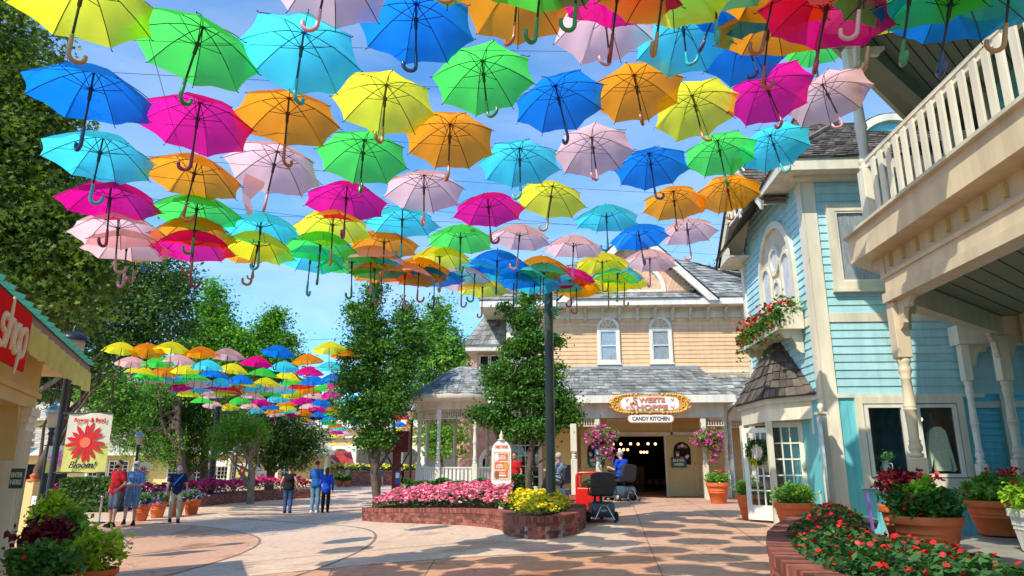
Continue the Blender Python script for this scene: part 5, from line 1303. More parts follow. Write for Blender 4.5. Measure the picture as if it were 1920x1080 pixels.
for i in range(len(cxs)-1):
    x0, x1 = cxs[i], cxs[i+1]; r = (x1-x0)/2-.35; cx = (x0+x1)/2; zs = zc_-.25-r*.72
    b = MB(); F_ = FR(0, YA-.1)
    A = [(cx+r*math.cos(rad(180-12*k)), zs+r*.72*math.sin(rad(12*k))) for k in range(16)]; B_ = [(cx+(r+.28)*math.cos(rad(180-12*k)), zs+(r*.72+.28)*math.sin(rad(12*k))) for k in range(16)]
    vs = [(x, YA-.15, z) for x, z in A]+[(x, YA-.15, z) for x, z in B_]; b.add(vs, [(k, k+1, 17+k, 16+k) for k in range(15)]); b.build('arch', M['white'], AR)
    b = MB(); vs = [(x, YA-.05, z) for x, z in A]+[(x, YA-.05, zc_) for x, z in A]; b.add(vs, [(k, k+1, 17+k, 16+k) for k in range(15)]); b.build('spandrel', M['cream'], AR)
for x in cxs:
    b = MB(); b.box(x-.3, x+.3, YA-.3, YA+.2, za, zc_-.0); b.box(x-.42, x+.42, YA-.42, YA+.3, zc_-1.7, zc_-1.45); b.build('column', M['white'], AR)
    b = MB(); b.box(x-.5, x+.5, YA-.5, YA+.3, za, za+.9); b.build('plinth', M['brick'], AR)
b = MB(); b.box(xa0, xa1+6, YA+2.5, YA+2.6, za, zc_); b.build('rear_wall', mat('grey_wall', (.34, .33, .29), rough=.8), AR)
b = MB(); b.box(at(640, 800, YA-6).x, at(652, 800, YA-6).x, YA-5, YA, za, zt); b.build('return_wall', M['yel_wall'], AR) if 0 else None
# booth
YK = 54; a = at(588, 905, YK); c = at(648, 905, YK); zk = G(a.x, YK); BT = thing('snack_booth', 'small yellow booth with red tiled gable roof and scalloped awning', 'booth', ((a.x+c.x)/2, YK, zk))
ye_ = at(600, 868, YK).z; xr0, xr1 = at(584, 870, YK).x, at(654, 870, YK).x; xp = at(603, 846, YK).x; zp_ = at(603, 846, YK).z; xm = at(626, 870, YK).x
b = MB(); b.box(a.x, c.x, YK, YK+2.2, zk, zk+1.0); b.box(xm-.1, c.x, YK, YK+2.2, zk+1.0, ye_); b.box(a.x, a.x+.12, YK, YK+.15, zk+1, ye_); b.build('walls', M['yel_wall'], BT)
b = MB(); b.box(a.x+.12, xm-.1, YK+.1, YK+2, zk+1.0, ye_); b.build('service_opening', M['dark_in'], BT)
b = MB(); b.prism([(xr0, ye_), (xm+.1, ye_), (xp, zp_)], YK-.3, YK-.2); b.build('gable', M['signo'], BT)
b = MB(); b.beam((xr0-.1, YK-.35, ye_-.05), (xp, YK-.35, zp_+.02), .1, .14); b.beam((xp, YK-.35, zp_+.02), (xm+.3, YK-.35, ye_-.05), .1, .14); b.build('gable_trim', M['white'], BT)
b = MB(); shingles(b, (xm+.25, YK-.35, ye_), (xr1+.3, YK+.3, ye_), (xr1-.4, YK+1.8, zp_), (xp, YK-.35, zp_), .2, .18); b.build('roof', M['red_tile'], BT)
b = MB(); b.box(at(631, 880, YK).x, at(645, 880, YK).x, YK-.05, YK, zk+1.1, ye_-.2); b.build('window', M['shop_in'], BT)
b = MB(); n = 16; z0, z1 = ye_-.05, at(600, 878, YK).z; 
for i in range(n):
    x0 = xr0-.3+(xm-xr0+.5)*i/n; x1 = xr0-.3+(xm-xr0+.5)*(i+1)/n
    b.quad((x0, YK-1.1, z1), (x1, YK-1.1, z1), (x1, YK-.3, z0), (x0, YK-.3, z0), a=i % 2*.9); b.prism([(x0, z1+.01), (x0+.02, z1-.18), ((x0+x1)/2, z1-.24), (x1-.02, z1-.18), (x1, z1+.01)], YK-1.12, YK-1.1, a=i % 2*.9)
b.build('awning', mat('awning_yellow', (.85, .62, .22), attr=.25, rough=.7), BT)
b = MB(); c2 = at(567, 895, 52); b.box(c2.x-.4, c2.x+.45, 51.9, 52, zk+.1, zk+1.9); o = b.build('display_board', M['fl_or']); tag(o, 'orange display board standing left of the snack booth', 'board')
# pink mansard building behind the pavilion
YM = 36; x0, x1 = at(866, 700, YM).x, at(945, 700, YM).x; zgm = .9
PB = thing('pink_building', 'pink building with mansard shingle roof seen through the pavilion', 'building', (x0, YM, zgm))
zt = at(880, 650, YM).z; zm = at(880, 730, YM).z
b = MB(); shingles(b, (x0-.5, YM, zm), (x1+5, YM, zm), (x1+5, YM+1.2, zt), (x0+.3, YM+1.2, zt), .28, .25); shingles(b, (x0-.5, YM+6, zm), (x0-.5, YM, zm), (x0+.3, YM+1.2, zt), (x0+.3, YM+6, zt), .28, .25); b.build('mansard_roof', M['pink_sh'], PB)
b = MB(FR(0, YM+.5)); siding(b, x1+5, zgm-.2, zm, .2, x0=x0-.2); b.build('wall', mat('pink_siding', (.62, .34, .28), attr=.06, rough=.6), PB)
b = MB(); b.box(x0-.5, x1+5, YM-.05, YM+.5, zm-.3, zm); b.build('cornice', M['white'], PB)
mwin(904, 918, 860, 905, Y=YM+.4, parent=PB, cols=2, rws=2); 
b = MB(FR((at(930, 850, YM).x), YM+.3)); ring(b, 0, at(930, 868, YM).z, .7, .9, -.1, 0, n=16); b.box(-.9, -.7, -.1, 0, zgm, at(930, 868, YM).z); b.box(.7, .9, -.1, 0, zgm, at(930, 868, YM).z); b.build('arch', M['white'], PB)
# ------------------------------------------------------------- dark red sign, menu sign, bin
Y = 24.5; a = at(721, 808, Y); c = at(765, 848, Y); g_ = G(a.x, Y)
t = thing('backed_sign', 'dark red square sign seen from behind on a thick red post', 'sign', ((a.x+c.x)/2, Y, g_)); b = MB(); b.box(a.x, c.x, Y, Y+.35, c.z, a.z, bev=.02); b.build('sign_box', M['dkred'], t)
xm = at(742, 870, Y).x; b = MB(); b.box(xm-.13, xm+.13, Y+.05, Y+.3, g_, c.z); b.build('post', M['dkred'], t)
for s_ in (-1, 1): b = MB(); b.beam((xm+s_*.13, Y+.17, c.z-.5), (xm+s_*.42, Y+.17, c.z), .05, .05); b.build('brace', M['black'], t)
c = at(746, 895, Y-.6); plaque('notice', 'tiny blue and white notice at the foot of the red post', 'notice', FR(c.x, Y-.6), 0, c.z, .16, .34, [' '], bg='signb') if 0 else None
t = thing('notice_box', 'tiny blue and white box at the foot of the dark red post', 'box', (c.x, Y-.6, c.z-.2)); b = MB(); b.box(c.x-.08, c.x+.08, Y-.66, Y-.6, c.z-.2, c.z+.2); b.build('box', M['signb'], t); b = MB(); b.box(c.x-.06, c.x+.06, Y-.67, Y-.661, c.z-.02, c.z+.15); b.build('paper', M['signw'], t)
Y = 16.2; c = at(940, 858, Y); F_ = FR(c.x, Y, 0, 4); w_ = at(958, 858, Y).x-at(922, 858, Y).x; zb_, zt = at(940, 905, Y).z, at(940, 843, Y).z
t = thing('menu_sign', 'white arched menu sign with ball finial in the flower bed', 'sign', (c.x, Y, .6))
def hull(w_): 
    h = w_/2; P = [(-h*.25, zb_-.14), (-h*.35, zb_-.07), (-h, zb_+.0), (-h, zt)]+arch_pts(0, zt, h*.94, 12)[::-1][1:-1]+[(h, zt), (h, zb_), (h*.35, zb_-.07), (h*.25, zb_-.14)]; return P
b = MB(F_); b.prism(hull(w_), -.03, .03); b.build('board', M['signw'], t)
b = MB(F_); frame_rect(b, -w_*.38, w_*.38, zb_+.08, zt-.06, .015, -.042, -.03); b.build('moulding', M['signt'], t)
b = MB(F_); b.box(-w_*.37, w_*.37, -.034, -.03, zb_+.09, zt-.07); b.build('panel', M['signt'], t)
b = MB(F_); b.box(-.06, .06, -.03, .03, .55, zb_-.1); b.build('post', M['cream'], t)
b = MB(F_); b.lathe([(.07, 0), (.09, .02), (.03, .05), (.05, .09), (.05, .12), (.02, .15), (.015, .2), (.001, .23)], (0, 0, zt+w_*.46), n=12); b.build('finial', M['cream'], t)
b = MB(F_); text(b, 'SWEET SHOPPE', 0, -.035, zt+.06, .09, width=w_*.66, bold=.03); b.build('lettering', M['signo'], t)
hh = (zt-.07-zb_-.09)/3
for i, wd in enumerate(('APPLES', 'FUDGE', '')):
    z1 = zt-.08-i*hh; b = MB(F_); b.box(-w_*.33, w_*.33, -.04, -.034, z1-hh+.03, z1-.01); pn = b.build('menu_card', M['signo'], t)
    b = MB(F_); ox = w_*.06*(1 if i != 1 else -1.2); text(b, wd, ox, -.044, z1-hh*.58, .09, width=w_*.36, bold=.03) if wd else b.box(ox-w_*.18, ox+w_*.18, -.048, -.044, z1-hh*.68, z1-hh*.5); b.box(ox-w_*.14, ox+w_*.14, -.048, -.044, z1-hh*.35, z1-hh*.27); b.build('lettering', M['signw'], pn)
    b = MB(F_); sx_ = -w_*.24 if i != 1 else w_*.25; b.prism([(sx_+.05*math.cos(q), z1-hh/2+.09*math.sin(q)) for q in np.linspace(0, 6, 12)][::-1], -.05, -.04); b.build('picture', [M['signw'], M['gold'], M['wood']][i], pn)
# red bin
Y = 16.4; a = at(1085, 900, Y); c = at(1118, 900, Y); g_ = G(a.x, Y); xm = (at(1100, 900, Y).x); zt = at(1100, 884, Y).z
t = thing('litter_bin', 'glossy red litter bin with rounded top and open front beside scooter', 'bin', (xm+.06, Y, g_)); F_ = FR(xm+.06, Y, g_, -12); H = zt-g_; w_ = .56
def rr(w_, z0, z1, r): 
    h = w_/2; return [(-h, z0), (h, z0)]+[(h-r+r*math.cos(rad(q)), z1-r+r*math.sin(rad(q))) for q in range(0, 91, 15)]+[(-h+r+r*math.cos(rad(q)), z1-r+r*math.sin(rad(q))) for q in range(90, 181, 15)]
b = MB(F_); b.prism(rr(w_, .05, H-.35, .02), -.25, .25); o = b.build('cabinet', M['red_paint'], t); bv = o.modifiers.new('bevel', 'BEVEL'); bv.width = .02; bv.segments = 2
b = MB(F_)
for y0, y1 in ((-.25, -.2), (.2, .25)):
    P = [(-w_/2+.03, H-.37)]+[(-w_/2+.13+.1*math.cos(rad(q)), H-.13+.1*math.sin(rad(q))) for q in range(180, 89, -15)]+[(w_/2-.13+.1*math.cos(rad(q)), H-.13+.1*math.sin(rad(q))) for q in range(90, -1, -15)]+[(w_/2-.03, H-.37)]
    b.tube([(x, (y0+y1)/2, z) for x, z in P], .032, n=8)
b.build('hood_frame', M['red_paint'], t)
b = MB(F_); b.box(-.2, .2, -.18, .18, H-.06, H-.03); b.build('hood', M['red_paint'], t)
b = MB(F_); b.box(-.24, .24, -.2, .2, .0, .05); b.build('base', M['black'], t)
P, vv = clump_pts([(*(F_ @ V((0, 0, H-.3))), .2, .18, .08)], 30, 12, .05); npmesh('plant', leafquads(P, .06), 4, M['lf_hedge'], vv, t)
# queue stanchions
def stanchion(label, px, py0, py1):
    p = atg(px, py1); t = thing('stanchion', label, 'stanchion', p, group='queue posts'); h = at(px, py0, p.y).z-p.z
    b = MB(); b.lathe([(.001, .03), (.17, .03), (.18, .0)], p, n=16); b.build('base', M['black'], t); b = MB(); b.lathe([(.03, .03), (.03, h-.04), (.045, h-.03), (.045, h), (.001, h)], p, n=12); b.build('post', M['galv'], t)
stanchion('grey metal queue post held by the man in red shirt', 185, 930, 981)
stanchion('silver queue post near the snack booth', 651, 878, 913)
stanchion('grey queue post standing behind the row of terracotta planters', 268, 925, 968)
# white blank cards on stakes among the left plants, wooden bollard
for (px0, px1, py0, py1, Y, lb) in ((127, 155, 967, 1003, 8.6, 'larger blank white card standing behind the front left pots'), (60, 68, 930, 950, 11, 'small blank white card beside the wooden post')):
    a, c = at(px0, py0, Y), at(px1, py1, Y); t = thing('sign_card', lb, 'card', ((a.x+c.x)/2, Y, c.z-.2)); b = MB(FR((a.x+c.x)/2, Y, 0, -15)); w_ = c.x-a.x; b.box(-w_/2, w_/2, -.01, .01, c.z, a.z); b.build('card', M['signw'], t); b = MB(FR((a.x+c.x)/2, Y)); b.box(-.015, .015, .012, .03, .0, c.z+.1); b.build('stake', M['black'], t)
Y = 14; a = at(62, 902, Y); t = thing('newel_post', 'tan wooden newel post with round brown cap near the left pilaster', 'post', (a.x, Y, 0)); b = MB(); b.box(a.x-.09, a.x+.09, Y-.09, Y+.09, 0, a.z, bev=.01); b.build('post', M['yel_wall'], t); b = MB(); b.lathe([(.12, 0), (.12, .03), (.04, .05), (.07, .09), (.07, .12), (.001, .16)], (a.x, Y, a.z), n=12); b.build('finial', M['terra'], t)
# cafe chairs by the yellow building
def chair(label, px, Y, rz):
    p = at(px, 905, Y); z = G(p.x, Y); t = thing('cafe_chair', label, 'chair', (p.x, Y, z), rad(rz), 'black metal chairs in front of the yellow building')
    for x, y in ((-.2, -.2), (.2, -.2), (-.2, .2), (.2, .2)): b = MB(); b.tube([(x, y, 0), (x, y, .45 if y < 0 else .9)], .018, n=5); b.build('leg', M['black'], t, local=True)
    b = MB(); b.box(-.23, .23, -.22, .22, .44, .47); b.build('seat', M['black'], t, local=True)
    b = MB(); b.box(-.2, .2, .19, .21, .6, .9)
    b.build('backrest', M['black'], t, local=True)
for px, rz, w in ((352, 10, 'leftmost, below the tall window'), (362, 170, 'second from the left'), (374, -20, 'middle one left of the door'), (388, 160, 'just in front of the door'), (398, 30, 'rightmost, beside the steel pole')): chair('black metal cafe chair, '+w, px, 44, rz)
# ------------------------------------------------------------- blue clapboard shop
XB, YB = 4.71, 12.7; XR = 7.02; YE = 17.1; ez = 6.98; G0 = .6
BB = thing('blue_shop', 'turquoise clapboard two storey shop with cream trim and brown shingle roof', 'building', (XB, YB, G0))
F = FR(XB, YB)                      # window face, x right
W = XR-XB+.1
wz0, wz1 = 1.50, 2.72; w0, w1 = at(1612, 830, YB).x-XB, at(1812, 830, YB).x-XB
belt = at(1570, 743, YB).z; trim = at(1570, 596, YB).z
uw0, uw1 = at(1560, 500, YB).x-XB+.12, XR-XB+.3; uz0, uz1 = at(1600, 530, YB).z, at(1600, 398, YB).z
b = MB(F)
siding(b, W+1.5, belt+.03, trim-.08, .15, x0=.09); siding(b, W+3, trim+.08, ez, .15, x0=.09, openings=[(uw0, uw0+1.25, uz0, uz1)])
b.build('front_siding', M['blue_sid'], BB)
ow = (w1-w0-.44)/2; o0 = w0+.12; o1 = o0+ow; o2 = o1+.2; o3 = o2+ow
b = MB(F)
y_ = .0
b.box(.09, o0, -.01, .08, G0-.1, belt); b.box(o3, W, -.01, .08, G0-.1, belt); b.box(o1, o2, -.008, .08, wz0, wz1); b.box(o0, o3, -.006, .08, G0-.1, wz0); b.box(o0, o3, -.006, .08, wz1, belt)
x = .2
while x < W: b.box(x, x+.012, -.018, -.004, G0, belt-.02) if not (w0-.1 < x < w1+.1) else b.box(x, x+.012, -.018, -.004, G0, wz0-.16); x += .16
b.build('front_dado', M['teal_sid'], BB)
b = MB(F)
b.box(-.02, .22, -.045, .02, G0-.1, ez+.02); b.box(-.03, 2.7, -.05, .0, belt-.03, belt+.03); b.box(.22, W+3, -.03, .0, trim-.08, trim+.08)
b.build('trim', M['cream'], BB)
b = MB(F); frame_rect(b, w0, w1, wz0-.1, wz1+.1, .0001, -.07, -.01) if 0 else None
frame_rect(b, o0-.02, o3+.02, wz0-.02, wz1+.02, .12, -.07, -.0); b.box(o1+.0, o2, -.062, 0, wz0-.02, wz1+.02); b.box(o0-.18, o3+.18, -.09, 0, wz0-.19, wz0-.14)
SW = b.build('shop_window', M['cream'], BB)
for a, c in ((o0, o1), (o2, o3)):
    b = MB(F); frame_rect(b, a+.055, c-.055, wz0+.055, wz1-.055, .055, -.085, -.02); b.build('sash', M['c_whitep'] if 'c_whitep' in M else M['white'], SW)
    b = MB(F); b.quad((a, -.03, wz0), (c, -.03, wz0), (c, -.03, wz1), (a, -.03, wz1)); b.build('pane', M['glass_d'], SW)
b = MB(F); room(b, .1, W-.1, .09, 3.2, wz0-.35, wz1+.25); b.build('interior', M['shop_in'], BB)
b = MB(F); b.box(.3, W-.2, .15, .95, wz0-.3, wz0+.06)
b.build('display_shelf', M['wood'], BB)
# display items
t = thing('pitcher', 'white jug with green sprigs inside the left shop window', 'jug', F @ V((o0+ow*.62, .35, wz0+.06))); b = MB(F)
b.lathe([(.001, 0), (.05, .0), (.085, .05), (.09, .09), (.06, .14), (.045, .18), (.06, .215), (.05, .215)], (o0+ow*.62, .35, wz0+.06), n=14); b.build('jug', M['signw'], t)
b = MB(F); cx_ = o0+ow*.62; b.tube([(cx_+.05, .35, wz0+.24), (cx_+.12, .35, wz0+.22), (cx_+.12, .35, wz0+.14), (cx_+.08, .35, wz0+.1)], .01, n=6); b.build('handle', M['signw'], t)
P, vv = clump_pts([((F @ V((cx_, .35, wz0+.34))).x, (F @ V((cx_, .35, 0))).y, wz0+.34, .12, .1, .07)], 30, 7, .04); npmesh('sprigs', leafquads(P, .045), 4, M['lf_bright'], vv, t)
t = thing('hanging_jacket', 'pale green knitted jacket hanging inside the right shop window', 'jacket', F @ V((o2+ow*.65, .4, wz0+.1))); b = MB(F)
jx = o2+ow*.66; b.prism([(jx-.05, wz0+.85), (jx+.06, wz0+.85), (jx+.14, wz0+.78), (jx+.24, wz0+.12), (jx+.19, wz0+.08), (jx+.15, wz0+.4), (jx+.15, wz0+.1), (jx-.1, wz0+.1), (jx-.12, wz0+.35), (jx-.2, wz0+.08), (jx-.26, wz0+.12), (jx-.14, wz0+.76)], .2, .3); b.build('jacket', cloth('knit_green', (.80, .84, .62), (.52, .58, .40), scale=30), t)
b = MB(F); b.tube([(jx, .38, wz0+.86), (jx, .38, wz0+1.1)], .01, n=5); b.build('hanger', M['wood'], t)
for k in range(7):
    x = o2+.12+.07*(k % 3); z = wz0+.06+.1*(k//3)
    b = MB(F); b.box(x-.03, x+.03, .5, .6, z, z+.085, bev=.006)
    tag(b.build('gift_box', M['gold'] if k % 2 else M['wood']), ['small brown box', 'small gold box'][k % 2]+' stacked beside the knitted jacket in the shop window', 'box', 'gift boxes stacked in the shop window')
b = MB(F); b.box(o0+.12, o0+.32, .3, .45, wz0+.06, wz0+.085); tag(b.build('book', M['gold']), 'small yellow book lying left of the white jug', 'book')
b = MB(F); b.ell((o2+ow*.8, .9, wz1-.2), .035, n=6); tag(b.build('hanging_lamp', M['bulb']), 'small glowing orange lamp seen through the right shop window', 'lamp')
# upper window
b_ = sash_window(BB, F, uw0+.62, uz0, uz1, 1.24, fr='cream', bars=((), ()), trim=.14)
# left face
FL = FR(XB, YE, 0, -90); WL = YE-YB      # local x runs from the back corner to the front corner
pk = 8.35; pc = WL*.47-.1
def clipg(z):
    if z < ez-.4: return (0, WL)
    k = (z-(ez-.4))/(pk-ez+.4); return (max(0, pc*k+.1), WL) if z < ez+.1 else (pc*k, WL-(WL-pc)*k)
b = MB(FL); siding(b, WL-.02, belt+.03, pk-.1, .15, clip=clipg, x0=0); b.build('side_siding', M['blue_sid'], BB)
b = MB(FL); b.box(0, WL-.01, -.012, .06, G0-.1, belt); b.build('side_dado', M['teal_sid'], BB)
b = MB(FL); b.box(-.04, .16, -.05, .02, G0-.1, ez-.1); b.box(WL-.2, WL+.045, -.046, .0, G0-.1, ez+.02); b.box(0, WL-.2, -.035, 0, trim-.08, trim+.08); b.box(.16, WL+.05, -.055, .0, belt-.03, belt+.03); b.build('trim', M['cream'], BB)
# arched triple window
ax = YE-14.5; az = 5.57; rr = 1.1; zb0 = trim+.28
b = MB(FL)
def archpoly(cx, z0, z1, h, n=16): return [(cx-h, z0), (cx-h, z1)]+arch_pts(cx, z1, h, n)[::-1][1:-1]+[(cx+h, z1), (cx+h, z0)]
b.prism(archpoly(ax, zb0, az, rr-.02), -.03, -.002); ARW = b.build('arched_window', M['beige'], BB)
b = MB(FL); ring(b, ax, az, rr-.1, rr+.05, -.09, -.003, n=24); b.box(ax-rr-.05, ax-rr+.1, -.09, -.003, zb0, az); b.box(ax+rr-.1, ax+rr+.05, -.09, -.003, zb0, az)
for (cx, z0, z1, h) in ((ax-.66, zb0, 5.6, .25), (ax+.66, zb0, 5.6, .25), (ax, zb0, 5.25, .17)):
    ring(b, cx, z1, h, h+.075, -.075, -.03, n=16); b.box(cx-h-.075, cx-h, -.075, -.03, z0, z1); b.box(cx+h, cx+h+.075, -.075, -.03, z0, z1)
ring(b, ax, 5.9, .22, .33, -.078, -.03, n=24, a0=0, a1=360); b.build('tracery', M['cream'], ARW)
for (cx, z0, z1, h) in ((ax-.66, zb0, 5.6, .25), (ax+.66, zb0, 5.6, .25), (ax, zb0, 5.25, .17)):
    b = MB(FL); b.prism(archpoly(cx, z0, z1, h), -.036, -.031); b.build('pane', M['lace'], ARW)
b = MB(FL); b.prism(arch_pts(ax, 5.9, .22, 20, 0, 342)[::-1], -.036, -.031); b.build('round_pane', M['lace'], ARW)
# flower box with brackets
bx0, bx1 = ax-1.5, ax+1.35; bz = trim-.02
WB = thing('window_box', 'cream window box overflowing with red flowers under the arched window', 'window box', FL @ V((ax, -.3, bz)))
b = MB(FL); b.box(bx0, bx1, -.52, -.05, bz-.08, bz)
for k in range(11): x = bx0+.06+k*(bx1-bx0-.12)/10; b.box(x-.06, x+.06, -.5, -.475, bz, bz+.32)
b.box(bx0, bx1, -.51, -.47, bz+.3, bz+.35); b.box(bx0, bx0+.03, -.5, -.05, bz, bz+.33); b.box(bx1-.03, bx1, -.5, -.05, bz, bz+.33); b.build('box', M['cream'], WB)
for xx in (bx0+.2, bx1-.2):
    b = MB(FL @ Matrix.Translation((xx, -.036, bz-.08)) @ Matrix.Rotation(rad(-90), 4, 'Z')); bracket(b, 0, 0, .42, .06, 1); b.build('bracket', M['cream'], WB)
def L2W(Fm, A): 
    Mx = np.array(Fm); return A @ Mx[:3, :3].T+Mx[:3, 3]
k = 2600; cx = NR.uniform(bx0-.12, bx1+.12, k); P = np.stack([cx, -.3+NR.normal(0, .13, k), bz+.36+NR.normal(0, .1, k)], 1)
tr = NR.rand(k) < .5; P[tr, 1] = -.52+NR.normal(0, .04, tr.sum()); P[tr, 2] = bz+.3-np.abs(NR.normal(0, .26, tr.sum()))*(.4+.6*np.abs(np.sin(cx[tr]*4.1)))
npmesh('foliage', leafquads(L2W(FL, P), .085), 4, M['lf_hedge'], NR.rand(k), WB)
k = 230; cx = NR.uniform(bx0, bx1, k); P = np.stack([cx, -.42+NR.normal(0, .12, k), bz+.36+NR.normal(0, .16, k)-.1*np.abs(np.sin(cx*5))], 1); npmesh('flowers', leafquads(L2W(FL, P), .085, 'disc'), 6, M['fl_red'], NR.rand(k), WB)
# eaves, soffits, roof
ov = .5; X0 = XB-ov; Y0 = YB-ov
b = MB(); b.plate([(X0, Y0), (11, Y0), (11, YB+.02), (XB+.02, YB+.02), (XB+.02, YB+1.15), (X0, YB+1.0)], ez, ez+.03); b.plate([(X0, YE-.75), (XB+.02, YE-.75), (XB+.02, YE+.3), (X0, YE+.3)], ez-.42, ez-.39); b.build('soffit', M['cream'], BB)
b = MB(); b.box(X0-.03, 11, Y0-.04, Y0, ez-.03, ez+.2); b.box(X0-.03, X0+.01, Y0, YB+1.0, ez-.03, ez+.2); b.box(X0-.03, X0+.01, YE-.75, YE+.35, ez-.45, ez-.2); b.box(.3+X0, 11, YB-.2, YB-.03, ez-.08, ez); b.build('fascia', M['cream'], BB)
rz = 9.25; ry = YB+2.2
b = MB(); shingles(b, (X0-.06, Y0-.08, ez+.2), (12, Y0-.08, ez+.2), (12, ry, rz), (XB+1.75, ry, rz), .19, .15)
shingles(b, (X0-.06, YE+.4, ez-.2), (X0-.06, Y0-.08, ez+.2), (XB+1.75, ry, rz), (XB+1.75, YE-.8, rz), .19, .15)
shingles(b, (XB+.6, ry+.1, rz-.5), (XB+2.1, ry+.1, rz-.5), (XB+1.5, ry+.9, rz+.9), (XB+1.3, ry+.9, rz+.9), .19, .15); shingles(b, (XB+.6, ry+1.6, rz-.5), (XB+.6, ry+.1, rz-.5), (XB+1.3, ry+.9, rz+.9), (XB+1.3, ry+1.0, rz+.9), .19, .15)
b.build('roof', M['brown_sh'], BB)
b = MB(); b.beam((X0-.1, Y0-.12, ez+.22), (XB+1.75, ry, rz+.03), .14, .05); b.build('hip_cap', M['brown_sh'], BB)
b = MB(FR(XB+2.45, YB+1.25)); zz = at(1570, 300, YB+1.2).z-.3; ring(b, 0, zz+.35, .8, .95, -.12, .1, n=24); DM = b.build('eyebrow_dormer', M['cream'], BB)
b = MB(FR(XB+2.45, YB+1.25)); b.prism([(-.8, zz+.35)]+arch_pts(0, zz+.35, .8, 16)[::-1][1:-1]+[(.8, zz+.35)], -.0, .04); b.build('dormer_panel', M['teal_sid'], DM)
b = MB(); n = 12
for i in range(n):
    a0, a1 = math.pi*i/n, math.pi*(i+1)/n; q = lambda a, y: (XB+2.45+.98*math.cos(a), y, zz+.35+.98*math.sin(a)); b.quad(q(a0, YB+1.15), q(a1, YB+1.15), q(a1, YB+3), q(a0, YB+3))
b.build('dormer_roof', M['brown_sh'], DM)
# gable over the left face: peak at pc
gy = lambda u: YE-u
pkz = 8.45; xg = X0
def gp_(u, z, o=0): return (xg+o, gy(u), z)
b = MB(FR(xg, YE, 0, -90))
uL, zL = -.35, ez-.38; uR, zR = WL-.75, ez-.12
bw = .26
b.prism([(uL, zL), (pc, pkz), (pc, pkz-bw*1.25), (uL+.15, zL-bw*.5)], -.03, .03); b.prism([(pc, pkz), (uR, zR), (uR-.1, zR-bw*.6), (pc, pkz-bw*1.25)], -.028, .028); b.build('bargeboard', M['cream'], BB)
b = MB(); b.quad((XB, gy(uL+.1), zL-.1), (xg, gy(uL+.1), zL-.1), (xg, gy(pc), pkz-.16), (XB, gy(pc), pkz-.16)); b.quad((xg, gy(uR), zR-.1), (XB, gy(uR), zR-.1), (XB, gy(pc), pkz-.16), (xg, gy(pc), pkz-.16)); b.build('gable_soffit', M['cream'], BB)
b = MB(); shingles(b, (xg-.08, gy(uL-.1), zL), (XB+2, gy(uL-.1), zL), (XB+2, gy(pc), pkz+.08), (xg-.08, gy(pc), pkz+.08), .19, .15); shingles(b, (XB+2, gy(uR+.05), zR+.02), (xg-.08, gy(uR+.05), zR+.02), (xg-.08, gy(pc), pkz+.08), (XB+2, gy(pc), pkz+.08), .19, .15); b.build('gable_roof', M['brown_sh'], BB)
b = MB(FR(xg, YE, 0, -90))
b.box(pc-.04, pc+.04, -.02, .02, pkz-1.35, pkz-.3)
for s_ in (-1, 1):
    for r_, cx_, cz_ in ((.3, .32, -.62), (.2, .62, -.86), (.22, .22, -1.05), (.13, .85, -1.05)):
        P = [(pc+s_*(cx_+r_*math.cos(q)), 0, pkz+cz_+r_*math.sin(q)) for q in np.linspace(-.5, 4.4, 12)]; b.tube(P, .032, n=5)
    b.beam((pc, 0, pkz-1.2), (pc+s_*.95, 0, pkz-.95-.25), .035, .05)
b.build('fretwork', M['white'], BB)
# entrance bay with shingled hood
pl = [(XB, 13.0), (4.02, 13.95), (3.92, 15.85), (XB, 16.5)]; hz0 = 2.95; hz1 = at(1480, 645, 15.0).z
tl = [(XB, 14.75), (XB-.12, 14.8), (XB-.12, 15.15), (XB, 15.2)]
b = MB()
for i in range(3):
    A, B_ = pl[i], pl[i+1]; C_, D_ = tl[i+1], tl[i]
    shingles(b, (B_[0], B_[1], hz0), (A[0], A[1], hz0), (D_[0], D_[1], hz1), (C_[0], C_[1], hz1), .26, .21, th=.03)
b.build('entrance_hood', M['brown_sh'], BB)
def inset(p, k): cx, cy = XB, 15.0; return (cx+(p[0]-cx)*k, cy+(p[1]-cy)*k)
pi_ = [inset(p, .93) for p in pl]; pi2 = [inset(p, .86) for p in pl]
b = MB(); b.plate(pi_, hz0-.1, hz0-.0); b.plate(pi2, hz0-.42, hz0-.1); b.build('hood_fascia', M['cream'], BB)
for p in (pi2[1], pi2[2]): b = MB(); b.box(p[0]-.05, p[0]+.05, p[1]-.05, p[1]+.05, G0-.05, hz0-.42); b.build('bay_post', M['cream'], BB)
def glazed(parent, F, W_, z0, z1, m='white', cols=3, rows_=5, name='door'):
    b = MB(F); st = .1
    b.box(0, st, -.02, .02, z0, z1); b.box(W_-st, W_, -.02, .02, z0, z1); b.box(st, W_-st, -.02, .02, z1-st, z1); b.box(st, W_-st, -.02, .02, z0, z0+.28)
    for i in range(1, cols): x = st+(W_-2*st)*i/cols; b.box(x-.013, x+.013, -.015, .015, z0+.28, z1-st)
    for i in range(1, rows_): z = z0+.28+(z1-st-z0-.28)*i/rows_; b.box(st, W_-st, -.013, .013, z-.013, z+.013)
    d_ = b.build(name, M[m], parent); b = MB(F); b.quad((st, 0, z0+.28), (W_-st, 0, z0+.28), (W_-st, 0, z1-st), (st, 0, z1-st)); b.build('pane', M['glass_d'], d_)
    b = MB(F); b.ell((W_-.05, -.05, z0+1.0), .028, n=6); b.build('knob', M['gold'], d_); return d_
dzt = hz0-.44
p0 = at(1452, 960, 14.25); p1 = at(1522, 960, 13.95)
an = math.degrees(math.atan2(p1.y-p0.y, p1.x-p0.x)); glazed(BB, FR(p0.x, p0.y, 0, an), math.hypot(p1.x-p0.x, p1.y-p0.y), G0+.03, dzt, m='cream')
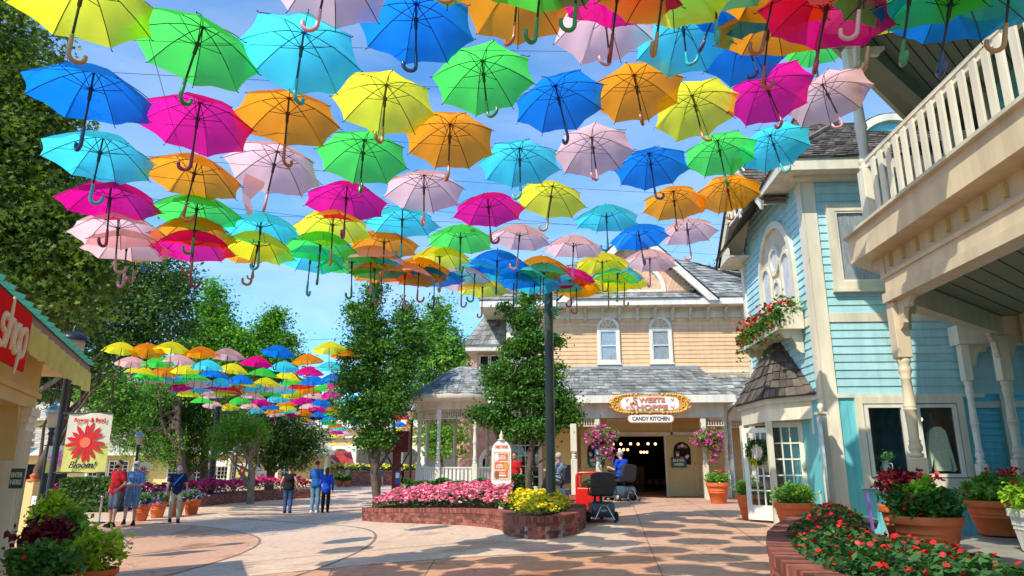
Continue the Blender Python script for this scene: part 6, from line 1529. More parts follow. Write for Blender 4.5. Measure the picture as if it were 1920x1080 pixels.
p0 = at(1404, 965, 14.9); p1 = at(1461, 965, 14.45); an = math.degrees(math.atan2(p1.y-p0.y, p1.x-p0.x)); LW = math.hypot(p1.x-p0.x, p1.y-p0.y); FD = FR(p0.x, p0.y, 0, an)
dd = glazed(BB, FD, LW, G0+.05, dzt-.08, m='white')
t = thing('wreath', 'green wreath with yellow flowers on the open white glass door', 'wreath', FD @ V((LW*.5, -.05, 2.0)))
a = NR.uniform(0, 6.28, 500); r = .19+NR.normal(0, .03, 500); P = np.stack([LW*.5+r*np.cos(a), -.06+NR.normal(0, .02, 500), 1.95+r*1.15*np.sin(a)], 1); npmesh('leaves', leafquads(L2W(FD, P), .07), 4, M['lf_bed'], NR.rand(500), t)
P2 = P[np.where((P[:, 2] < 1.85) & (P[:, 0] < LW*.5))[0][:50]]+np.array([0, -.03, 0]); npmesh('flowers', leafquads(L2W(FD, P2), .05, 'disc'), 6, M['fl_yel'], NR.rand(len(P2)), t)
b = MB(); b.quad((pi2[0][0]+.3, 15.3, G0), (pi2[2][0]+.2, 15.5, G0), (pi2[2][0]+.2, 15.5, dzt), (pi2[0][0]+.3, 15.3, dzt)); b.quad((XB+.02, 13.9, G0), (XB+.02, 16.3, G0), (XB+.02, 16.3, dzt), (XB+.02, 13.9, dzt)); b.build('interior', M['shop_in'], BB)
# engaged post right of the door, and free standing sign post
pq = at(1537, 860, 13.35); b = MB(); turned(b, pq.x, 13.35, G0, hz0-.4, .12, n=12); b.build('post', M['cream'], BB)
pq = at(1551, 880, 12.25); t = thing('sign_post', 'cream square post with ball finial carrying an edge-on oval sign', 'post', (pq.x, 12.25, G0))
zt = at(1551, 777, 12.25).z; b = MB(); b.box(pq.x-.06, pq.x+.06, 12.19, 12.31, G0, zt, bev=.01); b.box(pq.x-.085, pq.x+.085, 12.165, 12.335, zt, zt+.04); b.build('post', M['cream'], t)
b = MB(); b.lathe([(.001, 0), (.03, .0), (.03, .03), (.055, .06), (.055, .1), (.03, .14), (.001, .15)], (pq.x, 12.25, zt+.04), n=12); b.build('finial', M['cream'], t)
b = MB(FR(pq.x-.08, 12.1, (zt+G0)/2+.15, 70)); b.prism([(.28*math.cos(q), .75*math.sin(q)) for q in np.linspace(0, 6.1, 24)], -.02, .02); b.build('sign_panel', M['galv'], t)
# ------------------------------------------------------------- balcony house on the right
BH = thing('balcony_house', 'cream porch and balcony house on the right with slatted white railing', 'building', (6, 7, .7))
DZ = .70
dk = [(3.5, -3), (3.5, 8.3), (4.15, 9.4), (6.9, 11.9), (12, 11.9), (12, -3)]
b = MB(); b.plate(dk, .3, DZ); b.build('porch_deck', M['deck'], BH)
zb0, zb1, zc0, zc1 = 3.72, 4.08, 4.36, 4.74
xb = 4.36
cor = (xb, 9.0); cor2 = (7.12, 11.55)
b = MB(); b.box(xb-.1, xb+.12, -3, 9.0, zb0, zb1); b.beam((cor[0], cor[1], (zb0+zb1)/2), (cor2[0], cor2[1], (zb0+zb1)/2), .2, zb1-zb0); b.beam((cor2[0], cor2[1], (zb0+zb1)/2), (12, cor2[1], (zb0+zb1)/2), .2, zb1-zb0); b.build('porch_beam', M['beige'], BH)
b = MB(); b.box(xb-.13, xb-.1, -3, 9.06, zb0, zb0+.12); b.box(xb-.125, xb-.1, -3, 9.05, zb1-.05, zb1); b.build('beam_moulding', M['beige'], BH)
b = MB(); b.plate([(xb-.02, -3), (xb-.02, 9.1), (7.0, 11.7), (12, 11.7), (12, -3)], zb1, zc0); b.build('frieze_band', M['beige'], BH)
y = 8.9; 
while y > 1.5:
    b = MB(); b.box(xb-.065, xb-.02, y-.022, y+.022, zb1+.1, zb1+.25); b.build('dentil', M['yel_door'], BH); y -= .34
top = [(4.03, -3), (4.03, 9.45), (7.0, 12.2), (12, 12.2), (12, -3)]
b = MB(); b.plate([(4.05, -3), (4.05, 9.43), (7.0, 12.15), (12, 12.15), (12, -3)], zc0, zc1-.02); b.build('balcony_fascia', M['beige'], BH)
b = MB(); b.plate([(3.99, -3), (3.99, 9.48), (7.0, 12.23), (12, 12.23), (12, -3)], zc1-.02, zc1+.02); b.build('balcony_deck', M['sage'], BH)
b = MB(); b.plate([(xb+.12, -3), (xb+.12, 9.0), (7.05, 11.5), (12, 11.5), (12, -3)], zb1-.06, zb1-.02)
b.build('porch_ceiling', M['ceil'], BH)
bb = MB()
for k in range(30): bb.beam((xb+.14, 8.9-k*.35, zb1-.066), (8.2, 8.9-k*.35+3.5, zb1-.066), .008, .006)
bb.build('ceiling_boards', M['dark_in'], BH)
# railing
zr = at(1623, 298, 9.3).z; xr = 4.40
b = MB(); b.box(xr-.05, xr+.07, -3, 9.3, zr-.05, zr); b.box(xr-.03, xr+.05, -3, 9.3, zr-.13, zr-.05); b.box(xr-.025, xr+.045, -3, 9.3, zc1+.08, zc1+.13); b.beam((xr, 9.3, zr-.03), (7.0, 11.8, zr-.03), .1, .08); b.beam((xr, 9.3, zc1+.1), (7.0, 11.8, zc1+.1), .07, .06); b.build('handrail', M['cream'], BH)
y = 9.1
while y > 2.2:
    b = MB(); b.box(xr-.045, xr-.02, y-.058, y+.058, zc1+.02, zr-.07, bev=.004); b.build('baluster', M['cream'], BH); y -= .215
for k in range(14):
    x, y = xr+2.6*(k+.7)/15, 9.3+2.5*(k+.7)/15; b = MB(FR(x, y, 0, 44)); b.box(-.055, .055, -.012, .012, zc1+.02, zr-.07); b.build('baluster', M['cream'], BH)
pz1 = 7.65
b = MB(); turned(b, xr, 9.38, zc1+.02, pz1, .19, sq0=.33, sq1=.2); b.build('balcony_post', M['cream'], BH)
b = MB(); turned(b, 7.05, 11.85, zc1+.02, pz1, .17, sq0=.33, sq1=.2); b.build('balcony_post', M['cream'], BH)
b = MB(FR(xr, 9.38, 0, 180+0)); bracket(b, -.08, pz1, .4, .06, -1); b.xf = FR(xr, 9.38, 0, 90) ; bracket(b, -.08, pz1, .38, .06, -1); b.build('bracket', M['cream'], BH)
# upper roof plate with boards
rf = [(3.3, -3), (3.3, 8.55), (7.0, 12.6), (12, 12.6), (12, -3)]
b = MB(); b.plate(rf, 7.86, 7.92); b.build('balcony_ceiling', M['ceil'], BH)
b = MB(); b.plate([(3.22, -3), (3.22, 8.6), (6.95, 12.7), (12, 12.7), (12, -3)], 7.92, 8.12); b.build('roof_edge', M['sage'], BH)
b = MB()
for k in range(34): d = .28+k*.16; b.beam((3.35+d*.72, 8.55-d*.7+.0, 7.855), (7.05+d*.72-.0, 12.6-d*.7, 7.855), .012, .008) if 3.35+d*.72 < 9 else None
b.build('ceiling_boards', M['dark_in'], BH)
b = MB(); b.beam((xr-.25, 9.05, pz1+.1), (7.2, 12.1, pz1+.1), .2, .24); b.box(xr-.1, xr+.1, -3, 9.3, pz1-.0, pz1+.22); b.build('upper_beam', M['ceil'], BH)
# house wall
xw = 7.4
b = MB(FR(xw, 11.2, 0, -90)); siding(b, 14, zc1, 7.86, .12); siding(b, 14, DZ, zb1-.05, .13); b.build('house_wall', M['teal_sid'], BH)
b = MB(FR(xw, 11.2)); siding(b, 5, DZ, 3.9, .13); siding(b, 5, zc1, 7.86, .12); b.build('house_end_wall', M['blue_sid'], BH)
b = MB(); b.box(xw-.06, xw+.16, 11.14, 11.3, DZ, 7.86); b.box(xw-.05, xw, 8.0, 8.35, DZ, zb1-.08); b.box(xw-.05, xw, 6.2, 6.5, DZ, zb1-.08); b.box(xw-.052, xw, 6.5, 8.0, 2.95, 3.1)
for y in (8.6, 6.9): b.box(xw-.06, xw, y-.08, y+.08, zc1, 7.86)
b.build('pilaster', M['sage'], BH)
b = MB(); b.box(xw-.02, xw+.02, 6.5, 8.0, DZ, 2.95); b.build('house_door', M['dark_in'], BH)
# columns
for (x, y, n_) in ((xb, 9.0, 0), (cor2[0], cor2[1], 1)):
    b = MB(); turned(b, x, y, DZ, zb0, .175, sq0=.36, sq1=.24, n=18); b.build('column', M['beige' if n_ == 0 else 'sage'], BH)
for (x, y, a) in ((xb+.1, 9.02, 43), (xb, 8.9, 270), (cor2[0]-.08, cor2[1]-.06, 223), (cor2[0]+.1, cor2[1], 0)):
    b = MB(FR(x, y, 0, a)); bracket(b, 0, zb0, .35, .06, 1); b.build('bracket', M['beige' if x < 5 else 'sage'], BH)
b = MB(FR(xb+.0, 9.1, 0, 90)); bracket(b, 0, zc0, .34, .07, 1); b.build('bracket', M['sage'], BH)
# white posts of blue shop porch
pq = at(1828, 800, 12.45); b = MB(); turned(b, pq.x, 12.45, G0, 3.72, .145, sq0=.36, sq1=.2); b.build('corner_post', M['white'], BB)
b = MB(); b.box(pq.x-.12, 12, 12.3, 12.6, 3.72, 4.05); b.build('porch_beam', M['cream'], BB)
b = MB(FR(pq.x+.08, 12.45)); bracket(b, 0, 3.72, .36, .06, 1); b.build('bracket', M['cream'], BB)
b = MB(FR(pq.x+.5, 14.2)); siding(b, 4, belt, 3.9, .13, x0=-.6); siding(b, 4, G0, belt-.1, .13, x0=-.6); b.build('recess_wall', M['teal_sid'], BB)
b = MB(FR(pq.x+.5, 14.2)); b.box(-.6, 4, -.06, 0, belt-.1, belt+.02); b.box(1.0, 1.16, -.08, 0, G0, 3.4); b.box(1.16, 2.2, -.08, 0, 3.25, 3.4); b.build('recess_trim', M['cream'], BB)
# ------------------------------------------------------------- trees
def limb(b, a, c, ra, rc, wob=.06, n=8):
    a, c = V(a), V(c); L_ = (c-a).length; P = []; R_ = []
    for i in range(7):
        t = i/6; o = V((random.gauss(0, 1), random.gauss(0, 1), random.gauss(0, .4)))*wob*L_*math.sin(math.pi*t)*.5; P.append(a.lerp(c, t)+o); R_.append(ra+(rc-ra)*t)
    b.tube(P, R_, n=n, cap=False, a=.5); return P
def tree(label, base, blobs, trunk_r, leafm_, ncl, per, cr, lsize, bark='bark', shape='leaf', top=None, surf=.5, flat=.6, droop=0, vary=.6, cat='tree', name='tree', group=None, seed=1, asp=.55, limbs=22, up=.35, jag=(.7, 1.22)):
    rs = np.random.RandomState(seed); random.seed(seed)
    t = thing(name, label, cat, base, group=group)
    cs = [V(q[:3]) for q in blobs]; tp = top or max(cs, key=lambda q: q.z)
    b = MB(); P = limb(b, base, tp, trunk_r, trunk_r*.25, .04, 10); b.build('trunk', M[bark], t)
    b = MB()
    for k in range(limbs):
        q = random.choice(blobs); s = P[random.randint(1, 5)]; e = V(q[:3])+V((random.gauss(0, .5)*q[3], random.gauss(0, .5)*q[4], random.gauss(0, .45)*q[5])); limb(b, s, e, trunk_r*.38, trunk_r*.06, .12, 6)
    if limbs: b.build('limbs', M[bark], t)
    p, v = clump_pts(blobs, ncl, per, cr, rs=rs, surf=surf, flat=flat, vary=vary, jag=jag)
    npmesh('crown', leafquads(p, lsize, shape, rs=rs, droop=droop, asp=asp, up=up), {'leaf': 4, 'maple': 10, 'disc': 6}[shape], M[leafm_], v, t)
    return t
def BL(px, py, Y, rpx, rpy=None, ry=None):
    """crown lobe centred on a surveyed bearing at distance Y"""
    p = at(px, py, Y); k = (p-EYE).dot(_F)/FPX; r = rpx*k; rz = (rpy or rpx)*k*1.0; return (p.x, p.y, p.z, r, (ry or (r+rz)*.5), rz)
g = lambda x, y: (x, y, G(x, y))
def gb(px, Y): p = at(px, 900, Y); return g(p.x, Y)
Y = 15
tree('big dark sycamore with pale bark leaning over the left side', gb(-60, Y), [BL(20, 160, Y, 75, 130), BL(60, 250, Y, 70, 100), BL(40, 380, Y, 130, 120), BL(105, 430, Y, 80, 100), BL(150, 500, Y, 70, 70), BL(90, 540, Y, 120, 90), BL(-60, 300, Y, 140, 260), BL(-20, 500, Y, 120, 130), BL(110, 320, Y, 40, 60), BL(-30, 60, Y, 110, 90), BL(100, 190, Y, 40, 60)],
     .28, 'lf_syc', 1900, 26, .30, .16, 'barkp', 'maple', seed=3, surf=.3, vary=1.0, jag=(.55, 1.4), top=at(-20, 120, Y))
Y = 27
tree('broad dark green tree behind the corner shop roof', gb(68, Y), [BL(250, 530, Y, 90, 65), BL(310, 590, Y, 65, 65), BL(180, 590, Y, 110, 80), BL(90, 620, Y, 90, 90), BL(240, 650, Y, 90, 50), BL(330, 540, Y, 40, 45), BL(200, 500, Y, 60, 50), BL(130, 700, Y, 60, 50), BL(60, 720, Y, 50, 60)],
     .2, 'lf_dark', 1150, 26, .34, .18, 'bark', seed=5, surf=.3, vary=.9, jag=(.6, 1.35), top=at(200, 500, Y))
Y = 40
tree('tall feathery cypress rising behind the far umbrellas, left one', gb(385, Y), [BL(402, 548, Y, 14, 20), BL(396, 578, Y, 28, 16), BL(412, 604, Y, 36, 14), BL(380, 620, Y, 40, 14), BL(430, 632, Y, 44, 14), BL(372, 650, Y, 44, 18), BL(450, 660, Y, 40, 16), BL(410, 690, Y, 60, 24)], .25, 'lf_cyp', 650, 26, .42, .2, seed=7, surf=.3, vary=.9, top=at(402, 532, Y))
Y = 43
tree('tall feathery cypress rising behind the far umbrellas, right one', gb(505, Y), [BL(516, 596, Y, 16, 18), BL(500, 622, Y, 30, 14), BL(534, 640, Y, 28, 16), BL(482, 646, Y, 34, 14), BL(520, 670, Y, 40, 18), BL(500, 700, Y, 50, 24)], .25, 'lf_cyp', 520, 26, .42, .2, seed=8, surf=.3, vary=.9, top=at(516, 582, Y))
Y = 37
tree('weeping cypress with bright hanging foliage by the man in plaid', gb(344, Y), [BL(262, 715, Y, 44, 34), BL(240, 765, Y, 34, 40), BL(285, 760, Y, 34, 50), BL(232, 820, Y, 26, 34), BL(280, 825, Y, 30, 40), BL(320, 840, Y, 26, 36), BL(310, 730, Y, 40, 30)],
     .3, 'lf_bright', 700, 32, .23, .15, seed=9, surf=.45, flat=1.5, droop=1.6, asp=.3, vary=1.0, top=at(335, 740, Y), up=0)
Y = 39
tree('darker weeping cypress right of the bright one, trailing to the black pole', gb(352, Y), [BL(350, 750, Y, 50, 44), BL(340, 800, Y, 44, 50), BL(385, 790, Y, 40, 40), BL(430, 780, Y, 40, 26), BL(365, 850, Y, 26, 28), BL(420, 825, Y, 26, 26), BL(455, 810, Y, 22, 30), BL(300, 800, Y, 30, 50)],
     .3, 'lf_cypd', 850, 32, .25, .16, seed=19, surf=.4, flat=1.5, droop=1.6, asp=.3, vary=1.0, top=at(350, 740, Y), up=0)
Y = 36
tree('pale green leafy tree left of the weeping cypress', gb(190, Y), [BL(200, 720, Y, 40, 34), BL(215, 760, Y, 36, 40), BL(170, 740, Y, 24, 30), BL(190, 690, Y, 22, 20)], .14, 'lf_bright', 300, 24, .3, .2, seed=10, surf=.3)
Y = 43
tree('dark round tree beside the red flower bed, centre left', gb(506, Y), [BL(545, 818, Y, 46, 34), BL(500, 830, Y, 50, 42), BL(560, 848, Y, 40, 30), BL(480, 800, Y, 34, 22), BL(585, 825, Y, 24, 28), BL(530, 862, Y, 45, 22)], .26, 'lf_dark', 700, 26, .27, .17, seed=11, surf=.4, vary=.5, top=at(520, 800, Y))
Y = 32
tree('slim pale trunked cypress between the globe lamp and dark tree', gb(473, Y), [BL(440, 806, Y, 44, 22), BL(478, 812, Y, 30, 20), BL(420, 832, Y, 26, 22)], .17, 'lf_cyp', 240, 26, .25, .13, 'barkp', seed=12, flat=1.2, droop=1.2, asp=.3, surf=.3, vary=1, top=at(478, 780, Y))
Y = 23
tree('tall dark holly with pointed top left of the pavilion', gb(714, Y), [BL(700, 552, Y, 12, 30), BL(686, 600, Y, 32, 26), BL(662, 580, Y, 14, 10), BL(706, 645, Y, 42, 30), BL(680, 700, Y, 42, 32), BL(758, 592, Y, 18, 26), BL(766, 632, Y, 28, 28), BL(756, 690, Y, 30, 40), BL(672, 770, Y, 42, 28), BL(728, 750, Y, 40, 44), BL(654, 660, Y, 16, 16), BL(700, 820, Y, 36, 22), BL(790, 655, Y, 12, 14), BL(648, 722, Y, 14, 14)],
     .15, 'lf_holly', 1050, 27, .2, .12, seed=13, surf=.4, vary=.9, jag=(.6, 1.3), top=at(700, 532, Y))
b_ = blob = None
Y = 33
tree('light green tree just right of the dark holly', gb(835, Y), [BL(822, 590, Y, 26, 30), BL(830, 640, Y, 42, 38), BL(815, 690, Y, 45, 36), BL(855, 670, Y, 22, 40), BL(800, 630, Y, 28, 40), BL(800, 750, Y, 40, 50), BL(830, 820, Y, 50, 40)], .16, 'lf_bright', 620, 26, .26, .17, seed=14, surf=.35, vary=.9, top=at(822, 562, Y))
Y = 17.8
tree('glossy green holly in front of the candy shop porch', gb(993, Y), [BL(992, 558, Y, 10, 24), BL(985, 598, Y, 24, 24), BL(1000, 640, Y, 34, 26), BL(970, 655, Y, 28, 20), BL(950, 700, Y, 36, 20), BL(1010, 700, Y, 40, 28), BL(965, 740, Y, 46, 24), BL(1030, 752, Y, 42, 28), BL(918, 778, Y, 34, 18), BL(1000, 800, Y, 40, 22), BL(1060, 782, Y, 26, 18), BL(945, 578, Y, 12, 9), BL(1030, 590, Y, 12, 8), BL(1038, 640, Y, 12, 9), BL(960, 805, Y, 22, 20), BL(925, 720, Y, 16, 12)],
     .09, 'lf_holly', 1500, 28, .13, .09, seed=15, surf=.4, vary=.95, jag=(.6, 1.3), top=at(991, 545, Y), up=.1)
Y = 46
tree('distant tree top behind the candy shop roof', gb(1370, Y), [BL(1380, 500, Y, 26, 22), BL(1350, 520, Y, 30, 20)], .2, 'lf_dark', 90, 20, .3, .2, seed=16, surf=.2, top=at(1370, 480, Y))
for i, (px, py, Y_, r, r2, lb) in enumerate(((120, 740, 75, 60, 50, 'distant tree behind the yellow roof at far left'), (20, 760, 70, 60, 60, 'distant tree behind the left pilaster'), (620, 790, 95, 60, 40, 'distant tree above the snack booth roof'), (330, 760, 80, 80, 50, 'distant tree behind the weeping cypress'), (470, 740, 78, 80, 70, 'distant tree behind the yellow shop row'), (700, 790, 90, 70, 40, 'distant tree behind the arcade building'), (560, 760, 85, 60, 50, 'distant tree between the cypresses and arcade'), (800, 800, 80, 60, 40, 'distant tree behind the pavilion'))):
    tree(lb, gb(px, Y_), [BL(px, py, Y_, r, r2), BL(px+r*.6, py+15, Y_, r*.6, r2*.7), BL(px-r*.6, py+20, Y_, r*.6, r2*.7)], .3, 'far_wood', 260, 22, .8, .5, seed=30+i, surf=.3, limbs=4)
# ------------------------------------------------------------- planter beds
def bed(label, path, h, flowers, mound, cover=None, thick=.26, z0=None, cat='flower bed', wall_label=None, nleaf=2600, inset=.18, closed=True, fill=None, lsize=.07, fsize=.07, seed=2, leafm_='lf_bed', fdens=260):
    """raised brick planter: wall > bricks ; flowers as one mass"""
    random.seed(seed); rs = np.random.RandomState(seed)
    P = path; cx = sum(p[0] for p in P)/len(P); cy = sum(p[1] for p in P)/len(P)
    t = thing('brick_planter', wall_label, 'planter', (cx, cy, G(cx, cy)))
    b = MB(); zt = brickwall(b, path, G, h, thick, closed=closed); b.build('brick_wall', [M['brick'], M['mortar']], t)
    poly = fill or P
    b = MB(); n_ = len(poly); b.add([(p[0], p[1], G(*p)+h-.06) for p in poly], [tuple(range(n_))]); b.build('soil', M['soil'], t)
    # points inside the polygon
    xs = [p[0] for p in poly]; ys = [p[1] for p in poly]
    def inside(x, y, m=inset):
        c = False; n = len(poly); dm = 9
        for i in range(n):
            x1, y1 = poly[i]; x2, y2 = poly[(i+1) % n]
            if (y1 > y) != (y2 > y) and x < (x2-x1)*(y-y1)/(y2-y1)+x1: c = not c
            L2 = (x2-x1)**2+(y2-y1)**2; tt = max(0, min(1, ((x-x1)*(x2-x1)+(y-y1)*(y2-y1))/max(L2, 1e-9))); dm = min(dm, math.hypot(x-x1-tt*(x2-x1), y-y1-tt*(y2-y1)))
        return (dm if c else -dm)
    return t, zt, poly, inside
def massing(name, label, cat, zt, inside, bbox, mound, leafm_, flowers, nleaf, fdens, lsize, fsize, region=None, inset=.15, seed=3):
    rs = np.random.RandomState(seed); area = (bbox[1]-bbox[0])*(bbox[3]-bbox[2]); pts = []; 
    n = int(area*nleaf); X = rs.uniform(bbox[0], bbox[1], n); Yv = rs.uniform(bbox[2], bbox[3], n)
    def hgt(x, y, d): return mound*min(1, d/.35)**.5*(.82+.16*math.sin(3.1*x+1)*math.cos(2.7*y)+.14*math.sin(9*x+4*y)*math.cos(7*y-2*x))
    L_ = []; 
    for x, y in zip(X, Yv):
        d = inside(x, y)
        if d < inset or (region and not region(x, y)): continue
        L_.append((x, y, G(x, y)+zt-.05+hgt(x, y, d-inset+.06)*rs.uniform(.3, 1.0)))
    P = np.array(L_)+rs.normal(0, .012, (len(L_), 3)); o = npmesh(name, leafquads(P, lsize, up=.8, rs=rs), 4, M[leafm_], rs.rand(len(P)), kind='stuff'); tag(o, label, cat)
    for k, (m_, frac, nm, lb) in enumerate(flowers):
        n = int(area*fdens*frac); X = rs.uniform(bbox[0], bbox[1], n); Yv = rs.uniform(bbox[2], bbox[3], n); F_ = []
        for x, y in zip(X, Yv):
            d = inside(x, y)
            if d < inset or (region and not region(x, y)): continue
            F_.append((x, y, G(x, y)+zt-.04+hgt(x, y, d-inset+.06)*rs.uniform(.93, 1.12)))
        if not F_: continue
        Q = np.array(F_); o = npmesh(nm, leafquads(Q, fsize, 'disc', up=1.1, rs=rs), 6, M[m_], rs.rand(len(Q)), kind='stuff'); tag(o, lb, 'flowers')
# central bed: front face surveyed from the ground line
fr = [(678, 976), (705, 979), (760, 981), (820, 983), (880, 986), (920, 990), (940, 994), (944, 1000), (955, 1006), (985, 1010), (1020, 1011), (1055, 1008), (1085, 1000), (1098, 988)]
pf = [atg(*q) for q in fr]; path = [(p.x, p.y) for p in pf]
# return along the back
xl_, yl_ = path[-1]
path += [(xl_+.04, yl_+.8), (xl_-.35, yl_+1.5), (-.9, 19.8), (-1.9, 21.0), (-3.2, 22.1), (-4.4, 22.5), (-5.2, 22.1), (-5.75, 21.2)]
t_, zt, poly, ins = bed(None, path, .36, None, .3, wall_label='curved red brick planter wall around the pink and yellow flowers', seed=4)
bb_ = (min(p[0] for p in poly), max(p[0] for p in poly), min(p[1] for p in poly), max(p[1] for p in poly))
xs_ = at(958, 960, 15.5).x
regp = lambda x, y: x < xs_+(y-15.5)*-.05+.0 
regy = lambda x, y: x > xs_-.35+(y-15)*.3 and y < 17.0 
massing('impatiens_foliage', 'dark green foliage under the pink impatiens in the central planter', 'foliage', zt, ins, bb_, .50, 'lf_bed', [('fl_pink', .62, 'pink_impatiens', 'mass of deep pink impatiens in the central brick planter'), ('fl_lpink', .38, 'light_pink_impatiens', 'paler pink impatiens mixed through the central brick planter')], 420, 420, .085, .085, regp, inset=.24)
massing('yellow_bedding_foliage', 'light green foliage around the tall pole base', 'foliage', zt, ins, bb_, .36, 'lf_lime', [('fl_yel', 1, 'yellow_flowers', 'bright yellow flowers around the base of the tall steel pole')], 420, 360, .065, .07, regy, inset=.3)
# hedge
rs = np.random.RandomState(9)
def hedge(label, x0, x1, y0, y1, z0, z1, n, ls, m='lf_hedge'):
    n = int(n); F_ = rs.randint(0, 4, n); X = rs.uniform(x0, x1, n); Yv = rs.uniform(y0, y1, n); Z = rs.uniform(z0, z1, n)
    Yv[F_ == 0] = y0+np.abs(rs.normal(0, .05, (F_ == 0).sum())); Z[(F_ == 1) | (F_ == 2)] = z1-np.abs(rs.normal(0, .05, ((F_ == 1) | (F_ == 2)).sum()))
    Z += .04*np.sin(X*5)+.03*np.sin(X*11+2)
    P = np.stack([X, Yv, Z], 1); t = thing('hedge', label, 'hedge', ((x0+x1)/2, (y0+y1)/2, z0)); npmesh('foliage', leafquads(P, ls, rs=rs), 4, M[m], rs.rand(n), t)
    b = MB(); b.box(x0+.08, x1-.08, y0+.1, y1-.1, z0, z1-.12); b.build('stems', M['soil'], t)
a = at(758, 905, 21.5); c = at(925, 905, 21.2); zt_h = at(850, 901, 21.5).z
hedge('clipped green hedge in front of the pavilion railing', a.x, c.x, 21.3, 22.0, .6, zt_h+.0, 6500, .085)
hedge('dark clipped hedge beside the holly trunk, right of the menu sign', at(948, 905, 19.6).x, at(1000, 905, 19.6).x, 19.6, 20.2, .6, at(950, 893, 19.6).z, 1800, .08)
# red brick pier below the porch post
pp_ = at(1078, 950, 17.5); t = thing('brick_pier', 'small red brick pier under the left porch post behind the planter', 'pier', (pp_.x, 17.5, .6)); b = MB(); brickwall(b, [(pp_.x-.13, 17.3), (pp_.x+.13, 17.3), (pp_.x+.13, 17.6), (pp_.x-.13, 17.6)], lambda x, y: .5, at(1078, 928, 17.5).z-.5, .12, closed=True); b.build('bricks', [M['brick'], M['mortar']], t)
t = thing('planter_post', 'cream square post standing on the small brick pier', 'post', (pp_.x, 17.45, at(1078, 928, 17.5).z)); b = MB(); turned(b, pp_.x, 17.45, at(1078, 928, 17.5).z, at(1078, 795, 17.5).z, .15, sq0=.5, sq1=.4); b.build('post', M['cream'], t)
# right foreground bed
tp = [(1480, 964), (1455, 975), (1440, 988), (1438, 1003), (1446, 1022), (1470, 1040), (1510, 1058), (1560, 1073), (1620, 1086), (1700, 1100), (1800, 1116)]
path = [(atz(x, y, 1.04).x, atz(x, y, 1.04).y) for x, y in tp][::1]
path = [(3.5, 10.9), (3.3, 10.5)]+path
poly2 = path+[(3.2, path[-1][1]), (3.25, 6.3), (3.3, 7.3), (3.5, 8.0), (3.45, 8.6), (3.95, 9.4), (4.5, 10.6), (4.6, 12.0), (3.9, 12.0)]
t_, zt2, poly, ins2 = bed(None, path[::1], 1.04-.56, None, .3, wall_label='curved red brick planter wall in the right foreground', seed=6, closed=False, fill=poly2, thick=.24)
bb_ = (min(p[0] for p in poly2), max(p[0] for p in poly2), min(p[1] for p in poly2), max(p[1] for p in poly2))
massing('red_impatiens_foliage', 'dark green foliage filling the right foreground planter', 'foliage', zt2, ins2, bb_, .22, 'lf_bed', [('fl_red', 1, 'red_impatiens', 'scattered red impatiens blooms in the right foreground planter')], 1300, 80, .075, .038, None, inset=.2, seed=8)
t = thing('garden_stake_sign', 'narrow purple sign stake leaning in the right flower bed', 'sign', at(1634, 1000, 9)); a, c = at(1624, 920, 9), at(1640, 1010, 9); b = MB(); b.beam(a, c, .05, .02); b.build('stake', M['fl_purp'], t)
# far beds of red flowers
def farbed(label, pts, h, mound, nm, m_, seed, fd=60, nl=60, fs=.14):
    path = [(atg(x, y).x, atg(x, y).y) for x, y in pts]; a0, a1 = path[0], path[-1]
    poly = path+([(a1[0]-2.2, a1[1]+1.6), (a0[0]-3.0, a0[1]+1.2)] if a1[1]-a0[1] > 4 else [(a1[0]+.3, a1[1]+2.2), (a0[0]-.3, a0[1]+2.2)])
    t_, z_, po, ii = bed(None, path, h, None, .3, wall_label=label, seed=seed, closed=False, fill=poly, thick=.25)
    bx = (min(p[0] for p in po), max(p[0] for p in po), min(p[1] for p in po), max(p[1] for p in po))
    massing('%s_foliage' % nm, 'green foliage of the %s' % label.split(' wall ')[-1], 'foliage', z_, ii, bx, mound, 'lf_bed', [(m_, 1, nm, 'mass of %s in the %s' % (nm.replace('_', ' '), label.split(' wall ')[-1]))], nl, fd, .15, fs, None, inset=.1, seed=seed)
farbed('low dark brick planter wall of the long red bed below the far umbrellas', [(372, 951), (420, 945), (470, 941), (520, 937), (560, 935), (600, 933)], .45, .62, 'red_begonias', 'fl_mag', 21, 80, 90)
farbed('low brick planter wall of the bed behind the two men', [(215, 952), (255, 952), (300, 950), (330, 948)], .4, .6, 'magenta_begonias', 'fl_mag', 22, 80, 90)
farbed('low brick planter wall of the bed near the arcade', [(655, 912), (700, 910), (745, 909), (800, 908)], 1.0, .5, 'yellow_blooms', 'fl_yel', 23, 20, 40, .2)
hedge('trimmed hedge in front of the arcade arches', at(655, 885, 54).x, at(800, 885, 54).x, 53, 54, 1.5, at(700, 878, 54).z, 3500, .25)
hedge('dark shrubs behind the left queue rail', at(108, 920, 26).x, at(215, 920, 26).x, 26, 27.5, 0, at(150, 898, 26).z, 4500, .14, 'lf_dark')
hedge('dark shrubs left of the wooden newel post', at(-30, 930, 18).x, at(30, 930, 18).x, 18, 19, 0, at(40, 920, 18).z, 1500, .14, 'lf_dark')
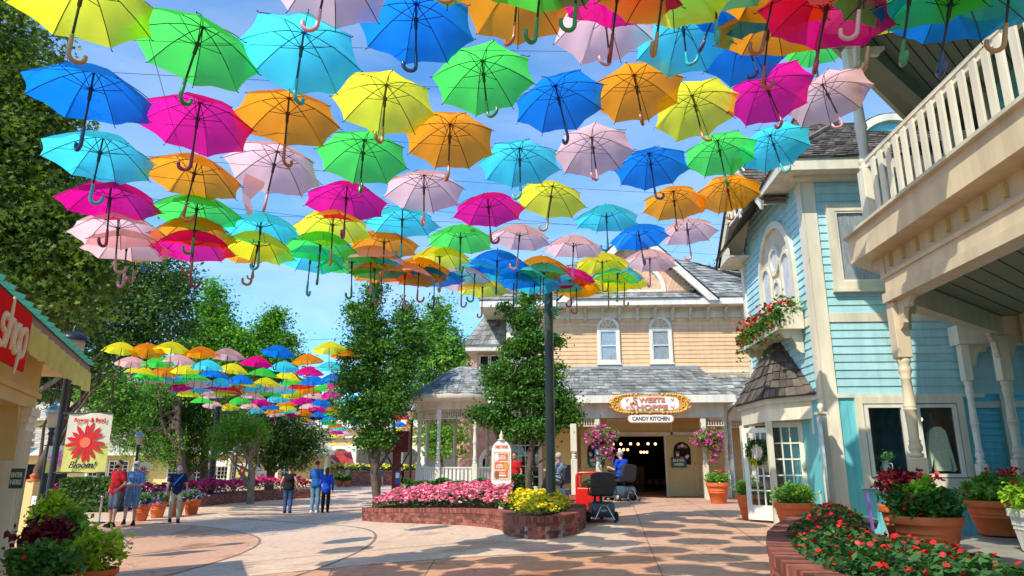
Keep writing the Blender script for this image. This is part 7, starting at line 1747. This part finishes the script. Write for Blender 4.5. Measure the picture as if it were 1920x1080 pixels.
# ------------------------------------------------------------- terracotta pots
def pot(label, x, y, z, R, H, fl, seed=1, name='planter_pot', m='terra', leafs=1.0, tall=0, group='terracotta flower pots', hang=0, lm='lf_hedge', lsz=.06, fsz=.05, square=False):
    rs = np.random.RandomState(seed); t = thing(name, label, 'flower pot', (x, y, z), group=group)
    b = MB()
    b.lathe([(.001, 0), (R*.62, 0), (R*.64, .02), (R*.80, H*.50), (R*.83, H*.505), (R*.83, H*.53), (R*.81, H*.54), (R*.84, H*.60), (R*.865, H*.61), (R*.865, H*.63), (R*.85, H*.64), (R*.90, H*.80), (R*.99, H*.81), (R, H*.84), (R, H*.975), (R*.985, H), (R*.9, H), (R*.88, H*.93), (.001, H*.93)], (x, y, z), n=4 if square else 32, sm=not square, a0=rad(40) if square else 0, a1=rad(400) if square else 2*math.pi); b.build('pot', M[m], t)
    zz = z+H
    p, v = clump_pts([(x, y, zz+.02+.1*leafs, R*.95, R*.95, .14*leafs+.03)], int(70*(R/.3)**2)+30, 16, .055, rs=rs); npmesh('foliage', leafquads(p, lsz, rs=rs), 4, M[lm], v, t)
    if tall:
        p, v = clump_pts([(x, y, zz+tall*.45, R*.3, R*.3, tall*.5), (x, y, zz+tall*.2, R*.5, R*.5, tall*.3)], 60, 14, .05, rs=rs); npmesh('tall_foliage', leafquads(p, lsz*1.4, rs=rs), 4, M['lf_lime'], v, t)
    for k, (m_, nf, dx, dy, dz, sr) in enumerate(fl):
        q = rs.normal(0, 1, (nf, 3))*np.array([sr, sr, sr*.45])+np.array([x+dx*R, y+dy*R, zz+.12*leafs+dz]); npmesh('flowers', leafquads(q, fsz, 'disc', up=.5, rs=rs), 6, M[m_], rs.rand(nf), t)
    return t
def pot_at(label, px, pyb, Wpx, z=None, Y=None, **k):
    p = atz(px, pyb, z) if z is not None else atg(px, pyb)
    if Y: p = at(px, pyb, Y); 
    if z is None: p.z = G(p.x, p.y)
    kk = (p-EYE).dot(_F)/FPX; R = Wpx/2*kk; return pot(label, p.x, p.y, p.z, R, k.pop('hr', .92)*2*R*.9, k.pop('fl'), **k)
pot_at('large terracotta pot on the porch edge with lime green vine and red flowers', 1748, 1050, 126, z=.72, hr=.70, fl=[('fl_red', 30, -.3, -.4, .0, .12), ('fl_red', 26, .5, .2, .28, .05)], tall=.42, seed=1, lsz=.07, fsz=.045)
pot_at('terracotta pot with dark red begonias half hidden behind the large pot', 1706, 1026, 90, z=.72, Y=8.7, hr=.95, fl=[('fl_red', 200, -.1, 0, .10, .09)], seed=2, lm='lf_coleus', leafs=1.5, fsz=.05)
pot_at('terracotta pot with leafy greens at the foot of the sage column', 1880, 1003, 116, z=.72, hr=.60, fl=[('fl_red', 50, -.7, 0, .0, .06), ('fl_red', 150, .5, .1, .2, .12)], seed=3, leafs=1.2, lm='lf_bright', lsz=.08)
pot_at('square cream planter box with red flowers at the right edge', 1950, 1035, 90, z=.72, hr=.95, fl=[('fl_red', 60, 0, 0, .12, .12)], seed=4, m='white', group=None, lm='lf_lime', square=True)
pot_at('terracotta pot with yellow violas beside the cream glass door', 1493, 985, 76, hr=.82, fl=[('fl_yel', 50, -.2, -.3, .0, .1), ('fl_or', 6, 0, 0, .05, .08)], seed=5, lm='lf_bright', tall=.25, Y=12.9)
pot_at('terracotta pot with yellow flowers behind the open white door', 1410, 968, 54, hr=.92, fl=[('fl_yel', 50, -.2, -.3, .0, .1), ('fl_purp', 15, .3, 0, .2, .05)], seed=6, lm='lf_bright', tall=.22, Y=15.4)
pot_at('terracotta pot with red and yellow flowers by the porch post and downspout', 1348, 944, 44, hr=.95, fl=[('fl_red', 70, .1, .1, .15, .1), ('fl_yel', 30, -.2, -.3, -.02, .14)], seed=7, lm='lf_bright')
for i, (px, py, w_) in enumerate(((262, 977, 34), (294, 971, 32), (330, 968, 30), (358, 965, 31))):
    pot_at('terracotta tub, %s of the row behind the walkers' % ['first from the left', 'second from the left', 'third, just right of the navy polo woman', 'rightmost, with purple flowers'][i], px, py, w_, hr=1.0, fl=[('fl_purp', 160, 0, 0, .0, .22)], seed=20+i, lsz=.1, fsz=.07, group='terracotta tubs behind the walkers')
for i, (px, py, w_, c_, lb) in enumerate(((122, 955, 32, 'fl_mag', 'with magenta flowers left of the queue post'), (152, 955, 28, 'fl_yel', 'with green and yellow plants left of the queue post'), (40, 975, 34, 'fl_or', 'with orange marigolds beside the left pilaster'))):
    pot_at('terracotta pot '+lb, px, py, w_, hr=.9, fl=[(c_, 260, 0, 0, .12, .2)], seed=30+i, lsz=.1, fsz=.08)
for i, (px, py, w_) in enumerate(((636, 913, 15), (650, 913, 14))): pot_at('small terracotta pot %s the snack booth' % ['under the window of', 'at the right corner of'][i], px, py, w_, hr=.9, fl=[('fl_yel', 20, 0, 0, .1, .2)], seed=40+i, lsz=.2, fsz=.12)
# left foreground pots
def lpot(label, px, pyrim, Wpx, dep, **k):
    p = atd(px, pyrim, dep); kk = dep/FPX; R = Wpx/2*kk; H = 2*R*.62; return pot(label, p.x, p.y, p.z-H, R, H, **k)
lpot('front terracotta bowl with dark coleus at the bottom left corner', 76, 1078, 118, 5.6, fl=[('fl_red', 20, 0, 0, .1, .1)], seed=50, lm='lf_hedge', leafs=.8, lsz=.07)
lpot('terracotta bowl with trailing green plants at the bottom left', 178, 1066, 82, 6.6, fl=[('fl_fuch', 14, .6, 0, .05, .06)], seed=51, lm='lf_lime', leafs=1.2, lsz=.07)
lpot('small terracotta pot with broad green leaves behind the coleus bowl', 128, 1032, 52, 7.4, fl=[('fl_yel', 3, 0, 0, .1, .1)], seed=52, lm='lf_bright', leafs=1.4, lsz=.1)
def shrub(label, px, py, dep, rx, rz, m_, ncl, per, cr, ls, seed, fl=None, zfloor=None):
    rs = np.random.RandomState(seed); p = atd(px, py, dep); zg = G(p.x, p.y); k = dep/FPX; t = thing('plant', label, 'plant', (p.x, p.y, zg))
    b = MB()
    for i in range(7): b.tube([(p.x+.03*i-.1, p.y, zg), (p.x+random.gauss(0, .5)*rx*k, p.y+random.gauss(0, .3)*rx*k, p.z+rz*k*.4)], .008, n=5)
    b.build('stems', M['lf_hedge'], t)
    q, v = clump_pts([(p.x, p.y, p.z, rx*k, rx*k*.8, rz*k)], ncl, per, cr, rs=rs, surf=.1); npmesh('foliage', leafquads(q, ls, rs=rs, up=.3), 4, M[m_], v, t)
    if fl: q = rs.normal(0, 1, (fl[1], 3))*np.array([rx*k*.5, rx*k*.4, rz*k*.5])+np.array([p.x, p.y-.1, p.z]); npmesh('flowers', leafquads(q, .05, 'disc', rs=rs), 6, M[fl[0]], rs.rand(len(q)), t)
shrub('leafy green vine plant climbing at the base of the banner lamp', 98, 960, 9.0, 34, 38, 'lf_lime', 90, 16, .06, .075, 60, ('fl_yel', 6))
shrub('dark burgundy coleus in front of the green vine plant', 92, 1005, 7.2, 34, 20, 'lf_coleus', 60, 14, .07, .10, 61)
shrub('burgundy coleus low beside the left pilaster foot', 66, 1044, 6.0, 26, 16, 'lf_coleus', 30, 14, .06, .085, 62, ('fl_red', 30))
shrub('dark green filler plants under the coleus, bottom left', 100, 1052, 6.6, 46, 18, 'lf_bright', 70, 14, .06, .07, 63)
# hanging baskets
def basket(label, px, py, Y, rpx, seed, drop=0):
    rs = np.random.RandomState(seed); p = at(px, py, Y); k = (p-EYE).dot(_F)/FPX; r = rpx*k; t = thing('hanging_basket', label, 'hanging basket', (p.x, p.y, p.z), group=None)
    b = MB(); b.lathe([(.001, -r*.55), (r*.4, -r*.45), (r*.55, -.05), (r*.56, 0), (.001, 0)], p, n=16); b.build('pot', M['soil'], t)
    b = MB(); 
    for a in (0, 2.1, 4.2): b.tube([(p.x+r*.5*math.cos(a), p.y+r*.5*math.sin(a), p.z), (p.x, p.y, p.z+r*1.3)], .006, n=4)
    b.build('hanger', M['black'], t)
    bl = [(p.x, p.y, p.z+.02, r, r*.8, r*.62), (p.x+r*.3, p.y-.05, p.z-r*.7, r*.45, r*.4, r*.8)]
    q, v = clump_pts(bl, 130, 12, .06, rs=rs); npmesh('foliage', leafquads(q, .075, rs=rs), 4, M['lf_bright'], v, t)
    q, v = clump_pts([(a_, b__-.04, c_, d_*1.05, e_*1.05, f_*1.05) for a_, b__, c_, d_, e_, f_ in bl], 110, 3, .06, rs=rs, surf=.7); npmesh('flowers', leafquads(q, .07, 'disc', rs=rs), 6, M['fl_fuch'], v, t)
basket('pink petunia hanging basket on the porch post left of the doorway', 1127, 818, 22.75, 30, 70)
basket('pink petunia hanging basket on the porch post right of the doorway', 1329, 822, 22.75, 29, 71)
